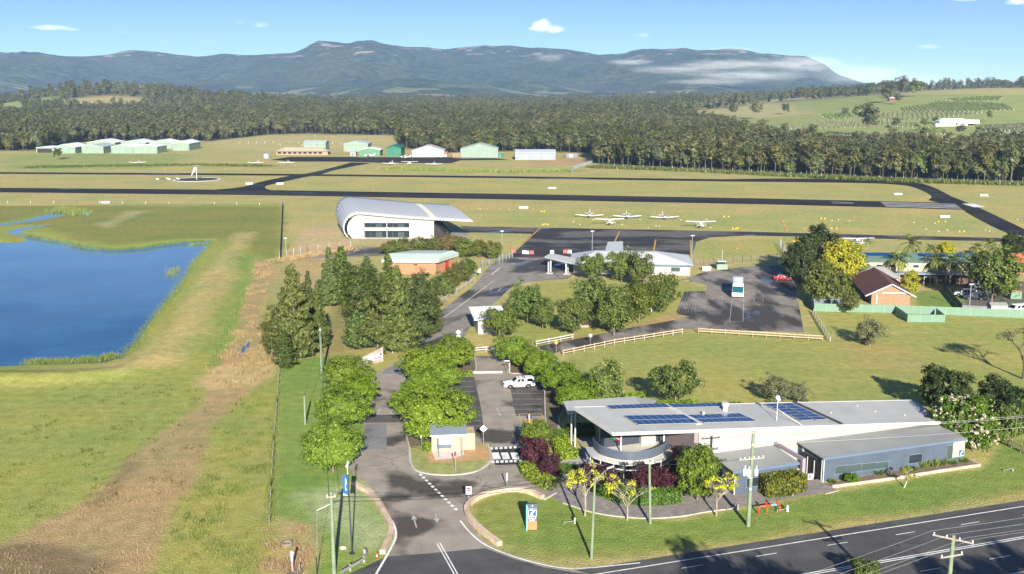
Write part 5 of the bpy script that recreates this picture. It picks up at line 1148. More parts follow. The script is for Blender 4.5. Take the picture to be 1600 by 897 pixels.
# ================================================================== airfield buildings and the yard on the right
brick = mat('orange_brick', (.36, .185, .10), .85, .18, 2.0, fine=10, dirt=.1); pgreen = mat('pale_green_metal', (.195, .265, .215), .55, .06, .4, rib=('x', .5, .4), dirt=.1)
pgreen_r = mat('pale_green_roof', (.40, .47, .42), .45, .06, .3, dirt=.1); dgreen = mat('dark_green_metal', (.014, .13, .075), .5, .08, .5, rib=('x', .5, .5)); mgreen = mat('mid_green_metal', (.07, .2, .11), .5, .08, .5, rib=('x', .5, .5))
hwhite = mat('hangar_white', (.38, .375, .35), .5, .05, .4, rib=('x', .5, .3)); hgrey = mat('hangar_blue_grey', (.23, .265, .29), .5, .06, .4, rib=('x', .5, .4)); whroof = mat('white_roof', (.80, .81, .79), .4, .05, .2)
jointm = mat('door_joint', (.14, .17, .15), .7)
def hangar(lab, px0, px1, yb, eave, ridge, depth, wm_, rm_, doors=4, deg=0, axis='y', dm=None, name='hangar', group=None, openf=False, skirt=None):
    """gabled shed whose front faces the camera; axis is the direction of its ridge"""
    a, b_ = G(px0, yb), G(px1, yb); w = (b_ - a).length / max(.3, math.cos(R(deg)))
    t = empty(name, a, R(deg), lab, 'hangar' if name == 'hangar' else 'shed', group); mb = MB()
    if axis == 'y':
        P = [(0, 0), (w, 0), (w, eave), (w / 2, ridge), (0, eave)]
        mb.face([(x, 0, z) for x, z in P]); mb.face([(x, depth, z) for x, z in reversed(P)]); mb.face([(0, 0, 0), (0, 0, eave), (0, depth, eave), (0, depth, 0)]); mb.face([(w, 0, 0), (w, depth, 0), (w, depth, eave), (w, 0, eave)])
        rb = MB()
        for x0, x1 in ((-.3, w / 2), (w + .3, w / 2)):
            q = [(x0, -.3, eave + .02), (x0, depth + .3, eave + .02), (x1, depth + .3, ridge + .05), (x1, -.3, ridge + .05)]; rb.hexa(q, [(p[0], p[1], p[2] + .15) for p in q])
    else:
        P = [(0, 0), (depth, 0), (depth, eave), (depth / 2, ridge), (0, eave)]
        for x in (0, w): mb.face([(x, y, z) for y, z in (P if x else reversed(P))])
        mb.face([(0, 0, 0), (w, 0, 0), (w, 0, eave), (0, 0, eave)]); mb.face([(0, depth, 0), (0, depth, eave), (w, depth, eave), (w, depth, 0)])
        rb = MB()
        for y0, y1 in ((-.3, depth / 2), (depth + .3, depth / 2)):
            q = [(-.3, y0, eave + .02), (w + .3, y0, eave + .02), (w + .3, y1, ridge + .05), (-.3, y1, ridge + .05)]; rb.hexa(q, [(p[0], p[1], p[2] + .15) for p in q])
    wb = mb.build('wall', wm_, t); rb.build('roof', rm_, t)
    h = eave * .86
    if doors:
        m = MB(); m.box(w * .06, w * .94, -.12, -.02, .05, h); d = m.build('door', dark if openf else (dm or wm_), t)  # open front: near-black panel painted as the shade inside, no door leaf
        if not openf:
            m = MB()
            for i in range(doors + 1): x = w * .06 + w * .88 * i / doors; m.box(x - .08, x + .08, -.16, -.122, .05, h)
            m.box(w * .06, w * .94, -.16, -.122, h - .12, h); m.build('door_frame', jointm, d)
    if skirt: m = MB(); m.box(-.03, w + .03, -.05, -.01, 0, eave * .3); m.build('brick_base', skirt, t)
    return t
GH = 'pale green hangars on the left of the airfield'
for a in (('open fronted low hangar at the left end of the pale green row', 57, 83, 238.8, 4.2, 5.6, 14, 1), ('pale green hangar, second from the left in the front row', 83, 118, 239.8, 5.0, 8.2, 26, 4), ('pale green hangar in the middle of the front row with a green roof', 128, 162, 239.8, 5.4, 8.0, 26, 5), ('widest pale green hangar at the right of the front row', 174, 208, 240.0, 5.6, 8.2, 22, 3), ('pale green hangar at the right end of the front row', 208.5, 246, 240.0, 5.6, 8.0, 22, 3), ('pale green hangar in the back row behind the left gap', 136, 180, 232.5, 5.4, 8.5, 24, 3), ('pale green hangar in the back row, middle one', 190, 228, 232.5, 5.4, 8.2, 24, 3), ('pale green hangar in the back row, right of the middle', 234, 270, 232.5, 5.4, 8.4, 24, 3), ('pale green hangar standing apart at the right end of the back row', 270, 296, 235.5, 6.0, 9.0, 30, 2)):
    hangar(a[0], *a[1:4], a[4] * .9, a[5] * .84, a[6], pgreen, pgreen_r if 'green roof' in a[0] else whroof, a[7], openf=a[7] == 1, group=None)  # white roofs carry the brightness of glancing sun in their colour
hangar('pale green shed with tall white doors behind the clubhouse', 474.5, 509, 235.5, 6.0, 7.6, 16, pgreen, pgreen_r, 3, axis='x')
hangar('pale green shed with a brick base behind the apron', 537, 575, 237, 6.0, 8.0, 22, pgreen, pgreen_r, 2, skirt=brick)
hangar('mid green hangar with a white side roof beside the parked aircraft', 561, 594, 244.3, 4.4, 6.0, 16, mgreen, whroof, 4)
hangar('dark green hangar in the middle of the apron', 603.5, 627, 244.6, 6.0, 7.6, 26, dgreen, dgreen, 6)
hangar('white gabled hangar with wide roller doors', 644, 694, 245.4, 4.6, 8.2, 20, hwhite, hwhite, 3)
hangar('large pale green hangar with sliding doors on the right of the apron', 719.5, 778, 246.4, 5.8, 9.4, 26, pgreen, pgreen_r, 4)
hangar('blue grey hangar standing alone at the right end', 805, 868, 250.0, 5.0, 6.6, 18, hgrey, mat('blue_grey_hangar_roof', (.42, .46, .52), .45, .06, .3), 3, axis='x')
for lab, x0, x1, yb, h, m in (('small brick annexe left of the large pale green hangar', 707, 719, 246.3, 3.2, brick), ('low brick shed right of the white hangar', 687, 699, 244.6, 3.4, mat('red_brick', (.32, .10, .06), .85, .15, 2)), ('small dark green tank shed right of the large pale green hangar', 777, 787, 245.6, 3.0, dgreen), ('pale grey toilet block left of the mid green hangar', 547, 556, 244.0, 3.2, hgrey), ('green site shed with a white door far right of the hangars', 884, 902, 246.0, 2.8, mat('slate_shed', (.14, .17, .2), .7))):
    a, b_ = G(x0, yb), G(x1, yb); w = (b_ - a).length; t = empty('small_shed', a, 0, lab, 'shed'); mb = MB(); mb.hexa([(0, 0, 0), (w, 0, 0), (w, 5, 0), (0, 5, 0)], [(0, 0, h), (w, 0, h), (w, 5, h - .3), (0, 5, h - .3)]); mb.build('wall', m, t)
    mb = MB(); mb.hexa([(-.3, -.3, h), (w + .3, -.3, h), (w + .3, 5.3, h - .3), (-.3, 5.3, h - .3)], [(-.3, -.3, h + .15), (w + .3, -.3, h + .15), (w + .3, 5.3, h - .15), (-.3, 5.3, h - .15)]); mb.build('roof', roofgrey2, t); mb = MB(); mb.box(w * .3, w * .6, -.06, -.003, .05, min(2.2, h * .8)); mb.build('door', trimw if 'white' in lab else jointm, t)
# clubhouse
cl = Frame('clubhouse', G(432, 242.2), 0, 'long low brick clubhouse with a beige hipped roof beside the water tank', 'building')
w = cl.L(512, 242.2).x; bei = mat('beige_tile_roof', (.36, .325, .22), .75, .08, .5)
mb = MB(); mb.box(0, w, 0, 12, 0, 2.6); cw = cl.at('wall', mb, mat('pale_brick', (.38, .22, .13), .85, .15, 2))
mb = MB(); mb.hexa([(-1, -1.2, 2.6), (w + 1, -1.2, 2.6), (w + 1, 13, 2.6), (-1, 13, 2.6)], [(5, 5.4, 5.3), (w - 6, 5.4, 5.3), (w - 6, 6.6, 5.3), (5, 6.6, 5.3)]); cl.at('roof', mb, bei)
for i in range(9): x = 1 + i * (w - 4) / 9; mb = MB(); mb.box(x, x + w / 9 * .62, -.06, -.003, .8, 2.2); cl.at('window', mb, dark, cw)
tk = empty('water_tank', G(416.5, 247), 0, 'squat silver water tank left of the apron', 'tank'); mb = MB(); mb.lathe([(2.9, 0), (2.9, 3.1), (2.7, 3.3), (0, 3.6)], 24); mb.build('shell', galv, tk, smooth=True, angle=30); mb = MB(); mb.box(-.5, .5, -3.0, -2.85, .4, 2.9); mb.build('ladder', steelw, tk)
# curved terminal hall
hh = Frame('curved_hall', G(548, 372.5), 0, 'white fronted hall whose silver ribbed roof curls down to the ground', 'building')
D0 = hh.o.y; L2 = hh.L(679, 371); w = L2.x
rib_m, n, l, b = nodes('ribbed_silver'); b.inputs['Base Color'].default_value = (.44, .46, .48, 1); b.inputs['Roughness'].default_value = .38; b.inputs['Metallic'].default_value = .25
def hall_prof(s):
    """profile across the front: s in 0..1, curl then the long gently falling roof"""
    curl = .22; xr, zr = -3.2, 8.2
    if s < curl:
        a = R(-38) + (R(90) - R(-38)) * (s / curl); cxx, czz, rad = 3.6, 3.5, 4.9
        return cxx - math.cos(a) * rad * (1.12 if math.cos(a) > 0 else 1), max(.0, czz + math.sin(a) * rad)
    q = (s - curl) / (1 - curl); return 3.6 + q * (41.2 - 3.6), 8.4 - 2.55 * q - .35 * math.sin(q * math.pi)
dep = 26.0; NV, NU = 10, 184
V, Fq = [], []
for iv in range(NV + 1):
    t_ = iv / NV
    for iu in range(NU + 1):
        s = iu / NU; x, z = hall_prof(s); x2, z2 = hall_prof(min(1, s + .004)); x1, z1 = hall_prof(max(0, s - .004)); tx, tz = x2 - x1, z2 - z1; ln = math.hypot(tx, tz) or 1
        a = .36 * (1 - abs((iu % 4) - 2) / 2)
        lift = 2.7 * (1 - (1 - t_) ** 2) * (.15 + .85 * min(1, max(0, z) / 7))
        back = -3.0 * t_ * 1.0 + (0 if s < .9 else -(s - .9) * 12 * t_)
        V.append((x - tz / ln * a - (7.0 + 2.5 * s) * t_, -1.4 + t_ * (dep + 1.4), z + tx / ln * a + lift))
W_ = NU + 1
for iv in range(NV):
    for iu in range(NU): q = iv * W_ + iu; Fq.append((q, q + 1, q + 1 + W_, q + W_))
band = [1 if 132 <= (f[0] % W_) < 140 else 0 for f in Fq]
rf = np_mesh('roof', V, Fq, [rib_m, mat('skylight_band', (.52, .54, .42), .6, .05, .5)], hh.root, midx=band)
mod = rf.modifiers.new('thickness', 'SOLIDIFY'); mod.thickness = .25
mb = MB(); P = [(x + .3, max(.05, z - .35)) for x, z in (hall_prof(i / 60) for i in range(2, 60)) if x < w - .2]
P = [(q[0] + (.5 if i < 14 else 0), q[1]) for i, q in enumerate(P)]
fac = [(max(.6, P[0][0]), 0)] + [q for q in P if q[1] > .4] + [(w, P[-1][1]), (w, 0)]
(u0, z1), (u1, z0) = hh.W(568.5, 348.5), hh.W(640.5, 372.2); z0 = .2
def ztop(x): return float(np.interp(x, [q[0] for q in P if q[0] > 3.7], [q[1] for q in P if q[0] > 3.7]))
mb.face([(x, 0, z) for x, z in fac if x < u0 and (x, z) != fac[-1]] + [(u0, 0, ztop(u0)), (u0, 0, 0)]); mb.face([(u1, 0, 0), (u1, 0, ztop(u1))] + [(x, 0, z) for x, z in fac if x > u1])
mb.face([(u0, 0, z1), (u1, 0, z1), (u1, 0, ztop(u1)), (u0, 0, ztop(u0))]); mb.face([(u0, 0, 0), (u1, 0, 0), (u1, 0, z0), (u0, 0, z0)])
mb.face([(w, 0, 0), (w - 5, 16, 0), (w - 5, 16, P[-1][1] + 1), (w, 0, P[-1][1])])
fw = hh.at('facade', mb, mat('white_render', (.40, .395, .375), .7, .03, .4))
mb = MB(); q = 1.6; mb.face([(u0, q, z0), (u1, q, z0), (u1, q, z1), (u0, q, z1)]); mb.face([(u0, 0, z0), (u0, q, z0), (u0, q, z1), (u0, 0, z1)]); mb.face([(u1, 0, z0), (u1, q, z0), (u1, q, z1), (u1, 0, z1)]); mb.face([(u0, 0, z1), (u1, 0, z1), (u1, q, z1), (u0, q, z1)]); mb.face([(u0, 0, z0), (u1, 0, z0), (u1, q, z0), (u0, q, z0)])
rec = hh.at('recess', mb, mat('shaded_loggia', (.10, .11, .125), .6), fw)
mb = MB(); zm = (z0 + z1) / 2 + .1; mb.box(u0 + .02, u1 - .02, -.1, 1.58, zm - .25, zm + .05); hh.at('balcony_slab', mb, trimw, rec); mb = MB(); mb.box(u0 + .02, u1 - .02, -.06, 0.0, zm + .06, zm + .95); hh.at('balcony_rail', mb, mat('rail_pale_grey', (.26, .27, .27), .5), rec)
for i in range(8):
    for zz in (z0 + .05, zm + .1):
        x = u0 + .2 + (u1 - u0 - .4) * i / 8; mb = MB(); mb.box(x, x + (u1 - u0) / 8 - .15, 1.5, 1.58, zz, zz + 2.1); hh.at('window', mb, [glassd, glassd, gg, glassd, glassd, glassd, gg, glassd][i], rec)
for u in (u0, (u0 + u1) / 2, u1): mb = MB(); mb.box(u - .08, u + .08, -.16, -.065, 0, z1); hh.at('post', mb, trimw, rec)
mb = MB(); mb.hexa([(w, 1, 0), (w + 5, 1, 0), (w + 5, 15, 0), (w, 15, 0)], [(w, 1, 4.6), (w + .3, 1, 4.6), (w + .3, 15, 5.4), (w, 15, 5.4)]); hh.at('side_wall', mb, dark)
# brick amenity building
ab = Frame('brick_building', G(628, 428.5), 0, 'orange brick building with a pale green metal roof among the casuarinas', 'building')
u1 = ab.L(681, 428.5).x; dp = 9.5; sk = 5.0
mb = MB(); mb.hexa([(-3.5, 0, 0), (u1, 0, 0), (u1 + sk, dp, 0), (-3.5 + sk, dp, 0)], [(-3.5, 0, 3.3), (u1, 0, 3.3), (u1 + sk, dp, 3.3), (-3.5 + sk, dp, 3.3)]); wb = ab.at('wall', mb, brick)
o_ = .8; e = [(-3.5 - o_ - 1, -o_, 3.3), (u1 + o_, -o_, 3.3), (u1 + sk + o_, dp + o_, 3.3), (-3.5 + sk - o_, dp + o_, 3.3)]; e2 = [(p[0], p[1], 4.2) for p in e]; tp = [(e[0][0] + 1.6, e[0][1] + 3.4, 5.3), (e[1][0] - 1.0 + 1.5, e[1][1] + 3.4, 5.3), (e[2][0] - 1.6, e[2][1] - 2.6, 5.3), (e[3][0] + 1.4, e[3][1] - 2.6, 5.3)]
mb = MB(); mb.hexa(e, e2); mb.hexa(e2, tp); ab.at('roof', mb, mat('pale_green_sheet', (.36, .43, .39), .5, .05, .5, rib=('x', .6, .35), dirt=.1))
mb = MB(); mb.hexa([(u1 + sk * .45, dp * .45, .1), (u1 + sk * .62, dp * .62, .1), (u1 + sk * .62 + .06, dp * .62, .1), (u1 + sk * .45 + .06, dp * .45, .1)], [(u1 + sk * .45, dp * .45, 3.0), (u1 + sk * .62, dp * .62, 3.0), (u1 + sk * .62 + .06, dp * .62, 3.0), (u1 + sk * .45 + .06, dp * .45, 3.0)]); ab.at('door', mb, mat('red_door', (.4, .02, .02), .5), wb)
mb = MB(); mb.box(u1 - 6, u1 - 5, -.06, -.003, 2.5, 2.8); ab.at('vent', mb, dark, wb)
# entry canopy and terminal
ec = Frame('entry_canopy', G(860, 427.5), -8, 'flat white entry canopy on steel posts before the terminal', 'canopy')
mb = MB(); a, b_, c_, d_ = ec.L(851, 402, 3.3), ec.L(904, 414.5, 3.3), ec.L(906, 406, 3.3), ec.L(860, 396.5, 3.3); mb.hexa([p + Vector((0, 0, -.15)) for p in (a, b_, c_, d_)], [p + Vector((0, 0, .2)) for p in (a, b_, c_, d_)]); ec.at('roof', mb, trimw)
for px in ((857,427),(860.5,425),(884.5,428),(887.5,426)): p = ec.L(*px); mb = MB(); mb.box(p.x - .16, p.x + .16, p.y - .16, p.y + .16, 0, 3.15); ec.at('post', mb, trimw)
for px in ((859,427.5),(886,428.5)): p = ec.L(*px); mb = MB(); mb.box(p.x - .9, p.x + .9, p.y - .8, p.y + .8, 0, .2); ec.at('plinth', mb, conc)
te = Frame('terminal_building', G(1078, 430.5), -5, 'single storey white terminal with a pale grey hipped roof behind the trees', 'building')
xl = te.L(895, 430.5).x; dp = 15
mb = MB(); mb.box(xl, 0, 0, dp, 0, 3.0); tw_ = te.at('wall', mb, hwhite)
mb = MB(); mb.hexa([(xl - 1, -1.1, 3.0), (.9, -1.1, 3.0), (.9, dp + 1, 3.0), (xl - 1, dp + 1, 3.0)], [(xl + 6, 6.5, 5.2), (-9, 6.5, 5.2), (-9, 8.5, 5.2), (xl + 6, 8.5, 5.2)]); te.at('roof', mb, mat('pale_grey_roof', (.45, .465, .47), .5, .05, .4, rib=('x', .5, .3)))
mb = MB(); mb.box(xl - 1.04, .94, -1.18, -1.102, 2.8, 3.05); te.at('gutter', mb, mat('blue_gutter', (.12, .2, .32), .5))
mb = MB(); p, q = te.L(944, 396, 4.6), te.L(974, 395, 4.6); mb.hexa([(p.x, p.y, 4.3), (q.x, q.y, 4.3), (q.x, q.y + 9, 6.3), (p.x + 1, p.y + 9, 6.3)], [(p.x, p.y, 4.5), (q.x, q.y, 4.5), (q.x, q.y + 9, 6.5), (p.x + 1, p.y + 9, 6.5)]); te.at('raised_roof', mb, mat('steel_grey_roof', (.28, .31, .33), .5, .05, .5)); 
for u in (-5.2, -12, -17, -22, -27):
    mb = MB(); mb.box(u, u + 2.6, -.08, -.003, .9, 2.3); f_ = te.at('window', mb, trimw, tw_); mb = MB(); mb.box(u + .1, u + 2.5, -.1, -.081, 1.0, 2.2); te.at('pane', mb, gg, f_)
# small white building
sw = Frame('small_white_building', G(747, 522), 9, 'small white building with a single sloping roof beside the access road', 'building')
W3 = sw.L(790, 522).x; mb = MB(); mb.box(0, W3, 0, 8.5, 0, 3.1); wb = sw.at('wall', mb, hwhite)
mb = MB(); mb.hexa([(-.9, -1, 3.1), (W3 + .6, -1, 3.1), (W3 + .6, 9.2, 3.5), (-.9, 9.2, 3.5)], [(-.9, -1, 3.4), (W3 + .6, -1, 3.4), (W3 + .6, 9.2, 3.8), (-.9, 9.2, 3.8)]); sw.at('roof', mb, whroof)
mb = MB(); mb.box(W3 * .72, W3 * .9, -.06, -.003, .05, 2.2); sw.at('door', mb, mat('blue_door', (.05, .15, .35), .5), wb); mb = MB(); mb.box(W3 * .3, W3 * .5, -.06, -.003, 1.1, 2.1); sw.at('window', mb, glassd, wb)
# green booth, white cabinet
bo = Frame('fuel_booth', G(1120, 421.5), 3, 'pale green fuel booth with a flat roof beside the apron fence', 'booth'); w = bo.L(1137, 421.5).x
mb = MB(); mb.box(0, w, 0, 2.4, 0, 1.5); bo.at('base', mb, pgreen); mb = MB(); mb.box(.4, w * .75, .3, 2.0, 1.5, 2.2); bo.at('cabin', mb, dark); mb = MB(); mb.box(.1, w * .85, -.1, 2.4, 2.2, 2.4); bo.at('roof', mb, pgreen_r); mb = MB(); mb.cyl(w * .55, 1, 2.4, 5.4, .05, 6); bo.at('aerial', mb, steelw)
wc = empty('switch_cabinet', G(1104, 423), 0, 'white box cabinet between the terminal and the green booth', 'cabinet'); mb = MB(); mb.box(-1.2, 1.2, 0, .9, .1, 1.2); mb.build('case', trimw, wc); mb = MB(); mb.box(-1.1, 1.1, .05, .85, 0, .1); mb.build('plinth', conc, wc); mb = MB(); mb.box(-1.1, -.03, -.03, -.003, .15, 1.1); mb.box(.03, 1.1, -.03, -.003, .15, 1.1); mb.build('door', whroof, wc)
ga = empty('lattice_shed', G(905, 512), R(8), 'low weathered enclosure of pale palings under the olive trees', 'enclosure'); mb = MB()
for i in range(16): mb.box(-2.6 + i * .33, -2.32 + i * .33, 0, .06, 0, 1.5)
mb.build('paling', mat('weathered_timber', (.28, .255, .21), .9, .2, 1), ga); mb = MB(); mb.box(-2.6, 2.7, .07, .12, .3, .42); mb.box(-2.6, 2.7, .07, .12, 1.1, 1.22); mb.build('rail', mat('weathered_timber', (.28, .255, .21)), ga)
# ---- yard on the right: tiled house, two storey block, fences, sheds
ho = Frame('tiled_house', G(1361, 475.5), -9, 'brick house with a dark red tiled gable roof behind the green fence', 'house')
w = 8.6; d = 22.0; e, r_ = 2.5, 4.9
mb = MB(); P = [(0, 0), (w, 0), (w, e), (w / 2, r_ - .2), (0, e)]; mb.face([(x, 0, z) for x, z in P]); mb.face([(x, d, z) for x, z in reversed(P)]); mb.face([(0, 0, 0), (0, 0, e), (0, d, e), (0, d, 0)]); mb.face([(w, 0, 0), (w, d, 0), (w, d, e), (w, 0, e)]); wb = ho.at('wall', mb, mat('tan_house_brick', (.30, .19, .115), .85, .15, 2, fine=10))
rt = mat('red_roof_tile', (.11, .045, .04), .7, .25, 1.5, rib=('y', .42, .6), dirt=.3); mb = MB()
for x0, x1 in ((-1.5, w / 2), (w + 1.2, w / 2)): z0_ = e - .55 if x0 < 0 else e - .45; q = [(x0, -.6, z0_), (x0, d + .5, z0_), (x1, d + .5, r_), (x1, -.6, r_)]; mb.hexa(q, [(p[0], p[1], p[2] + .16) for p in q])
rf = ho.at('roof', mb, rt); mb = MB(); mb.bar((-1.5, -.64, e - .45), (w / 2, -.64, r_ + .1), .06, .25); mb.bar((w + 1.2, -.64, e - .35), (w / 2, -.64, r_ + .1), .06, .25); ho.at('barge_board', mb, mat('barge_blue_white', (.5, .55, .62), .5), rf)
mb = MB(); mb.box(2.4, 7.8, -.04, -.003, 2.75, 3.0); ho.at('lettering_strip', mb, trimw, wb); mb = MB(); mb.box(1.1, 1.3, -.06, -.003, .2, 2.4); ho.at('downpipe', mb, trimw, wb)
hb = Frame('grey_roof_annexe', ho.root.location + Vector((3.5, 20.5, 0)), -9, 'silver hipped roof annexe at the back of the red tiled house', 'building'); mb = MB(); mb.box(0, 10, .6, 8.5, 0, 2.6); hb.at('wall', mb, hwhite); mb = MB(); mb.hexa([(-.8, 0, 2.6), (10.8, 0, 2.6), (10.8, 9, 2.6), (-.8, 9, 2.6)], [(4, 4, 4.8), (7, 4, 4.8), (7, 5, 4.8), (4, 5, 4.8)]); hb.at('roof', mb, roofgrey2)
mo = Frame('two_storey_block', G(1342, 441), -4, 'long cream two storey block with green roof and solar panels behind the palms', 'building')
w = mo.L(1535, 441).x + 2; d = 9
mb = MB(); mb.box(0, w, 0, d, 0, 2.9); gw = mo.at('ground_floor', mb, mat('dark_brown_brick', (.085, .05, .04), .85, .15, 2)); mb = MB(); mb.box(-.1, w + .1, -3.2, -.01, 2.75, 3.0); mo.at('verandah_roof', mb, mat('verandah_blue', (.2, .25, .33), .5))
mb = MB(); mb.box(0, w, .2, d, 3.0, 5.5); uw = mo.at('upper_wall', mb, mat('cream_render', (.42, .37, .25), .75, .06, .5, dirt=.1))
mb = MB(); q = [(-.5, -.5, 5.5), (w + .5, -.5, 5.5), (w + .5, d / 2, 7.1), (-.5, d / 2, 7.1)]; mb.hexa(q, [(p[0], p[1], p[2] + .12) for p in q]); q = [(-.5, d / 2, 7.1), (w + .5, d / 2, 7.1), (w + .5, d + .5, 5.5), (-.5, d + .5, 5.5)]; mb.hexa(q, [(p[0], p[1], p[2] + .12) for p in q]); rf = mo.at('roof', mb, mat('green_roof', (.10, .165, .135), .5, .08, .4, rib=('x', .5, .3)))
for i in range(20):
    if 7 <= i <= 8: continue
    x = 2 + i * 1.5; a = (7.1 - 5.5) / (d / 2 + .5); mb = MB(); f_ = lambda y: 5.5 + a * (y + .5) + .16; q = [(x, 2.4, f_(2.4)), (x + 1.4, 2.4, f_(2.4)), (x + 1.4, 4.1, f_(4.1)), (x, 4.1, f_(4.1))]; mb.hexa(q, [(p[0], p[1], p[2] + .06) for p in q]); mo.at('solar_panel', mb, panel_blue, rf)
for i in range(10): x = 1 + i * (w - 3) / 10; mb = MB(); mb.box(x, x + 1.6, .12, .195, 3.9, 4.8); f_ = mo.at('window', mb, trimw, uw); mb = MB(); mb.box(x + .1, x + 1.5, .1, .119, 4.0, 4.7); mo.at('pane', mb, glassd, f_)
for i in range(9): x = 1.5 + i * (w - 3) / 8; mb = MB(); mb.box(x - .12, x + .12, -3.1, -2.86, 0, 2.74); mo.at('verandah_post', mb, mat('brick_pier', (.4, .22, .13), .8, .15, 2))
rr = Frame('red_roof_building', G(1582, 428), -6, 'building with an orange red roof at the right edge behind the gum tree', 'building'); mb = MB(); mb.box(0, 10, 0, 8, 0, 3.2); rr.at('wall', mb, mat('pink_wall', (.33, .14, .13), .8)); mb = MB(); mb.hexa([(-.6, -.6, 3.2), (10.6, -.6, 3.2), (10.6, 8.6, 3.2), (-.6, 8.6, 3.2)], [(.5, 3.6, 5.0), (9.5, 3.6, 5.0), (9.5, 4.4, 5.0), (.5, 4.4, 5.0)]); rr.at('roof', mb, mat('orange_red_roof', (.46, .12, .06), .7, .12, .8))
fgreen = mat('green_fence_sheet', (.145, .235, .17), .5, .05, .5, rib=('x', .2, .6)); fgreend = mat('green_fence_post', (.2, .33, .25), .5)
def panel_fence(P, h, m, pm, lab, name='metal_fence', pw=2.6, cat='fence'):
    P = [Vector(p).to_2d() for p in P]; o0 = P[0]; root = empty(name, (o0.x, o0.y, 0), 0, lab, cat)
    for a, b_ in zip(P[:-1], P[1:]):
        n_ = max(1, round((b_ - a).length / pw))
        for i in range(n_):
            p, q = a.lerp(b_, i / n_) - o0, a.lerp(b_, (i + 1) / n_) - o0; dd = (q - p).normalized() * .05; p2, q2 = p + dd, q - dd
            mb = MB(); mb.bar((p2.x, p2.y, h / 2 + .03), (q2.x, q2.y, h / 2 + .03), .05, h - .06); mb.build('panel', m, root)
            mb = MB(); mb.box(p.x - .045, p.x + .045, p.y - .045, p.y + .045, 0, h + .04); mb.build('post', pm, root)
    return root
panel_fence([G(1238,412), G(1271.5,486)], 2.1, mat('green_fence_shaded_side', (.08, .19, .145), .5, .05, .5), fgreend, 'green metal fence, coloured darker as shaded, running back beside the bus park')  # same fence green, with the shade of this side put into its colour
panel_fence([G(1272.5,487), G(1400,489.7), G(1615,498)], 1.9, fgreen, fgreend, 'long pale green metal fence along the lawn in front of the house')
panel_fence([G(1399,490), G(1418,503.5), G(1475.5,504), G(1462,493)], 1.7, fgreen, fgreend, 'pale green bin enclosure jutting out from the long fence')
panel_fence([G(1271,477), G(1317,478)], 1.6, mat('slate_fence', (.11, .135, .17), .6), jointm, 'short slate grey fence behind the corner of the green fence')
panel_fence([G(1474,452), G(1503,486)], 1.6, mat('dark_fence', (.05, .06, .075), .6), jointm, 'dark fence between the lawn and the parked cars'); panel_fence([G(1503,487), G(1542,489)], 1.5, mat('grey_fence', (.17, .18, .195), .6), jointm, 'grey fence in front of the parked cars')
gs = Frame('garden_shed', G(1548, 489), -3, 'cream garden shed with a ribbed roof behind the green fence', 'shed'); mb = MB(); mb.box(0, 3.6, 0, 2.6, 0, 1.7); gs.at('wall', mb, mat('shed_cream', (.4, .39, .33), .6, .05, 1, rib=('x', .2, .6))); mb = MB(); mb.hexa([(-.15, -.15, 1.7), (3.75, -.15, 1.7), (3.75, 2.75, 1.7), (-.15, 2.75, 1.7)], [(-.1, 1.2, 2.2), (3.7, 1.2, 2.2), (3.7, 1.4, 2.2), (-.1, 1.4, 2.2)]); gs.at('roof', mb, roofgrey2)
sk_ = Frame('skip_bin', G(1579, 468), 0, 'pale green box with red bags behind the gum trunk', 'skip'); mb = MB(); mb.box(0, 2.6, 0, 2.0, .1, 1.9); sk_.at('box', mb, fgreen); mb = MB(); mb.box(.2, 2.4, .2, 1.8, 1.9, 2.2); sk_.at('load', mb, mat('red_bags', (.35, .08, .07), .7, .3, 4))
mb = MB(); fr = empty('play_frame', G(1453, 446), 0, 'white pipe frame on the lawn in front of the two storey block', 'play frame')
for x in (-1.6, 1.6): m2 = MB(); m2.tube([(x, 0, 0), (x, 0, 2.2)], .07, 6); m2.build('post', steelw, fr)
m2 = MB(); m2.tube([(-1.7, 0, 2.2), (1.7, 0, 2.2)], .07, 6); m2.build('crossbar', steelw, fr)
# ---- far: winery, farmhouse, cottage, blue shed
def farm(px, py, w, d, h, wm_, rm_, lab, name='farmhouse', deg=0, extra=False):
    p = TG(px, py); t = empty(name, p, R(deg), lab, 'building'); mb = MB(); mb.box(-w / 2, w / 2, 0, d, -1, h); wb = mb.build('wall', wm_, t)
    mb = MB(); mb.hexa([(-w / 2 - .6, -.6, h), (w / 2 + .6, -.6, h), (w / 2 + .6, d + .6, h), (-w / 2 - .6, d + .6, h)], [(-w / 2 + w * .12, d * .4, h + d * .22), (w / 2 - w * .12, d * .4, h + d * .22), (w / 2 - w * .12, d * .6, h + d * .22), (-w / 2 + w * .12, d * .6, h + d * .22)]); mb.build('roof', rm_, t)
    for i in range(4): x = -w / 2 + w * (i + .25) / 4; mb = MB(); mb.box(x, x + w * .12, -.08, -.003, h * .3, h * .8); mb.build('window', dark, wb)
    if extra:
        mb = MB(); mb.box(-w / 2 - 6, -w / 2 + w * .5, -5, -.3, -1, h * .55); mb.build('wing', wm_, t); mb = MB(); mb.box(w * .1, w / 2 + 12, -1, d, h * .5, h + 1.6); mb.build('tower', wm_, t)
    return t
farm(1490, 197, 30, 14, 4.6, whroof, whroof, 'white winery building with a flat block on its right on the vineyard slope', 'winery', -3, True)
farm(1397, 158, 14, 8, 3.6, mat('red_wall', (.2, .07, .06), .8), mat('pale_roof_far', (.5, .45, .42), .6), 'red walled farmhouse among the trees at the top of the vineyard'); farm(1583, 219, 14, 9, 4.5, mat('blue_grey_shed', (.2, .25, .32), .7), hgrey, 'blue grey shed at the right edge behind the forest', 'farm_shed')
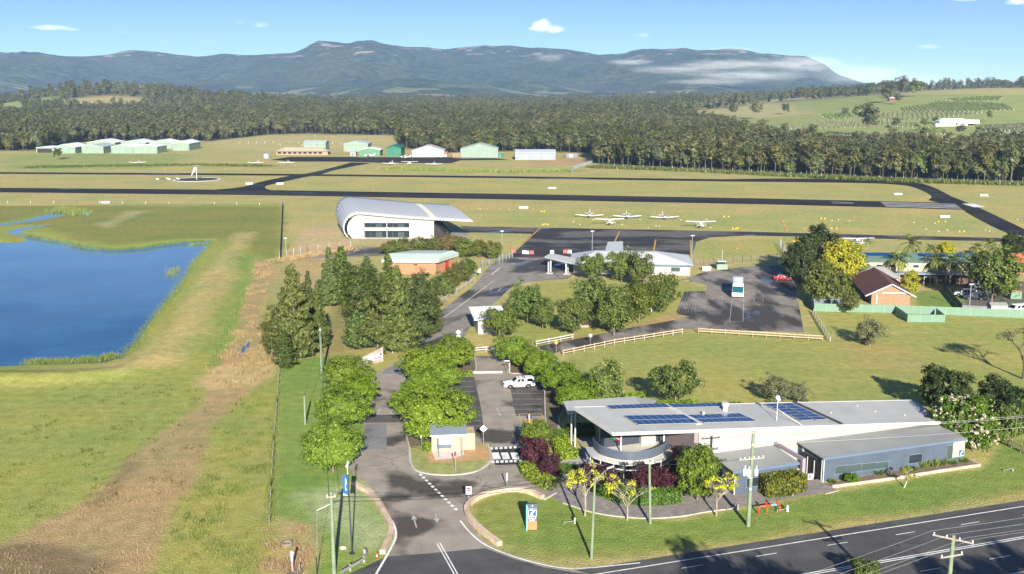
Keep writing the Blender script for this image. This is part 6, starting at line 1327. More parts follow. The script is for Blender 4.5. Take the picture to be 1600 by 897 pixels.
farm(1222, 146, 12, 8, 3.5, cream, mat('straw_roof', (.55, .45, .25), .7), 'pale yellow cottage in the far tree line', 'cottage'); farm(1175, 143, 12, 8, 4, whroof, whroof, 'white cottage in the far tree line', 'cottage')
# ================================================================== palms, sparse trees, vehicles, aircraft
def palm(name, h, nf, fl, seed):
    random.seed(seed); root = empty(name, (0, 0, 0), 0, 'x', 'palm tree'); mb = MB()
    mb.tube([(0, 0, -.1), (.05, 0, h * .35), (.12, .05, h * .7), (.1, .05, h)], [.26, .2, .17, .15], 8); mb.build('trunk', mat('palm_trunk', (.34, .29, .22), .9, .2, 2, rib=('z', .3, .4)), root, smooth=True)
    V, N, S, RL = [], [], [], []
    for i in range(nf):
        a = i * 2.4 + random.uniform(-.2, .2); el = random.uniform(-.35, 1.25); L = fl * random.uniform(1.2, 1.5); p = np.array([.1, .05, h]); d = np.array([math.cos(a) * math.cos(el), math.sin(a) * math.cos(el), math.sin(el)])
        side = np.array([-math.sin(a), math.cos(a), 0]); n_ = 22
        for j in range(n_):
            t = j / n_; d = d + np.array([0, 0, -.085 - .03 * t]); d /= np.linalg.norm(d); p = p + d * L / n_
            if t < .08: continue
            ll = .75 * math.sin(math.pi * min(1, t * .9 + .12)) * fl / 3
            for sgn in (-1, 1):
                c = p + side * sgn * ll * .45 + np.array([0, 0, -.22 * ll]); V.append(c); RL.append(side * sgn + np.array([0, 0, -.55]) + d * .35); N.append(np.cross(d, side) * 1.0 + rng.normal(size=3) * .25); S.append(ll * .55)
    V, Fq = leaves(np.array(V), unit(np.array(N)), np.array(S), .26, np.array(RL)); np_mesh('frond', V, Fq, L_PA, root); return root
pal = [palm('palm_tree', 6.6, 26, 3.4, 300), palm('palm_tree', 6.6, 22, 3.1, 301), palm('palm_tree', 6.6, 24, 3.5, 302)]
for i, (px, yb, yt, lab) in enumerate(((1401,444,399,'palm directly behind the lime yellow tree'), (1423,428,374,'tallest palm, standing clear above the long green roof'), (1441,440,413,'shortest palm between the lime tree and the pipe frame'), (1460,444,400,'palm beside the white pipe frame'), (1483,448,402,'palm right of the white pipe frame, with a stout trunk'), (1500,440,408,'palm in front of the verandah, next to the stout one'), (1513,450,404,'palm nearest the big gum with pale flowers'), (1356,392,374,'small palm beyond the golden tree, against the airfield'), (1452,405,384,'palm behind the ridge of the long green roof'), (1524,412,383,'left of three palms beyond the right end of the green roof'), (1545,408,378,'tallest of three palms beyond the right end of the green roof'), (1560,414,388,'right of three palms beyond the right end of the green roof'))):
    h = HT(px, yb, yt); place(pal[i % 3], G(px, yb), i * 1.3, lab, None, (h / 7.6,) * 3)
BARKG2 = mat('bark_tan', (.27, .23, .175), .9, .25, 2)
def sparse(name, h, spread, seed, tuftm, ntuft, barkm, tuft_r=.45, leaf=.16, per=26, lean=0, levels=4, r0=.10):
    random.seed(seed); root = empty(name, (0, 0, 0), 0, 'x', 'tree'); mb = MB(); tips = []
    def grow(p, d, L, r, lv):
        q = p + d * L; m_ = p.lerp(q, .5) + Vector((random.uniform(-1, 1), random.uniform(-1, 1), random.uniform(-.3, .6))) * L * .09
        mb.tube([p, m_, q], [r, r * .82, r * .62], 6 if lv > 1 else 4, caps=lv == 0)
        if lv == 0: tips.append(q); return
        for k in range(random.choice((2, 3, 3)) if lv < levels else 4):
            a = random.uniform(0, 6.28); nd = (d + Vector((math.cos(a), math.sin(a), random.uniform(-.05, .5))) * spread).normalized(); grow(p.lerp(q, random.uniform(.75, 1)), nd, L * random.uniform(.58, .8), r * .58, lv - 1)
    grow(Vector((0, 0, -.1)), Vector((lean, 0, 1)).normalized(), h * .34, r0, levels); mb.build('trunk', barkm, root, smooth=True)
    random.shuffle(tips); P = np.array([tuple(t) for t in tips[:ntuft]]); V, Fq = clump_crown(P, per, tuft_r, leaf, .4, .4, .5); np_mesh('crown', V, Fq, tuftm, root); return root
sp = [sparse('yellow_tufted_tree', 5.4, .85, 310 + i, L_YT, [24, 17, 18][i], BARKG2, .34, .12, 18) for i in range(3)]
for i, (x, y, lab, k) in enumerate(((914,806,'bare pale tree with scattered yellow leaves, left of the green light pole', 1.5), (980,813,'bare pale tree with scattered yellow leaves between the two green poles', 1.3), (1119,806,'leaning bare tree with yellow leaves in front of the dense round tree', 1.35))): place(sp[i], G(x, y), [0, 2, 4][i], lab, None, k)
s4 = sparse('thin_young_tree', 3.4, .8, 330, leaf_mat('pale_olive_leaf', (.2,.2,.03), (.36,.34,.06), (.42,.4,.1), .25, .05), 14, BARKP, .3, .12, 18, .35, 3, .1); place(s4, G(1412, 762), R(10), 'thin leaning young tree on the grass before the blue grey wing')
s5 = sparse('dead_looking_tree', 12.5, .8, 340, L_GR, 60, mat('bark_dark', (.085, .065, .05), .9, .2, 1.5), .9, .17, 26, -.1, 5, .3); place(s5, G(1598, 592), .5, 'tall dark trunked tree with thin foliage at the right edge of the lawn')
s6 = sparse('bare_shrub', 3.4, .9, 350, L_GR, 60, BARKP, .55, .14, 18, 0, 4, .07); place(s6, G(1560, 655), .5, 'twiggy grey shrub behind the white flowering tree')
tall = broad('roadside_gum', 23, 6.5, 5, 80, 80, 1.6, .42, L_GM, BARKP, 'x', 360, .4, .4, .5, 8, .6)
for i, (x, y, k, lab) in enumerate(((26, 50, .96, 'tall gum on the near side of the highway, leftmost of the group'), (33, 44, 1.1, 'tall gum on the near side of the highway, second from the left'), (50, 49, .98, 'tall gum on the near side of the highway, third from the left'), (57, 42, 1.14, 'tall gum on the near side of the highway, fourth from the left'), (70, 48, 1.03, 'tall gum on the near side of the highway, rightmost of the group'))): place(tall, (x, y, 0), i * 1.7, lab, None, (1.0, 1.0, k))
# ------------------------------------------------------------------ vehicles: local +X is forwards
tyre = mat('tyre_rubber', (.015, .015, .016), .85); rimm = mat('alloy_rim', (.22, .22, .23), .3, .05, 4, metal=.7); lens = mat('headlamp_lens', (.75, .77, .78), .15, .02, 4); tailr = mat('tail_lamp_red', (.45, .01, .01), .25, .02, 4); blk = mat('black_plastic', (.02, .02, .022), .6); carglass = glass_mat('car_glass', (.010, .013, .017), .06, .15)
def paint(name, c): 
    m = mat('paint_' + name, c, .3, .03, 2, spec=.5); b = m.node_tree.nodes['Principled BSDF']; b.inputs['Coat Weight'].default_value = .5; b.inputs['Coat Roughness'].default_value = .08; return m
def bev(o, w=.05, s=2):
    md = o.modifiers.new('round_edges', 'BEVEL'); md.width = w; md.segments = s; md.limit_method = 'ANGLE'; md.angle_limit = R(28); return o
def wheels(root, xs, hw, r, wd=.24):
    for x in xs:
        for sg in (-1, 1):
            mb = MB(); y0 = sg * (hw - wd); mb.lathe([(r * .62, 0), (r * .94, .0), (r, .04), (r, wd - .04), (r * .94, wd), (r * .62, wd)], 18); t = mb.build('wheel', tyre, root, smooth=True, angle=40); t.location = (x, y0 if sg > 0 else y0, r); t.rotation_euler = (R(-90) * sg, 0, 0)
            mb = MB(); mb.lathe([(0, wd * .86), (r * .2, wd * .9), (r * .52, wd * .84), (r * .54, wd * .5)], 14); mb.build('rim', rimm, t, smooth=True, angle=40)
def body_from(prof_low, hw, root, m, arches, ar):
    """lower body: side outline with wheel arches cut in, drawn in at the sills"""
    xs0, xs1 = prof_low[0][0], prof_low[-1][0]; bot = [(xs0, prof_low[0][2])]
    for a in arches:
        for k in range(7): q = math.pi - math.pi * k / 6; bot.append((a + math.cos(q) * ar, prof_low[0][2] + max(0, math.sin(q) * ar * .95)))
    bot.append((xs1, prof_low[-1][2])); top = [(p[0], p[1]) for p in reversed(prof_low)]; out = bot + top; mb = MB(); n_ = len(out)
    L_ = [(x, -hw + (.06 if z < .4 else 0), z) for x, z in out]; R_ = [(x, hw - (.06 if z < .4 else 0), z) for x, z in out]
    mb.face(L_); mb.face(list(reversed(R_)))
    for i in range(n_): j = (i + 1) % n_; mb.face([L_[i], L_[j], R_[j], R_[i]])
    o = mb.build('body', m, root); bm = bmesh.new(); bm.from_mesh(o.data); bmesh.ops.remove_doubles(bm, verts=bm.verts, dist=.001); bmesh.ops.triangulate(bm, faces=[f for f in bm.faces if len(f.verts) > 4]); bmesh.ops.recalc_face_normals(bm, faces=bm.faces); bm.to_mesh(o.data); bm.free(); return o
def cabin(root, x0, x1, x2, x3, z0, z1, hw, m, splits, name='cabin', wins=True):
    """greenhouse: x0..x3 at the belt, x1..x2 at the roof; panes sit proud of it"""
    tw = hw * .89; mb = MB(); mb.hexa([(x0, -hw, z0), (x3, -hw, z0), (x3, hw, z0), (x0, hw, z0)], [(x1, -tw, z1), (x2, -tw, z1), (x2, tw, z1), (x1, tw, z1)]); c = bev(mb.build(name, m, root), .06)
    if not wins: return c
    P = lambda s, t, sg: Vector(((x0 * (1 - s) + x3 * s) * (1 - t) + (x1 * (1 - s) + x2 * s) * t, sg * ((hw * (1 - t) + tw * t) + .012), z0 * (1 - t) + z1 * t))
    for sg in (-1, 1):
        for a, b_ in splits: mb = MB(); q = [P(a, .14, sg), P(b_, .14, sg), P(b_ - .02, .86, sg), P(a + .02, .86, sg)]; mb.face(q); mb.build('side_window', carglass, c)
    for xa, xb, nm, dx in ((x3, x2, 'windscreen', .014), (x0, x1, 'rear_window', -.014)):
        mb = MB(); mb.face([(xa * .88 + xb * .12 + dx, -hw * .9, z0 + (z1 - z0) * .12), (xa * .88 + xb * .12 + dx, hw * .9, z0 + (z1 - z0) * .12), (xa * .14 + xb * .86 + dx, tw * .9, z0 + (z1 - z0) * .86), (xa * .14 + xb * .86 + dx, -tw * .9, z0 + (z1 - z0) * .86)]); mb.build(nm, carglass, c)
    return c
def lamps(root, xf, xr, hw, zf, zr, sz=.13):
    for sg in (-1, 1):
        mb = MB(); mb.box(xf - .05, xf + .015, sg * hw * .78 - .17, sg * hw * .78 + .17, zf - .07, zf + .08); mb.build('headlight', lens, root); mb = MB(); mb.box(xr - .015, xr + .05, sg * hw * .84 - .1, sg * hw * .84 + .1, zr - .16, zr + .16); mb.build('tail_light', tailr, root)
def mirrors(root, x, hw, z):
    for sg in (-1, 1): mb = MB(); mb.box(x - .06, x + .08, sg * (hw + .12) - .1, sg * (hw + .12) + .1, z - .07, z + .1); bev(mb.build('mirror', blk, root), .03)
def ute(loc, rz, k=1):
    root = empty('utility_truck', loc, rz, 'white dual cab ute with a canopy and roof bars parked in the car park', 'ute'); pw = paint('white', (.78, .79, .79))
    bev(body_from([(-2.62, 1.12, .42), (-.9, 1.14, .34), (1.05, 1.12, .34), (1.9, 1.06, .34), (2.5, .92, .36), (2.66, .7, .38)], .92, root, pw, (-1.45, 1.62), .46), .05)
    cabin(root, -.95, -.8, .35, 1.15, 1.1, 1.80, .87, pw, ((.08, .4), (.44, .78))); c = cabin(root, -2.6, -2.45, -.98, -.98, 1.12, 1.84, .88, pw, ((.2, .85),), 'canopy'); wheels(root, (-1.45, 1.62), .94, .40); lamps(root, 2.6, -2.62, .92, .88, .95); mirrors(root, .9, .9, 1.2)
    mb = MB(); mb.box(2.55, 2.74, -.86, .86, .36, .62); bev(mb.build('bumper', pw, root), .05); mb = MB(); mb.box(2.6, 2.70, -.5, .5, .66, .86); mb.build('grille', blk, root)
    for x in (-.55, .15): mb = MB(); mb.box(x - .04, x + .04, -.74, .74, 1.86, 1.91); mb.box(x - .04, x + .04, -.7, -.64, 1.8, 1.86); mb.box(x - .04, x + .04, .64, .7, 1.8, 1.86); mb.build('roof_bar', blk, root)
    for sg in (-1, 1): mb = MB(); mb.box(-.9, 1.0, sg * .93 - .04, sg * .93 + .04, .3, .36); mb.build('side_step', galv, root)
    for x in (-1.45, 1.62):
        for sg in (-1, 1):
            mb = MB(); q = [(x + math.cos(math.pi * j / 8) * .5, .40 + math.sin(math.pi * j / 8) * .48) for j in range(9)]; q2 = [(x + math.cos(math.pi * j / 8) * .44, .40 + math.sin(math.pi * j / 8) * .42) for j in range(9)]
            for j in range(8): mb.face([(q[j][0], sg * .935, q[j][1]), (q[j+1][0], sg * .935, q[j+1][1]), (q2[j+1][0], sg * .935, q2[j+1][1]), (q2[j][0], sg * .935, q2[j][1])])
            mb.build('wheel_arch', blk, root)
    root.scale = (k,) * 3; return root
ute(G(811, 605.2), R(189), 1.0)
def sedan(name, loc, rz, lab, pm, suv=False, van=False, k=1.0, cat='car'):
    root = empty(name, loc, rz, lab, cat); h = 1.0 if not suv else 1.08
    if van: prof = [(-2.4, 1.15, .38), (1.5, 1.12, .36), (2.1, 1.0, .36), (2.4, .75, .4)]; cb = (-2.38, -2.3, 1.15, 1.9, 1.12, 1.95); sp_ = ((.04, .3), (.33, .6), (.63, .86))
    elif suv: prof = [(-2.3, 1.02, .42), (-.2, 1.04, .38), (1.1, 1.06, .38), (2.1, .98, .4), (2.35, .75, .42)]; cb = (-2.25, -2.0, .55, 1.2, 1.03, 1.72); sp_ = ((.05, .28), (.31, .55), (.58, .82))
    else: prof = [(-2.2, .92, .34), (-1.2, .95, .3), (1.0, .95, .3), (1.9, .86, .3), (2.22, .66, .34)]; cb = (-1.75, -1.0, .15, 1.05, .92, 1.40); sp_ = ((.16, .46), (.5, .8))
    hw = .9; bev(body_from(prof, hw, root, pm, (-1.35, 1.38), .41), .06); cabin(root, *cb, hw * .94, pm, sp_); wheels(root, (-1.35, 1.38), hw + .01, .35, .22); lamps(root, prof[-1][0] - .1, prof[0][0], hw, .68, .8); mirrors(root, cb[3] - .3, hw, 1.02 * h); root.scale = (k,) * 3; return root
sedan('hatchback_car', G(1222, 437.5), R(-4), 'red liftback car parked by the green fence of the bus park', paint('red', (.50, .012, .03)), k=1.02)
dkb = paint('dark_blue', (.018, .026, .05)); slv = paint('silver', (.42, .43, .45)); pwh = paint('white', (.78, .79, .79)); gld = paint('charcoal', (.05, .05, .055))
for x, y, rz, lab, m, kw in ((1507, 463, 160, 'silver four wheel drive at the left of the parked cars in the yard', slv, dict(suv=True)), (1522, 468, 165, 'dark blue four wheel drive at the front of the parked cars in the yard', dkb, dict(suv=True)), (1526, 459, 160, 'white four wheel drive behind the dark blue one in the yard', pwh, dict(suv=True)), (1530, 448, 175, 'black ute parked beside the gum trunk in the yard', gld, dict(suv=True)), (1590, 489, 200, 'white van at the right end behind the long green fence', pwh, dict(van=True))):
    sedan('parked_car' if 'van' not in kw else 'parked_van', G(x, y), R(rz), lab, m, k=1.05, cat='car' if 'van' not in kw else 'van', **kw)
# coach
co = empty('coach', G(1152.5, 466), R(-102), 'white coach with a dark windscreen standing in the bus park', 'bus'); pw = pwh; L_, hw, H_ = 11.0, 1.4, 3.35
mb = MB(); mb.hexa([(-L_, -hw, .35), (0, -hw, .35), (0, hw, .35), (-L_, hw, .35)], [(-L_, -hw, 1.25), (.05, -hw, 1.25), (.05, hw, 1.25), (-L_, hw, 1.25)]); bd = bev(mb.build('body', pw, co), .12, 3)
mb = MB(); mb.hexa([(-L_, -hw, 1.26), (.03, -hw, 1.26), (.03, hw, 1.26), (-L_, hw, 1.26)], [(-L_ + .3, -hw * .9, H_), (-.85, -hw * .9, H_), (-.85, hw * .9, H_), (-L_ + .3, hw * .9, H_)]); up = bev(mb.build('upper_body', pw, co), .15, 3)
for sg in (-1, 1): mb = MB(); f_ = lambda x, z: (x, sg * (hw * (1 - (z - 1.26) / (H_ - 1.26) * .1) + .015), z); mb.face([f_(-L_ + .6, 1.55), f_(-1.0, 1.55), f_(-1.2, 2.75), f_(-L_ + .7, 2.75)]); mb.build('side_window', carglass, up)
mb = MB(); f_ = lambda y, z: (.03 - .88 * (z - 1.26) / (H_ - 1.26) + .03, y, z); mb.face([f_(-hw * .93, 1.35), f_(hw * .93, 1.35), f_(hw * .88, 2.8), f_(-hw * .88, 2.8)]); ws = mb.build('windscreen', glass_mat('coach_glass', (.01, .07, .09), .08), up); mb = MB(); mb.face([(f_(-.03, 1.35)[0] + .01, -.03, 1.35), (f_(0, 1.35)[0] + .01, .03, 1.35), (f_(0, 2.8)[0] + .01, .03, 2.8), (f_(0, 2.8)[0] + .01, -.03, 2.8)]); mb.build('pillar', blk, ws)
for x, ln in ((-3.2, 1.4), (-5.6, .9), (-8.2, 2.2)): mb = MB(); mb.box(x - ln / 2, x + ln / 2, -.7, .7, H_ - .02, H_ + .16); bev(mb.build('roof_unit', mat('roof_unit_grey', (.6, .6, .6), .5), co), .05)
wheels(co, (-8.0, -2.4), hw + .01, .5, .3); lamps(co, .06, -L_, hw, .75, 1.0); mirrors(co, -.05, hw + .12, 2.1); mb = MB(); mb.box(.03, .12, -hw * .98, hw * .98, .35, .58); mb.build('bumper', mat('bumper_grey', (.3, .3, .31), .5), co); mb = MB(); mb.box(.05, .075, -.45, .45, .62, .74); mb.build('number_plate', mat('plate_yellow', (.7, .6, .1), .5), co); mb = MB(); mb.box(.05, .07, -1.1, 1.1, .95, 1.1); mb.build('grille', blk, co)
# ------------------------------------------------------------------ light aircraft: local +X is the nose
acw = paint('aircraft_white', (.80, .80, .79)); acb = paint('aircraft_blue', (.015, .03, .12)); acr = paint('aircraft_red', (.35, .03, .02))
def aircraft(name, high, lab, trim, seed=0):
    root = empty(name, (0, 0, 0), 0, lab, 'aircraft'); zc = 1.25 if high else 1.05
    prof = [(2.6, .12, .12), (2.45, .34, .34), (1.6, .50, .48), (.9, .58, .56), (-.6, .56, .56), (-2.2, .34, .36), (-4.6, .10, .14)]; mb = MB(); n_ = 14
    k0 = 0
    for x, ry_, rz_ in prof:
        for j in range(n_): t = 2 * math.pi * j / n_; mb.v.append((x, math.cos(t) * ry_, zc + math.sin(t) * rz_ + (0.02 * (-x) if x < 0 else 0)))
    for i in range(len(prof) - 1):
        for j in range(n_): j2 = (j + 1) % n_; mb.f.append((i * n_ + j, i * n_ + j2, (i + 1) * n_ + j2, (i + 1) * n_ + j)); mb.m.append(0)
    mb.f.append(tuple(range(n_))); mb.m.append(0); mb.f.append(tuple((len(prof) - 1) * n_ + j for j in range(n_))[::-1]); mb.m.append(0)
    fu = mb.build('fuselage', acw, root, smooth=True, angle=50); mb = MB(); mb.box(-2.6, 2.2, -.59, .59, zc - .50, zc - .22); mb.hexa
    mb = MB(); mb.hexa([(-3.4, -.30, zc - .2), (2.3, -.42, zc - .46), (2.3, .42, zc - .46), (-3.4, .30, zc - .2)], [(-3.6, -.31, zc - .02), (2.35, -.47, zc - .05), (2.35, .47, zc - .05), (-3.6, .31, zc - .02)]); mb.build('belly_stripe', trim, fu)
    mb = MB(); zz = zc + .32; mb.hexa([(-1.3, -.5, zz), (1.15, -.52, zz), (1.15, .52, zz), (-1.3, .5, zz)], [(-.8, -.42, zz + .52), (.35, -.44, zz + .52), (.35, .44, zz + .52), (-.8, .42, zz + .52)]); cb_ = bev(mb.build('cabin', acw, root), .05)
    mb = MB(); mb.face([(1.05, -.46, zz + .1), (1.05, .46, zz + .1), (.42, .38, zz + .49), (.42, -.38, zz + .49)]); ws = mb.build('windscreen', carglass, cb_); ws.location = (.03, 0, .02)
    for sg in (-1, 1): mb = MB(); mb.face([(-1.0, sg * .51, zz + .12), (.9, sg * .525, zz + .12), (.38, sg * .47, zz + .45), (-.7, sg * .45, zz + .45)]); mb.build('side_window', carglass, cb_)
    half, ch, di = 5.3, 1.5, (.09 if not high else .03); wz = zc + .86 if high else zc - .38; x0 = .55
    for sg in (-1, 1):
        mb = MB(); r_, t_ = sg * .3, sg * half
        A = [(x0 + .1, r_, wz), (x0 - ch, r_, wz), (x0 - ch + .12, t_, wz + half * di), (x0 - .15, t_, wz + half * di)]; B = [(x0, r_, wz + .16), (x0 - ch + .05, r_, wz + .1), (x0 - ch + .15, t_, wz + half * di + .07), (x0 - .2, t_, wz + half * di + .12)]
        mb.hexa(A if sg < 0 else A[::-1], B if sg < 0 else B[::-1]); w_ = mb.build('wing', acw, root); mb = MB(); mb.box(x0 - ch + .1, x0 - .12, min(t_, t_ + sg * .12), max(t_, t_ + sg * .12), wz + half * di, wz + half * di + .12); mb.build('wing_tip', trim, w_)
        if high: mb = MB(); mb.bar((x0 - .5, sg * .5, zc - .3), (x0 - .5, sg * 2.4, wz + 2.4 * di), .1, .04); mb.build('wing_strut', acw, root)
        mb = MB(); mb.hexa([(-3.7, 0, zc + .12), (-4.6, 0, zc + .12), (-4.6, sg * 1.6, zc + .14), (-4.0, sg * 1.6, zc + .14)], [(-3.7, 0, zc + .2), (-4.6, 0, zc + .2), (-4.6, sg * 1.6, zc + .2), (-4.0, sg * 1.6, zc + .2)]); mb.build('tailplane', acw, root)
        mb = MB(); mb.bar((0 if not high else -.1, sg * (1.4 if not high else .5), wz if not high else zc - .4), (0 if not high else -.1, sg * 1.4, .3), .1); g_ = mb.build('landing_gear', acw, root); mb = MB(); mb.tube([(-.0, sg * 1.4 - .07, .22), (-.0, sg * 1.4 + .07, .22)], .22, 12); mb.build('wheel', tyre, g_)
    mb = MB(); mb.bar((1.9, 0, zc - .4), (1.9, 0, .3), .09); g_ = mb.build('landing_gear', acw, root); mb = MB(); mb.tube([(1.9, -.06, .2), (1.9, .06, .2)], .2, 12); mb.build('wheel', tyre, g_)
    mb = MB(); mb.hexa([(-3.4, -.05, zc + .2), (-4.75, -.05, zc + .2), (-4.75, .05, zc + .2), (-3.4, .05, zc + .2)], [(-4.3, -.03, zc + 1.55), (-4.95, -.03, zc + 1.55), (-4.95, .03, zc + 1.55), (-4.3, .03, zc + 1.55)]); fn = mb.build('fin', acw, root); mb = MB(); mb.box(-4.85, -4.3, -.06, .06, zc + 1.2, zc + 1.4); mb.build('fin_stripe', trim, fn)
    mb = MB(); mb.lathe([(0, .28), (.1, .16), (.16, 0)], 10); s_ = mb.build('spinner', trim, root); s_.location = (2.6, 0, zc); s_.rotation_euler = (0, R(90), 0)
    mb = MB(); mb.bar((2.72, .0, zc - .9), (2.72, 0, zc + .9), .14, .03, up=(1, 0, 0)); mb.build('propeller', blk, root); return root
lo_b = aircraft('low_wing_aircraft', False, 'x', acb); hi_b = aircraft('high_wing_aircraft', True, 'x', acb); lo_r = aircraft('low_wing_aircraft', False, 'x', acr); hi_r = aircraft('high_wing_aircraft', True, 'x', acr)
for p, x, y, dg, lab in ((lo_b,921,340,-95,'white low wing aircraft, left one of three in the row beside the runway'),(lo_b,980,341.5,-92,'white low wing aircraft, middle one of three in the row beside the runway'),(lo_b,1038,343,-88,'white low wing aircraft, right one of three in the row beside the runway'),(hi_b,952,351.5,94,'white high wing aircraft parked in front of the low wing row'),(hi_b,1094,355.5,88,'white high wing aircraft parked on its own at the right of the row'),
    (lo_r,215,256,-80,'white low wing aircraft alone on the grass before the pale green hangars'),(lo_r,400,256.5,-95,'white low wing aircraft on the grass below the water tank'),(lo_r,448,256.5,-90,'white low wing aircraft on the grass below the clubhouse'),(hi_r,575,245.8,185,'white aircraft in front of the mid green hangar'),(lo_r,610,257.5,-100,'white low wing aircraft on the grass below the dark green hangar'),(hi_r,640,258,92,'white high wing aircraft on the grass below the white hangar'),(lo_r,678,258.5,-90,'white low wing aircraft with raised wings at the apron corner'),(hi_r,632,248,170,'white aircraft on the apron left of the white hangar'),(lo_b,688,246.8,160,'blue and white aircraft in front of the low brick shed'),(hi_b,1338,383,92,'white high wing aircraft half hidden behind the golden tree')):
    place(p, G(x, y), R(dg), lab, None, 1.02)
# ================================================================== poles, wires, signs, fences, markers, reeds
polem = mat('green_treated_pole', (.19, .25, .165), .85, .15, 1.5, fine=8); armm = mat('weathered_crossarm', (.33, .30, .25), .85, .2, 2); insul = mat('white_insulator', (.7, .7, .72), .25, .05, 3)
def pole(name, x, yb, yt, lab, r=.17, cat='power pole', lean=0, base=None):
    b_ = base or G(x, yb); h = at(x, yt, b_.y).z; t = empty(name, b_, 0, lab, cat); mb = MB(); mb.tube([(0, 0, -.2), (lean * .5, 0, h * .5), (lean, 0, h)], [r * 1.15, r, r * .8], 10); mb.build('shaft', polem, t, smooth=True, angle=40); return t, h
def arm(t, h, L_, deg, n_=4, dx=0, m=None):
    mb = MB(); c, s = math.cos(R(deg)), math.sin(R(deg)); mb.bar((dx - c * L_ / 2, -s * L_ / 2 - .2, h), (dx + c * L_ / 2, s * L_ / 2 - .2, h), .1, .12); a = mb.build('crossarm', m or armm, t)
    for i in range(n_): q = -L_ / 2 + .12 + (L_ - .24) * i / max(1, n_ - 1); mb = MB(); mb.lathe([(.04, 0), (.07, .06), (.04, .1), (.07, .16), (.03, .22)], 8, (dx + c * q, s * q - .2, h + .06)); mb.build('insulator', insul, a)
    return a
p522, h522 = pole('power_pole', 522, 897, 768, 'thick pale green power pole at the bottom left by the entrance', .20)
arm(p522, h522 - .5, 1.0, 15, 2); mb = MB(); mb.tube([(0, 0, h522 - 1.3), (-1.6, .3, h522 - 2.2)], .05, 6); mb.build('stay_arm', steelw, p522); mb = MB(); mb.tube([(-1.6, .3, h522 - 2.2), (-1.75, -.2, 0)], .025, 5); mb.tube([(-1.6, .3, h522 - 2.2), (-.1, 0, h522 - .4)], .02, 5); mb.build('stay_wire', galv, p522)
mb = MB(); mb.tube([(-1.75, -.2, 0), (-1.74, -.18, 2.0)], .06, 6); mb.build('stay_guard', blk, p522)
p502, h502 = pole('power_pole', 503, 590, 512, 'pale green power pole behind the left row of street trees', .19); mb = MB(); mb.box(-.2, .25, -.25, -.1, h502 - .5, h502 - .25); mb.build('crossarm', armm, p502)
p477, h477 = pole('power_pole', 477, 663, 618, 'short pale green stub pole on the left lawn', .15)
p924, h924 = pole('light_pole', 924, 873, 748, 'pale green pole with a lamp arm on the verge left of the balcony', .14, 'light pole', .25)
mb = MB(); mb.tube([(.25, 0, h924 - .3), (1.2, .9, h924 + .35), (1.9, 1.6, h924 + .55)], .045, 6); la = mb.build('lamp_arm', galv, p924); mb = MB(); mb.hexa([(1.7, 1.45, h924 + .48), (2.5, 2.1, h924 + .52), (2.4, 2.3, h924 + .52), (1.6, 1.6, h924 + .48)], [(1.75, 1.45, h924 + .64), (2.45, 2.1, h924 + .62), (2.35, 2.25, h924 + .62), (1.65, 1.6, h924 + .64)]); mb.build('lamp_head', steelw, la)
p1015, h1015 = pole('power_pole', 1016, 818, 719, 'pale green power pole standing in front of the balcony', .15, lean=-.3)
mb = MB(); mb.box(-.85, .2, -.25, -.1, h1015 - .35, h1015 - .15); a_ = mb.build('crossarm', armm, p1015)
for dx in (-.8, -.5, .1): mb = MB(); mb.lathe([(.05, 0), (.1, .1), (.1, .25), (.04, .3)], 8, (dx, -.2, h1015 - .2)); mb.build('insulator', insul, a_)
p1170, h1170 = pole('power_pole', 1169, 822, 673, 'tall pale green power pole with transformers before the blue grey wing', .21, lean=.1)
arm(p1170, h1170 - .2, 2.6, 12, 3); arm(p1170, h1170 - 1.7, 2.2, 10, 5); arm(p1170, h1170 - 3.3, 3.1, 14, 6)
for i, (dx, dy) in enumerate(((-.75, -.1), (-.35, -.35), (.55, -.1))): mb = MB(); mb.lathe([(.0, 0), (.24, .02), (.26, .3), (.26, .75), (.2, .85), (0, .88)], 12, (dx, dy - .15, h1170 - 5.3)); f_ = mb.build('transformer', mat('transformer_grey', (.45, .5, .52), .45), p1170, smooth=True, angle=40); mb = MB(); mb.tube([(dx, dy - .15, h1170 - 4.45), (dx + .08, dy - .15, h1170 - 4.1)], .05, 6); mb.build('bushing', insul, f_)
mb = MB(); mb.box(-.35, .1, -.5, -.2, h1170 - 5.6, h1170 - 5.35); mb.build('bracket', galv, p1170); mb = MB(); mb.box(-.1, .1, -.225, -.2, h1170 - 7.1, h1170 - 6.8); mb.build('pole_tag', paper, p1170)
b1485 = Vector((*G(1488, 838, 11.0).xy, 0)); p1485, h1485 = pole('power_pole', 1487, 0, 836, 'power pole at the lower right beside the highway with a slanted crossarm', .21, base=b1485, lean=.1)
arm(p1485, h1485 - .3, 3.4, -32, 4); arm(p1485, h1485 - 1.9, 2.4, 18, 2)
# wires, each its own thing
wirem = mat('cable_black', (.03, .03, .032), .6); wiree = mat('cable_aluminium', (.5, .5, .5), .4, .05, 1)
def wire(a, b_, sag, lab, m=wirem, r=.022):
    a, b_ = Vector(a), Vector(b_); mb = MB(); mb.tube([tuple(a.lerp(b_, t / 16) - a - Vector((0, 0, sag * 4 * (t / 16) * (1 - t / 16)))) for t in range(17)], r, 5); o = mb.build('overhead_wire', m); o.location = a; tag(o, lab, 'wire')
T = lambda t, dx, z: t.location + Vector((dx, -.15, z))
wire(T(p522, .15, h522 - .5), T(p1015, -.8, h1015 - .2), 1.0, 'upper dark wire crossing the entrance road to the balcony pole'); wire(T(p522, .2, h522 - 1.0), T(p1015, -.5, h1015 - .5), 1.2, 'lower dark wire crossing the entrance road to the balcony pole', r=.035)
wire(T(p522, -.2, h522 - .6), T(p502, 0, h502 - .4), 2.2, 'sagging dark wire from the thick left pole to the pole behind the street trees', r=.03)
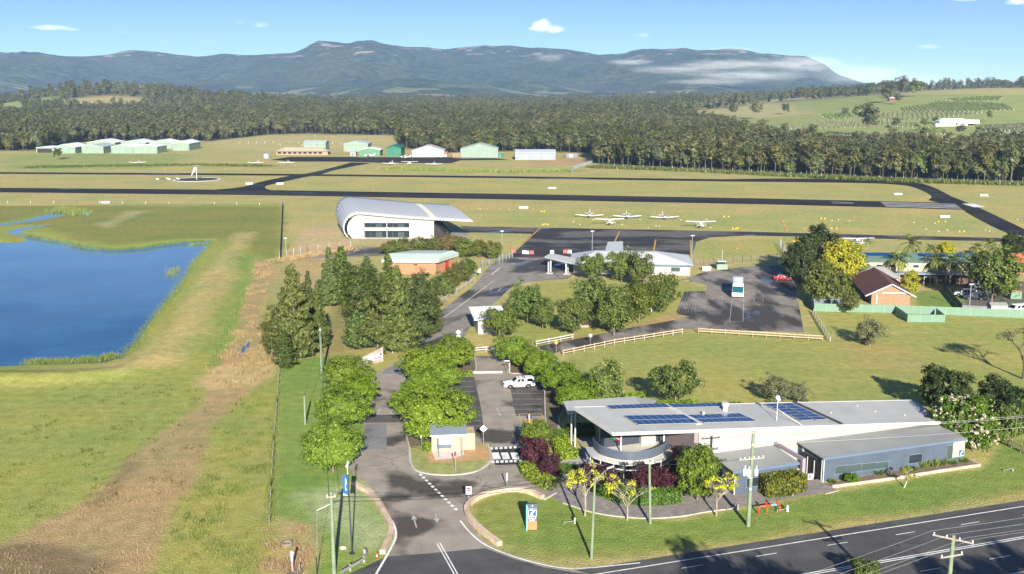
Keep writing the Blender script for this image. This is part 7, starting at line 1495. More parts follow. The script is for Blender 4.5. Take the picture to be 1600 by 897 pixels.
wire(T(p502, -.1, h502 - .4), T(p502, -24, 4) + Vector((0, 30, 0)), 1.0, 'dark wire leaving the pole behind the street trees') if False else None
wire(T(p502, -.1, h502 - .5), T(p477, 0, h477 - .1), .5, 'short dark wire down to the stub pole')
wire(T(p1015, 0, h1015 - .2), T(p1170, -1.3, h1170 - 3.3), .5, 'dark wire between the balcony pole and the transformer pole'); wire(T(p1015, .1, h1015 - .3), vcw(-15.7, 5.4, 4.4), .4, 'service wire from the balcony pole to the building wall')
for i, (z, dx, lab) in enumerate(((0, -1.2, 'top left wire'), (0, 1.2, 'top right wire'), (-1.5, -.8, 'second tier wire'))): wire(T(p1170, dx, h1170 - .1 + z), T(p1170, dx + 120, h1170 - .5 + z) + Vector((0, 40, 0)), 2.5, lab + ' running right from the transformer pole', wiree, .012)
for i, (dx, dy, dz, lab) in enumerate(((-1.4, .9, 0, 'pale highway wire on the far end of the slanted crossarm'), (-.2, .1, 0, 'pale highway wire in the middle of the slanted crossarm'), (.9, -.6, 0, 'pale highway wire near the white insulators'), (1.4, -.9, 0, 'pale highway wire on the near end of the slanted crossarm'))):
    a = p1485.location + Vector((dx, dy, h1485)); wire(a, a + Vector((90, 34, 1.0)), 1.4, lab + ', running right', wiree, .006); wire(a, a + Vector((-70, -36, 0)), 1.4, lab + ', running left', wiree, .006)
# street light with banner, airport light poles
lp = empty('street_light', G(550, 865), 0, 'dark street light with a blue banner on the left lawn', 'street light'); h = HT(550, 865, 742); ht = HT(550, 865, 728)
mb = MB(); mb.lathe([(.3, 0), (.3, .08), (.12, .2), (.09, .5)], 12); mb.build('base', blk, lp); mb = MB(); mb.tube([(0, 0, .1), (-.2, .1, h)], [.09, .07], 8); mb.build('pole', mat('dark_pole', (.03, .04, .055), .5), lp)
mb = MB(); mb.box(-.75, -.16, .06, .1, h - 2.4, h - .1); bn = mb.build('banner', navy, lp); mb = MB(); mb.face([(-.16 - .6 * x, .055, h - 2.4 + 2.3 * z) for x, z in ((.55,.9),(.35,.8),(.3,.6),(.5,.5),(.45,.35),(.2,.3),(.5,.25),(.62,.45),(.55,.62))]); mb.build('symbol', cream, bn); mb = MB(); mb.face([(-.75, .05, h - 2.1), (-.75, .05, h - 2.4), (-.16, .05, h - 2.4)]); mb.build('corner_panel', cream, bn)
mb = MB(); mb.tube([(-.2, .1, h), (-.28, .4, ht - .2)], .06, 6); la = mb.build('lamp_arm', steelw, lp); mb = MB(); mb.hexa([(-.45, .3, ht - .25), (-.15, .3, ht - .25), (-.2, 1.3, ht), (-.4, 1.3, ht)], [(-.43, .3, ht - .1), (-.17, .3, ht - .1), (-.22, 1.3, ht + .1), (-.38, 1.3, ht + .1)]); mb.build('lamp_head', steelw, la)
for x, yb, yt, lab in ((925,404,361,'tall silver floodlight pole in front of the apron, left of the terminal roof'),(1080.5,416,368,'silver floodlight pole at the right corner of the terminal'),(784.5,400,361,'silver floodlight pole on the grass left of the apron'),(447,392,372,'floodlight pole by the mesh fence at the left of the curved hall'),(1595/1.0-277,470,416,'thin grey lamp post at the corner of the tiled house') if False else (1253.5,441,405,'grey lamp post beside the green fence of the bus park'),(1514,486,444,'grey lamp post before the parked cars'),(307.5 + 185,238,212,'tall lamp post behind the clubhouse'),(472.5,241,226,'white flag pole in front of the clubhouse'),(438.5,240,225,'thin mast left of the clubhouse')):
    b_ = G(x, yb); h = HT(x, yb, yt); t = empty('lamp_post', b_, 0, lab, 'lamp post'); mb = MB(); mb.tube([(0, 0, 0), (0, 0, h)], [.13, .08], 8); mb.build('pole', galv, t); mb = MB(); mb.bar((-.5, -.1, h), (.5, -.1, h), .35, .22); mb.build('lamp_head', steelw, t)
# signs on posts
def sign(x, yb, yt, lab, shape, m, w=.75, h=None, txt=None, tm_=None, deg=0, pm=None, name='road_sign', extra=None):
    b_ = G(x, yb); H_ = HT(x, yb, yt); t = empty(name, b_, R(deg), lab, 'sign'); mb = MB(); mb.cyl(0, .04, 0, H_ - .02, .045, 8); mb.build('post', pm or galv, t); hh_ = h or w
    c_ = H_ - hh_ / 2; mb = MB()
    if shape == 'diamond': P = [(0, -hh_ / 2), (w / 2, 0), (0, hh_ / 2), (-w / 2, 0)]
    elif shape == 'disc': P = [(math.cos(k * .3927) * w / 2, math.sin(k * .3927) * hh_ / 2) for k in range(16)]
    else: P = [(-w / 2, -hh_ / 2), (w / 2, -hh_ / 2), (w / 2, hh_ / 2), (-w / 2, hh_ / 2)]
    mb.hexa([(p[0], 0, c_ + p[1]) for p in P], [(p[0], -.02, c_ + p[1]) for p in P]); bd = mb.build('sign_plate', m, t)
    if txt: text(txt, hh_ * .55, tm_ or blk, bd, (0, -.024, c_), (R(90), 0, 0), ex=.002)
    if extra: extra(t, bd, c_)
    return t
red = mat('sign_red_bright', (.62, .01, .02), .5, .03, 2); yel_s = mat('sign_yellow', (.80, .55, .01), .5, .03, 2); signback = mat('sign_back', (.55, .57, .57), .45, .05, 2, metal=.3)
def noentry(t, bd, c_): 
    mb = MB(); mb.hexa([(math.cos(k * .3927) * .25, -.021, c_ + .1 + math.sin(k * .3927) * .25) for k in range(16)], [(math.cos(k * .3927) * .25, -.028, c_ + .1 + math.sin(k * .3927) * .25) for k in range(16)]); d = mb.build('red_disc', red, bd); mb = MB(); mb.box(-.17, .17, -.034, -.0285, c_ + .06, c_ + .14); mb.build('white_bar', paper, d)
sign(732.5, 792, 760, 'white sign with a red no entry disc at the end of the curved block wall', 'rect', paper, .68, 1.0, extra=noentry)
sign(711.5, 737, 706, 'small red and white sign on the island grass before the shelter', 'rect', red, .26, .55, deg=-10)
sign(755.5, 696, 664, 'grey diamond shaped sign back beside the zebra crossing', 'diamond', signback, 1.1, 1.1); sign(792, 765, 739, 'plain grey sign post behind the curved block wall', 'rect', signback, .18, 1.0)
sign(827, 660, 647, 'yellow bollard post in the accessible bay', 'rect', yel_s, .16, 1.6, pm=yel_s, name='bollard')
def merge_mark(t, bd, c_): mb = MB(); mb.face([(-.18, -.024, c_ - .12), (.05, -.024, c_ - .2), (.2, -.024, c_ + .02), (-.02, -.024, c_ + .22), (-.12, -.024, c_ + .05)]); mb.build('symbol', blk, bd); mb = MB(); mb.box(-.5, .5, -.02, 0, c_ - 1.25, c_ - .65); mb.build('lower_plate', mat('sign_lemon', (.85, .80, .02), .5), t)
sign(649.5, 540, 514, 'yellow diamond warning sign with a lemon plate beside the access road', 'diamond', yel_s, 1.15, 1.15, extra=merge_mark)
def lowplate(t, bd, c_): mb = MB(); mb.box(-.45, .45, -.02, 0, c_ - 1.1, c_ - .62); mb.build('lower_plate', signback, t)
sign(716.5, 537, 515, 'grey backed diamond sign with a plate below at the junction', 'diamond', signback, 1.1, 1.1, extra=lowplate); sign(869, 552, 532, 'small orange disc sign beside the lane to the bus park', 'disc', mat('sign_orange', (.75, .33, .01), .5), .6, .75)
sign(922.5, 538, 522, 'small grey sign on the verge of the bus park lane', 'rect', signback, .6, .6); sign(749, 432, 420, 'white sign beside the puddle by the access gate', 'rect', paper, .8, 1.1); sign(792.5, 583, 563, 'grey sign back behind the white kerb bar', 'rect', signback, .9, .2)
sign(658.5, 702, 680, 'slim grey post left of the information shelter', 'rect', signback, .16, .5, name='marker_post')
# sponsor board: slanting timber palings with white banners
sb = empty('advertising_board', G(569, 572), math.atan2((G(593, 566) - G(569, 572)).y, (G(593, 566) - G(569, 572)).x), 'weathered paling board with white and red banners behind the street trees', 'board'); w = (G(593, 566) - G(569, 572)).length * 1.25
pm_ = mat('pale_paling', (.34, .315, .275), .9, .18, 2, rib=('x', .22, .8)); mb = MB(); mb.hexa([(-w * .35, 0, 0), (w, 0, 0), (w, .08, 0), (-w * .35, .08, 0)], [(-w * .35, 0, 1.5), (w, 0, 2.75), (w, .08, 2.75), (-w * .35, .08, 1.5)]); pb = mb.build('paling_panel', pm_, sb)
for x0, x1 in ((-w * .3, w * .47), (w * .48, w * .97)):
    mb = MB(); mb.hexa([(x0, -.04, .6), (x1, -.04, .75), (x1, -.004, .75), (x0, -.004, .6)], [(x0, -.04, 1.35), (x1, -.04, 1.85), (x1, -.004, 1.85), (x0, -.004, 1.35)]); bn = mb.build('banner', paper, pb); mb = MB(); xm = (x0 + x1) / 2; mb.box(xm - w * .18, xm + w * .16, -.05, -.041, .8, 1.0); mb.build('red_lettering_strip', red, bn)
mb = MB(); mb.hexa([(w * .87 + math.cos(k * .3927) * .25, -.042, 1.45 + math.sin(k * .3927) * .25) for k in range(16)], [(w * .87 + math.cos(k * .3927) * .25, -.05, 1.45 + math.sin(k * .3927) * .25) for k in range(16)]); mb.build('red_disc', red, pb)
# timber post and rail fences
def rail_fence(P, h, n_, pm, rm_, lab, rails=(.45, .85), w=.16):
    P = [G(*p).to_2d() for p in P]; o0 = P[0]; root = empty('rail_fence', (o0.x, o0.y, 0), 0, lab, 'fence'); tot = sum((b_ - a).length for a, b_ in zip(P[:-1], P[1:]))
    for a, b_ in zip(P[:-1], P[1:]):
        k = max(1, round(n_ * (b_ - a).length / tot)); a, b_ = a - o0, b_ - o0; dd = (b_ - a).normalized(); nn = Vector((-dd.y, dd.x)) * (-w * .5 - .035)
        for i in range(k + (1 if (b_ + o0 - P[-1]).length < .01 else 0)): p = a.lerp(b_, i / k); mb = MB(); mb.box(p.x - w / 2, p.x + w / 2, p.y - w / 2, p.y + w / 2, -.1, h); mb.build('post', pm, root)
        for r_ in rails: mb = MB(); mb.bar((a.x + nn.x, a.y + nn.y, h * r_), (b_.x + nn.x, b_.y + nn.y, h * r_), .06, .17); mb.build('rail', rm_, root)
    return root
tim = mat('warm_timber', (.34, .22, .12), .85, .15, 1.5, fine=6); timp = mat('pale_timber', (.42, .32, .23), .85, .15, 1.5); timg = mat('grey_timber', (.29, .275, .25), .9, .18, 1.5); timw = mat('whitewashed_timber', (.45, .44, .41), .85, .1, 1.5)
rail_fence([(1091,521),(1285,533)], 1.25, 9, tim, timp, 'timber rail fence along the front of the bus park'); rail_fence([(880,556),(960,539),(1066,522)], 1.25, 12, timg, timp, 'timber rail fence along the lower side of the bus park lane')
rail_fence([(838,541),(895,530)], 1.2, 3, timg, timw, 'grey rail fence in front of the olive trees above the lane'); rail_fence([(741,551),(777,548)], 1.1, 2, timg, timw, 'whitish rail fence between the two lime street trees'); rail_fence([(618.6,551),(640,536),(669,507)], 1.1, 6, timg, timw, 'grey rail fence at the foot of the big casuarinas')
rail_fence([(681,479),(742,439)], 1.1, 8, timg, timw, 'grey rail fence along the left side of the access road'); rail_fence([(908,506),(960,498),(1018,487)], 1.0, 5, timw, timw, 'low whitish rail fence under the olive trees', (.8,)); rail_fence([(1271,490),(1297,534)], 1.1, 8, timg, timw, 'grey rail fence down the right side of the bus park'); rail_fence([(1560,690),(1580,700),(1640,728)], 1.3, 5, tim, timp, 'timber rail fence at the right edge under the trees'); rail_fence([(716,533),(722,522)], 1.1, 2, timg, timg, 'short grey rail at the junction below the small white building')
gt = empty('gate_frame', G(625, 552), R(5), 'low blue and white pipe gate at the end of the left lawn', 'gate'); mb = MB(); mb.box(-1.4, -1.3, 0, .1, 0, 1.7); mb.box(.6, .7, 0, .1, 0, 1.7); mb.build('post', mat('faded_blue', (.2, .35, .5), .6), gt); mb = MB(); mb.box(-1.9, .9, -.07, -.01, 1.5, 1.62); mb.box(-1.9, .9, -.07, -.01, .75, .87); mb.build('rail', timw, gt)
# wire and mesh fences
def wire_fence(P, h, step, m, lab, nw=3, r=.05, group=None, wr=.012):
    P = [Vector(p).to_2d() for p in P]; o0 = P[0]; root = empty('wire_fence', (o0.x, o0.y, 0), 0, lab, 'fence'); wb_ = MB(); k_ = 0
    for a, b_ in zip(P[:-1], P[1:]):
        a, b_ = a - o0, b_ - o0; k = max(1, round((b_ - a).length / step))
        for i in range(k + 1):
            if k_ >= 95: break
            p = a.lerp(b_, i / k); mb = MB(); mb.box(p.x - r, p.x + r, p.y - r, p.y + r, -.1, h * random.uniform(.95, 1.05)); mb.build('post', m, root); k_ += 1
        for j in range(nw): z = h * (j + .7) / nw * .95; wb_.tube([(a.x, a.y, z), (b_.x, b_.y, z)], wr, 4)
    wb_.build('wire', galv, root); return root
postw = mat('white_post', (.66, .65, .62), .7, .08, 2); gmesh = mat('grey_mesh_post', (.36, .40, .43), .5, .05, 2)
wire_fence([G(-60,317.5), G(120,317.8), G(300,319), G(441,321)], 1.1, 9.5, postw, 'white posted wire fence across the far side of the meadow'); wire_fence([G(441.5,321), G(437.5,404)], 2.0, 3.0, mat('dark_fence_post', (.07, .08, .09), .6), 'dark mesh fence running away beside the reeds to the airfield', 8, .07, wr=.03)
wire_fence([G(437,404), G(480,393), G(548,386)], 2.0, 4, gmesh, 'mesh fence below the left end of the curved hall', 5); wire_fence([G(930,262), G(1130,268.5), G(1300,278), G(1450,284.5), G(1640,291)], 2.4, 6.0, gmesh, 'long grey mesh fence along the foot of the forest', 4, .08, wr=.02)
wire_fence([G(1084,417), G(1160,410), G(1240,404)], 2.0, 3.2, blk, 'dark mesh fence right of the terminal', 6, .05, wr=.02); wire_fence([G(754,418), G(775,414), G(801,403)], 2.3, 2.6, mat('blue_grey_post', (.14, .19, .26), .5), 'blue grey mesh gate beside the access road', 9, .07, wr=.03); wire_fence([G(1236,410), G(1222,392), G(1219,384)], 2.4, 4, gmesh, 'pale mesh fence running back from the corner of the bus park', 8, .06, wr=.03); wire_fence([G(375,224), G(440,224), G(560,226)], 1.8, 8, postw, 'white posted fence across the straw field behind the clubhouse', 2, .08)
panel_fence([G(892,270), G(897,264), G(920,257), G(932,252.5)], 2.2, mat('blue_grey_cloth', (.30, .36, .38), .7), gmesh, 'blue grey cloth covered fence running to the forest corner', 'cloth_fence', 5.0)
wire_fence([G(421,818), G(424,760), G(428,690), G(433,630), G(437,575), G(440,480)], 1.1, 3.6, mat('dark_grey_timber', (.17, .16, .145), .9), 'old leaning wire fence along the left edge of the lawn', 2, .045, wr=.006)
# airfield markers
def marker_box(): 
    t = empty('runway_marker', (0,0,0), 0, 'x', 'marker'); mb = MB(); mb.hexa([(-1.7, -.5, .05), (1.7, -.5, .05), (1.7, .5, .05), (-1.7, .5, .05)], [(-1.7, -.05, .75), (1.7, -.05, .75), (1.7, .05, .75), (-1.7, .05, .75)]); mb.build('body', paper, t); mb = MB(); mb.box(-1.6, -1.4, -.45, .45, 0, .05); mb.box(1.4, 1.6, -.45, .45, 0, .05); mb.build('foot', galv, t); return t
mk_ = marker_box()
for x, y, lab in ((863,295,'white gable marker beyond the runway, straight above the apron'),(818,325.5,'white gable marker on the grass between the curved hall and the aircraft'),(165,317.5,'white gable marker on the fence line above the small creek'),(389.7,288,'white gable marker left of the diagonal taxiway'),(437.5,288,'white gable marker right of the diagonal taxiway'),(1403,304.5,'white gable marker inside the taxiway bend'),(1537,306.5,'white gable marker at the far right outside the taxiway bend'),(1476,340,'white gable marker on the grass near the right end of the runway')): place(mk_, G(x, y), 0, lab, None, 1.1)
def cone_marker(name, m, r, h): 
    mb = MB(); mb.lathe([(r, 0), (r, .04), (r * .8, .06), (r * .28, h), (0, h + .02)], 10); o = mb.build(name, m, smooth=True, angle=40); return tag(o, 'x', 'marker')
def spread(proto, pts, lab, group):
    for i, (x, y) in enumerate(pts): o = place(proto, G(x, y), 0, lab, group)
yc = cone_marker('yellow_cone', mat('cone_yellow', (.62, .38, .01), .6), .44, .5); wcn = cone_marker('white_cone', paper, .25, .3); rc = cone_marker('red_cone', mat('cone_red', (.5, .12, .07), .6), .32, .55)
spread(yc, ((1131,339),(1138,339),(1145,358),(1150,358),(1153,357),(1283,342),(1288.5,342),(1299,357.5),(1307,357.5),(846,331),(850.5,331),(848,351.5),(852,350.5),(856,351.5),(1466,347),(1477,347),(1499,362.5),(1506,362),(1240,378),(1247,378)), 'yellow cone marker sitting in a pair on the airfield grass', 'yellow cone markers on the airfield')
spread(wcn, [(45 + 23.6 * k, 264.6) for k in range(50) if not 500 < 45 + 23.6 * k < 560] + [(60 + 23.6 * k, 258.5) for k in range(22)] + [(896,347),(906,351),(927,343.5),(972,351.5),(1000,343.5),(1013,356.5),(1025,353.5),(1030,353.8),(1064,344),(1110,356),(975,339),(1300,345),(1310,344),(1327,345.5),(1428,348),(1447,358.5),(1467,362),(1480,360),(1461,349),(750,326.5),(1590,343.5),(1540,360),(1546,361.5),(1104,343)], 'small white cone marker on the airfield grass', 'white cone markers on the airfield')
spread(rc, ((762,326.5),(780,327.5),(796,327.5),(833,327.5),(1223,347),(1226,353),(1229,360.5),(1256,359),(1267,361.5),(1151,389)), 'small red cone marker on the airfield grass', 'red cone markers on the airfield')
for i, (x, y, m, lab) in enumerate(((819,396.5,paper,'white crate, leftmost of the boxes on the apron edge'),(823.5,397,paper,'white crate with a blue side on the apron edge'),(831,397,red,'red and white barrier block on the apron edge'),(883,395.5,red,'red barrier block near the floodlight pole'),(890,395.8,paper,'white and orange barrier block near the floodlight pole'),(862.5,396,paper,'white box above the canopy roof on the apron edge'),(802,395,red,'red barrier block at the corner of the apron'))):
    t = empty('barrier_block', G(x, y), 0, lab, 'barrier'); mb = MB(); mb.hexa([(-.6, -.3, .1), (.6, -.3, .1), (.6, .3, .1), (-.6, .3, .1)], [(-.55, -.15, 1.0), (.55, -.15, 1.0), (.55, .15, 1.0), (-.55, .15, 1.0)]); mb.build('body', m, t); mb = MB(); mb.box(-.65, -.35, -.35, .35, 0, .1); mb.box(.35, .65, -.35, .35, 0, .1); mb.build('foot', galv, t)
# windsock and its circle, signal markers
ws = empty('windsock', G(307.5, 280.5), 0, 'white windsock on a pole in a black circle with a white rim', 'windsock'); h = HT(307.5, 280.5, 261); mb = MB(); mb.lathe([(0, .06), (11.5, .06), (11.5, 0)], 40); mb.build('black_circle', mat('black_gravel', (.03, .03, .033), .9), ws)
mb = MB(); mb.lathe([(11.55, .0), (11.55, .12), (12.7, .12), (12.7, 0)], 40); mb.build('white_rim', paper, ws); mb = MB(); mb.tube([(0, 0, 0), (0, 0, h)], [.22, .14], 8); mb.build('pole', paper, ws); mb = MB(); mb.tube([(-.4, 0, h - .3), (-1.5, 0, h - 2.4), (-2.9, 0, h - 5.0)], [.65, .5, .3], 10); mb.build('sock', paper, ws, smooth=True); mb = MB(); mb.tube([(-2.2, 0, h + .6), (0, 0, h + 1.0), (2.2, 0, h + .6)], .06, 5); mb.build('crossbar', steelw, ws)
sm = empty('signal_marker', G(262, 280), 0, 'black and white dumbbell ground signal left of the windsock', 'marker'); mb = MB(); mb.box(-5.5, 5.5, -.9, .9, .02, .25); mb.build('black_bar', blk, sm)
for x, y in ((-5, -1.5), (-1, 2.5), (1.5, -2), (4.5, 2.5), (6.2, -1)): mb = MB(); mb.lathe([(.9, 0), (.9, .5), (0, .6)], 10, (x, y, 0)); mb.build('white_disc', paper, sm)
# small things at the front
fh = empty('hydrant_booster', G(1185, 803), math.atan2((G(1218, 799.5) - G(1185, 803)).y, (G(1218, 799.5) - G(1185, 803)).x), 'red pipework with blue valve standing on the verge by the transformer pole', 'pipework'); w = (G(1218, 799.5) - G(1185, 803)).length; hr = mat('hydrant_red', (.62, .03, .015), .4)
mb = MB(); mb.tube([(0, 0, 0), (0, 0, .8), (.15, 0, .95), (w - .15, 0, .95), (w, 0, .8), (w, 0, 0)], .09, 8); mb.build('pipe', hr, fh, smooth=True, angle=50)
for x in (w * .35, w * .85): mb = MB(); mb.tube([(x, 0, .95), (x, 0, 1.4)], .13, 8); mb.build('riser', hr, fh)
mb = MB(); mb.tube([(w * .4, 0, .95), (w * .4, 0, 0)], .05, 6); mb.build('leg', hr, fh); mb = MB(); mb.tube([(w * .58, 0, .95), (w * .82, 0, .95)], .14, 10); mb.build('valve', mat('valve_blue', (.12, .3, .65), .4), fh)
for x, y, lab in ((1230,799,'white marker stub with a low pipe right of the red pipework'),(898,818,'small timber and pipe stand on the corner lawn'),(1152,797,'grey meter box beside the foot of the transformer pole'),(1582,736,'grey pit lid on the grass at the right')):
    t = empty('utility_stand', G(x, y), R(12), lab, 'utility stand'); mb = MB(); mb.box(-.12, .12, -.1, .1, 0, .75 if y > 750 else .35); mb.build('post', paper if x == 1230 else (timg if x == 898 else galv), t); mb = MB(); mb.tube([(-1.3, 0, .25), (-.12, 0, .35)], .05, 6); mb.tube([(-1.3, 0, 0), (-1.3, 0, .4)], .05, 6); mb.build('pipe', galv, t)
tc = empty('traffic_cone', G(589, 873), 0, 'small red and white traffic cone at the end of the left block wall', 'traffic cone'); mb = MB(); mb.lathe([(.2, .03), (.13, .03), (.1, .25)], 12); mb.build('base', hr, tc); mb = MB(); mb.lathe([(.1, .25), (.065, .5)], 12); mb.build('band', paper, tc); mb = MB(); mb.lathe([(.065, .5), (.03, .7), (0, .7)], 12); mb.build('tip', hr, tc)
gr = empty('guard_rail', G(572, 868), 0, 'curved end of a grey steel guard rail at the bottom left', 'guard rail'); P = [(0, 0), (.25, -.7), (.15, -1.6), (-.35, -2.6), (-1.0, -3.6), (-1.9, -5)]
for i, (a, b_) in enumerate(zip(P[:-1], P[1:])): mb = MB(); mb.bar((a[0], a[1], .55), (b_[0], b_[1], .55), .06, .32); mb.build('rail', galv, gr); 
for a in P[::2]: mb = MB(); mb.box(a[0] - .25, a[0] - .05, a[1] - .08, a[1] + .08, 0, .75); mb.build('post', timg, gr)
sp_ = empty('standpipe', G(457, 893), 0, 'pink and blue standpipe on a concrete pad at the bottom left', 'standpipe'); mb = MB(); mb.box(-.5, 1.1, -1.0, .9, .0, .06); mb.build('pad', mat('dark_pad', (.12, .10, .085), .9), sp_); mb = MB(); mb.cyl(0, 0, .06, 1.2, .11, 8); mb.build('pipe', mat('pipe_pink', (.55, .22, .28), .6), sp_); mb = MB(); mb.cyl(0, 0, 1.2, 2.3, .14, 8); mb.tube([(0, 0, 2.0), (.25, 0, 2.1)], .08, 6); mb.build('head', mat('pipe_pale_blue', (.35, .48, .6), .6), sp_); mb = MB(); mb.cyl(.75, 0, .06, .9, .06, 6); mb.build('marker', galv, sp_)
mh = empty('concrete_pit', G(449, 852), 0, 'round concrete pit ring in the weeds at the bottom left', 'pit'); mb = MB(); mb.lathe([(.62, 0), (.62, .35), (.45, .35), (.45, .05)], 18); mb.build('ring', mat('old_concrete', (.2, .19, .165), .9, .2, 2), mh); mb = MB(); mb.lathe([(0, .1), (.45, .1)], 18); mb.build('well', dark, mh)
bo_ = MB(); bo_.lathe([(.0, .32), (.3, .26), (.42, .1), (.4, 0)], 9); o = bo_.build('boulder', sandst, smooth=True); o.location = G(536, 857); o.scale = (1, .7, 1); tag(o, 'small sandy boulder between the thick pole and the street light', 'boulder')
kb = MB(); kb.bar(G(732, 583) + Vector((0, 0, .12)), G(785, 582.4) + Vector((0, 0, .12)), .5, .25); o = kb.build('wheel_stop', mat('white_concrete_bar', (.66, .64, .6), .7, .08, 1)); tag(o, 'long white concrete bar across the far end of the car park', 'wheel stop')
po = MB(); p = G(796, 581); po.cyl(0, 0, 0, 1.7, .18, 10); o = po.build('bollard', timg); o.location = p; tag(o, 'thick timber bollard at the far end of the car park', 'bollard')
# beds of the car park
bed = mat('bed_litter', (.15, .115, .07), .95, .3, 1.2, fine=7, bump=.5)
for nm, pts in (('median_bed', [(640,700),(638,640),(632,600),(640,570),(665,552),(700,548),(735,545),(742,560),(741,583),(706,588),(712,640),(722,690),(700,690)]), ('side_bed', [(788,560),(800,552),(840,548),(860,553),(884,580),(930,640),(880,640),(870,690),(858,692),(852,650),(848,600),(820,585),(795,582)]), ('lawn_bed', [(505,612),(545,560),(572,575),(576,610),(566,640),(564,690),(556,708),(545,730),(520,738),(500,735)])):
    P = curve(pts, 3, closed=True); 
    if nm != 'lawn_bed': sheet(nm, None, bed, .10, ground=P); mb = MB(); kerb(mb, P + P[:1], .18, 0, .13); tag(mb.build(nm + '_kerb', kerbm), kind='structure')
L_FG = leaf_mat('field_grass_leaf', (.20,.21,.06), (.33,.34,.10), (.44,.40,.16), .2, .05); L_LG = leaf_mat('lawn_grass_leaf', (.12,.18,.04), (.20,.27,.07), (.30,.33,.10), .2, .05)
# reeds, dead grass and pond weed: nobody could count them
def tufts(name, n_, sampler, hmin, hmax, lm, per=5, wid=.06, spread_=.3):
    xy = sampler(n_); k = len(xy); C0 = np.repeat(xy, per, 0); m = len(C0); h = rng.uniform(hmin, hmax, m); off = rng.normal(size=(m, 2)) * spread_; C = np.stack([C0[:, 0] + off[:, 0], C0[:, 1] + off[:, 1], C0[:, 2] + h * .45], 1)
    roll = np.stack([rng.normal(size=m) * .35, rng.normal(size=m) * .35, np.ones(m)], 1); N = unit(np.cross(roll, rng.normal(size=(m, 3)))); V, Fq = leaves(C, N, h * .55, wid, roll); o = np_mesh(name, V, Fq, lm); return tag(o, kind='stuff')
def in_poly(pts, z=0.0, ground=None):
    P = ground or poly_ground(pts); xs, ys = [p[0] for p in P], [p[1] for p in P]
    def f(n_):
        q = np.stack([rng.uniform(min(xs), max(xs), n_ * 3), rng.uniform(min(ys), max(ys), n_ * 3)], 1); q = q[sdist(q[:, 0], q[:, 1], P) < 0]; w_ = fbm(q[:, 0] / 2.2, q[:, 1] / 2.2, 2, 8) > .42; q = q[w_][:n_]; return np.concatenate([q, np.full((len(q), 1), z)], 1)
    return f
def along(pts, wd, z=0.0):
    P = [G(*p).to_2d() for p in pts]
    def f(n_):
        t = rng.random(n_) * (len(P) - 1); i = t.astype(int); f_ = t - i; a = np.array([tuple(p) for p in P]); q = a[i] * (1 - f_)[:, None] + a[np.minimum(i + 1, len(P) - 1)] * f_[:, None] + rng.normal(size=(n_, 2)) * wd; return np.concatenate([q, np.full((n_, 1), z)], 1)
    return f
RS = [(400,410),(430,408),(418,450),(406,515),(424,562),(424,582),(395,605),(345,642),(325,690),(305,740),(285,780),(262,820),(238,870),(230,900),(0,900),(0,870),(95,800),(200,718),(300,640),(320,612),(335,575),(360,535),(378,490),(390,445)]
tufts('dead_reeds', 8500, in_poly(RS), .10, .42, L_RE, 5, .10, .35); tufts('strip_reeds', 2600, in_poly([(398,408),(432,404),(420,450),(408,510),(425,562),(424,575),(340,572),(376,490)]), .3, .9, L_RE, 6, .06, .3); tufts('weed_clumps', 420, in_poly([(-80,600),(180,592),(330,600),(425,640),(425,830),(245,880),(270,780),(100,795),(-80,850)]), .15, .5, L_OL, 9, .16, .45); tufts('tall_dead_reeds', 1500, in_poly([(325,575),(360,535),(378,495),(405,500),(425,560),(424,582),(380,606),(318,612)]), .35, 1.0, L_RE, 6, .05, .35)
tufts('pond_reeds', 420, along([(40,568),(70,567),(100,566),(130,564),(160,562),(182,556)], .5, WZ), .6, 1.5, L_RG, 6, .05, .25); tufts('creek_reeds', 220, along([(92,331),(104,329),(118,333),(124,337)], 2.2, WZ), 1.0, 2.4, L_RG, 7, .06, .8); tufts('water_plants', 90, along([(266,432),(272,424),(276,418)], .8, WZ), .5, 1.3, L_RG, 5, .05, .3); tufts('corner_reeds', 60, along([(300,383),(312,381)], .8, WZ), .5, 1.2, L_RG, 5, .05, .4)
tufts('bank_grass', 2200, along([(331,376),(322,389),(302,410),(292,430),(275,455),(255,478),(232,508),(215,535),(190,560)], .7), .15, .5, L_RG, 5, .08, .3); tufts('far_bank_grass', 1500, along([(36,367),(67,373),(110,381),(140,388.5),(180,390.5),(214,388.5),(251,383),(287,378.5),(331,377)], 1.0), .3, .9, L_RG, 5, .1, .6); tufts('creek_bank_grass', 500, along([(0,350),(33,344),(70,334),(97,330),(141,329)], 1.4), .2, .6, L_RG, 5, .1, .9)
tufts('marsh_grass', 1400, in_poly([(0,372),(30,376),(40,371),(20,366),(60,352),(100,342),(120,341),(80,352),(43,360),(34,368),(30,378),(0,380)]), .2, .6, leaf_mat('marsh_leaf', (.13,.13,.03),(.24,.22,.06),(.3,.26,.1),.2,.1), 5, .1, .7)
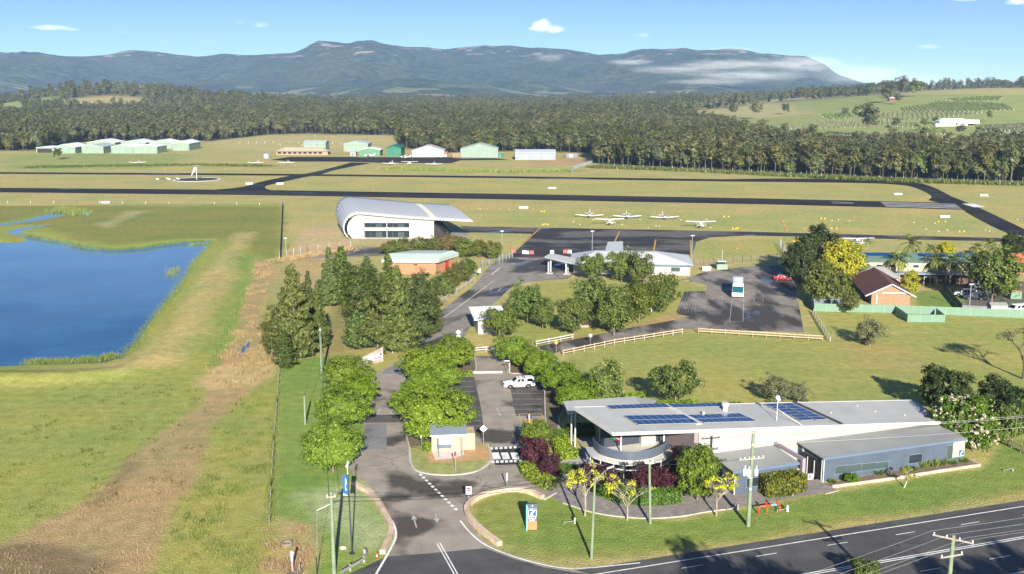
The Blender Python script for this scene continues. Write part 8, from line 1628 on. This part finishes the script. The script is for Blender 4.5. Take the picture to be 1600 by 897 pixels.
tufts('ditch_weeds', 700, along([(392,410),(380,455),(365,500),(345,545),(332,575)], .6), .2, .5, L_RG, 6, .14, .3); tufts('fence_line_grass', 1200, along([(421,818),(424,760),(428,690),(433,630),(437,575),(440,480),(440,420)], .3), .15, .5, L_RG, 5, .09, .25); tufts('field_tufts', 9000, in_poly([(-80,600),(180,592),(320,612),(300,640),(200,715),(100,795),(-80,850)]), .05, .2, L_FG, 4, .14, .4); tufts('meadow_tufts', 7000, in_poly([(900,640),(1068,520),(1290,532),(1700,505),(1700,690),(1480,640)]), .05, .16, L_FG, 4, .16, .5); tufts('verge_tufts', 3500, in_poly([(740,800),(800,772),(880,790),(960,815),(1150,800),(1530,735),(1700,710),(1700,740),(1250,835),(930,880),(830,872)]), .04, .12, L_LG, 4, .16, .4); tufts('rough_grass', 3600, in_poly([(340,690),(425,600),(425,830),(400,897),(245,897),(275,820)]), .12, .42, L_RG, 5, .12, .4)
tufts('corner_weeds', 900, in_poly([(425,800),(455,795),(492,820),(500,840),(470,897),(405,897)]), .15, .6, L_RE, 6, .06, .35); tufts('drain_scrub', 900, along([(40,262),(150,260),(300,258),(420,260)], 4), .4, 1.4, L_OL, 5, .3, 1.2); tufts('apron_scrub', 900, along([(605,264),(700,267),(800,269),(890,267)], 4), .4, 1.4, L_RG, 5, .3, 1.2)
tufts('forest_edge_scrub', 2600, along([(928,262),(1000,264),(1130,270),(1300,279),(1450,285),(1620,290)], 3), .5, 2.2, L_OL, 5, .3, 1.2); tufts('hall_weeds', 700, along([(440,408),(470,402),(520,395),(545,388)], 1.6), .4, 1.1, L_RE, 5, .1, .5)
# vineyard rows on the far slope
def vines(poly, step, ang, lm, h=1.5, posts=True):
    step *= .62
    P = TP(poly); cx_, cy_ = np.mean([p[0] for p in P]), np.mean([p[1] for p in P]); Rr = max(math.hypot(p[0] - cx_, p[1] - cy_) for p in P); c, s = math.cos(R(ang)), math.sin(R(ang)); Q = []; E = []
    for k in np.arange(-Rr, Rr, step):
        t = np.arange(-Rr, Rr, 2.2); x = cx_ + c * t - s * k; y = cy_ + s * t + c * k; m = sdist(x, y, P) < 0; Q.append(np.stack([x[m], y[m]], 1))
        if m.any(): i = np.where(m)[0]; E += [(x[i[0]], y[i[0]]), (x[i[-1]], y[i[-1]])]
    q = np.concatenate(Q); z = far_height(q[:, 0], q[:, 1]); C = np.repeat(np.stack([q[:, 0], q[:, 1], z + h * .6], 1), 3, 0) + rng.normal(size=(len(q) * 3, 3)) * np.array([.5, .5, .25]); N = unit(rng.normal(size=C.shape) + np.array([0, -.5, .6])); V, Fq = leaves(C, N, rng.uniform(.6, 1.1, len(C)), .7); tag(np_mesh('vine_rows', V, Fq, lm), kind='stuff')
    if posts:
        e = np.array(E); ze = far_height(e[:, 0], e[:, 1]); mb = MB()
        for (x, y), z_ in zip(e, ze): mb.box(x - .18, x + .18, y - .18, y + .18, z_, z_ + 1.5)
        tag(mb.build('row_end_posts', postw), kind='stuff')
L_VN = leaf_mat('vine_leaf', (.07, .11, .03), (.14, .19, .05), (.2, .24, .07), .2, .1); L_V2 = leaf_mat('vine_grey_leaf', (.12, .125, .07), (.21, .21, .12), (.27, .26, .16), .2, .1)
VR = 1
vines([(1405,171),(1470,160),(1570,163),(1590,172),(1500,176),(1410,176)], 9, 75, L_VN); vines([(1340,182),(1400,176),(1540,178),(1450,188),(1345,190)], 9, 70, L_V2); vines([(1210,200),(1290,190),(1350,190),(1440,193),(1430,199),(1330,200),(1225,203)], 8, 70, L_V2); vines([(1415,207),(1440,200),(1478,203),(1480,211),(1420,212)], 6, 60, L_VN); vines([(1530,197),(1600,193),(1700,193),(1700,208),(1540,206)], 6, 70, L_V2); vines([(1475,156),(1520,152),(1570,152),(1560,158),(1490,160)], 9, 40, L_VN); vines([(1280,180),(1330,176),(1330,186),(1290,188)], 9, 60, L_VN); vines([(1280,213),(1340,209),(1440,213),(1440,216),(1290,217)], 6, 65, L_V2)
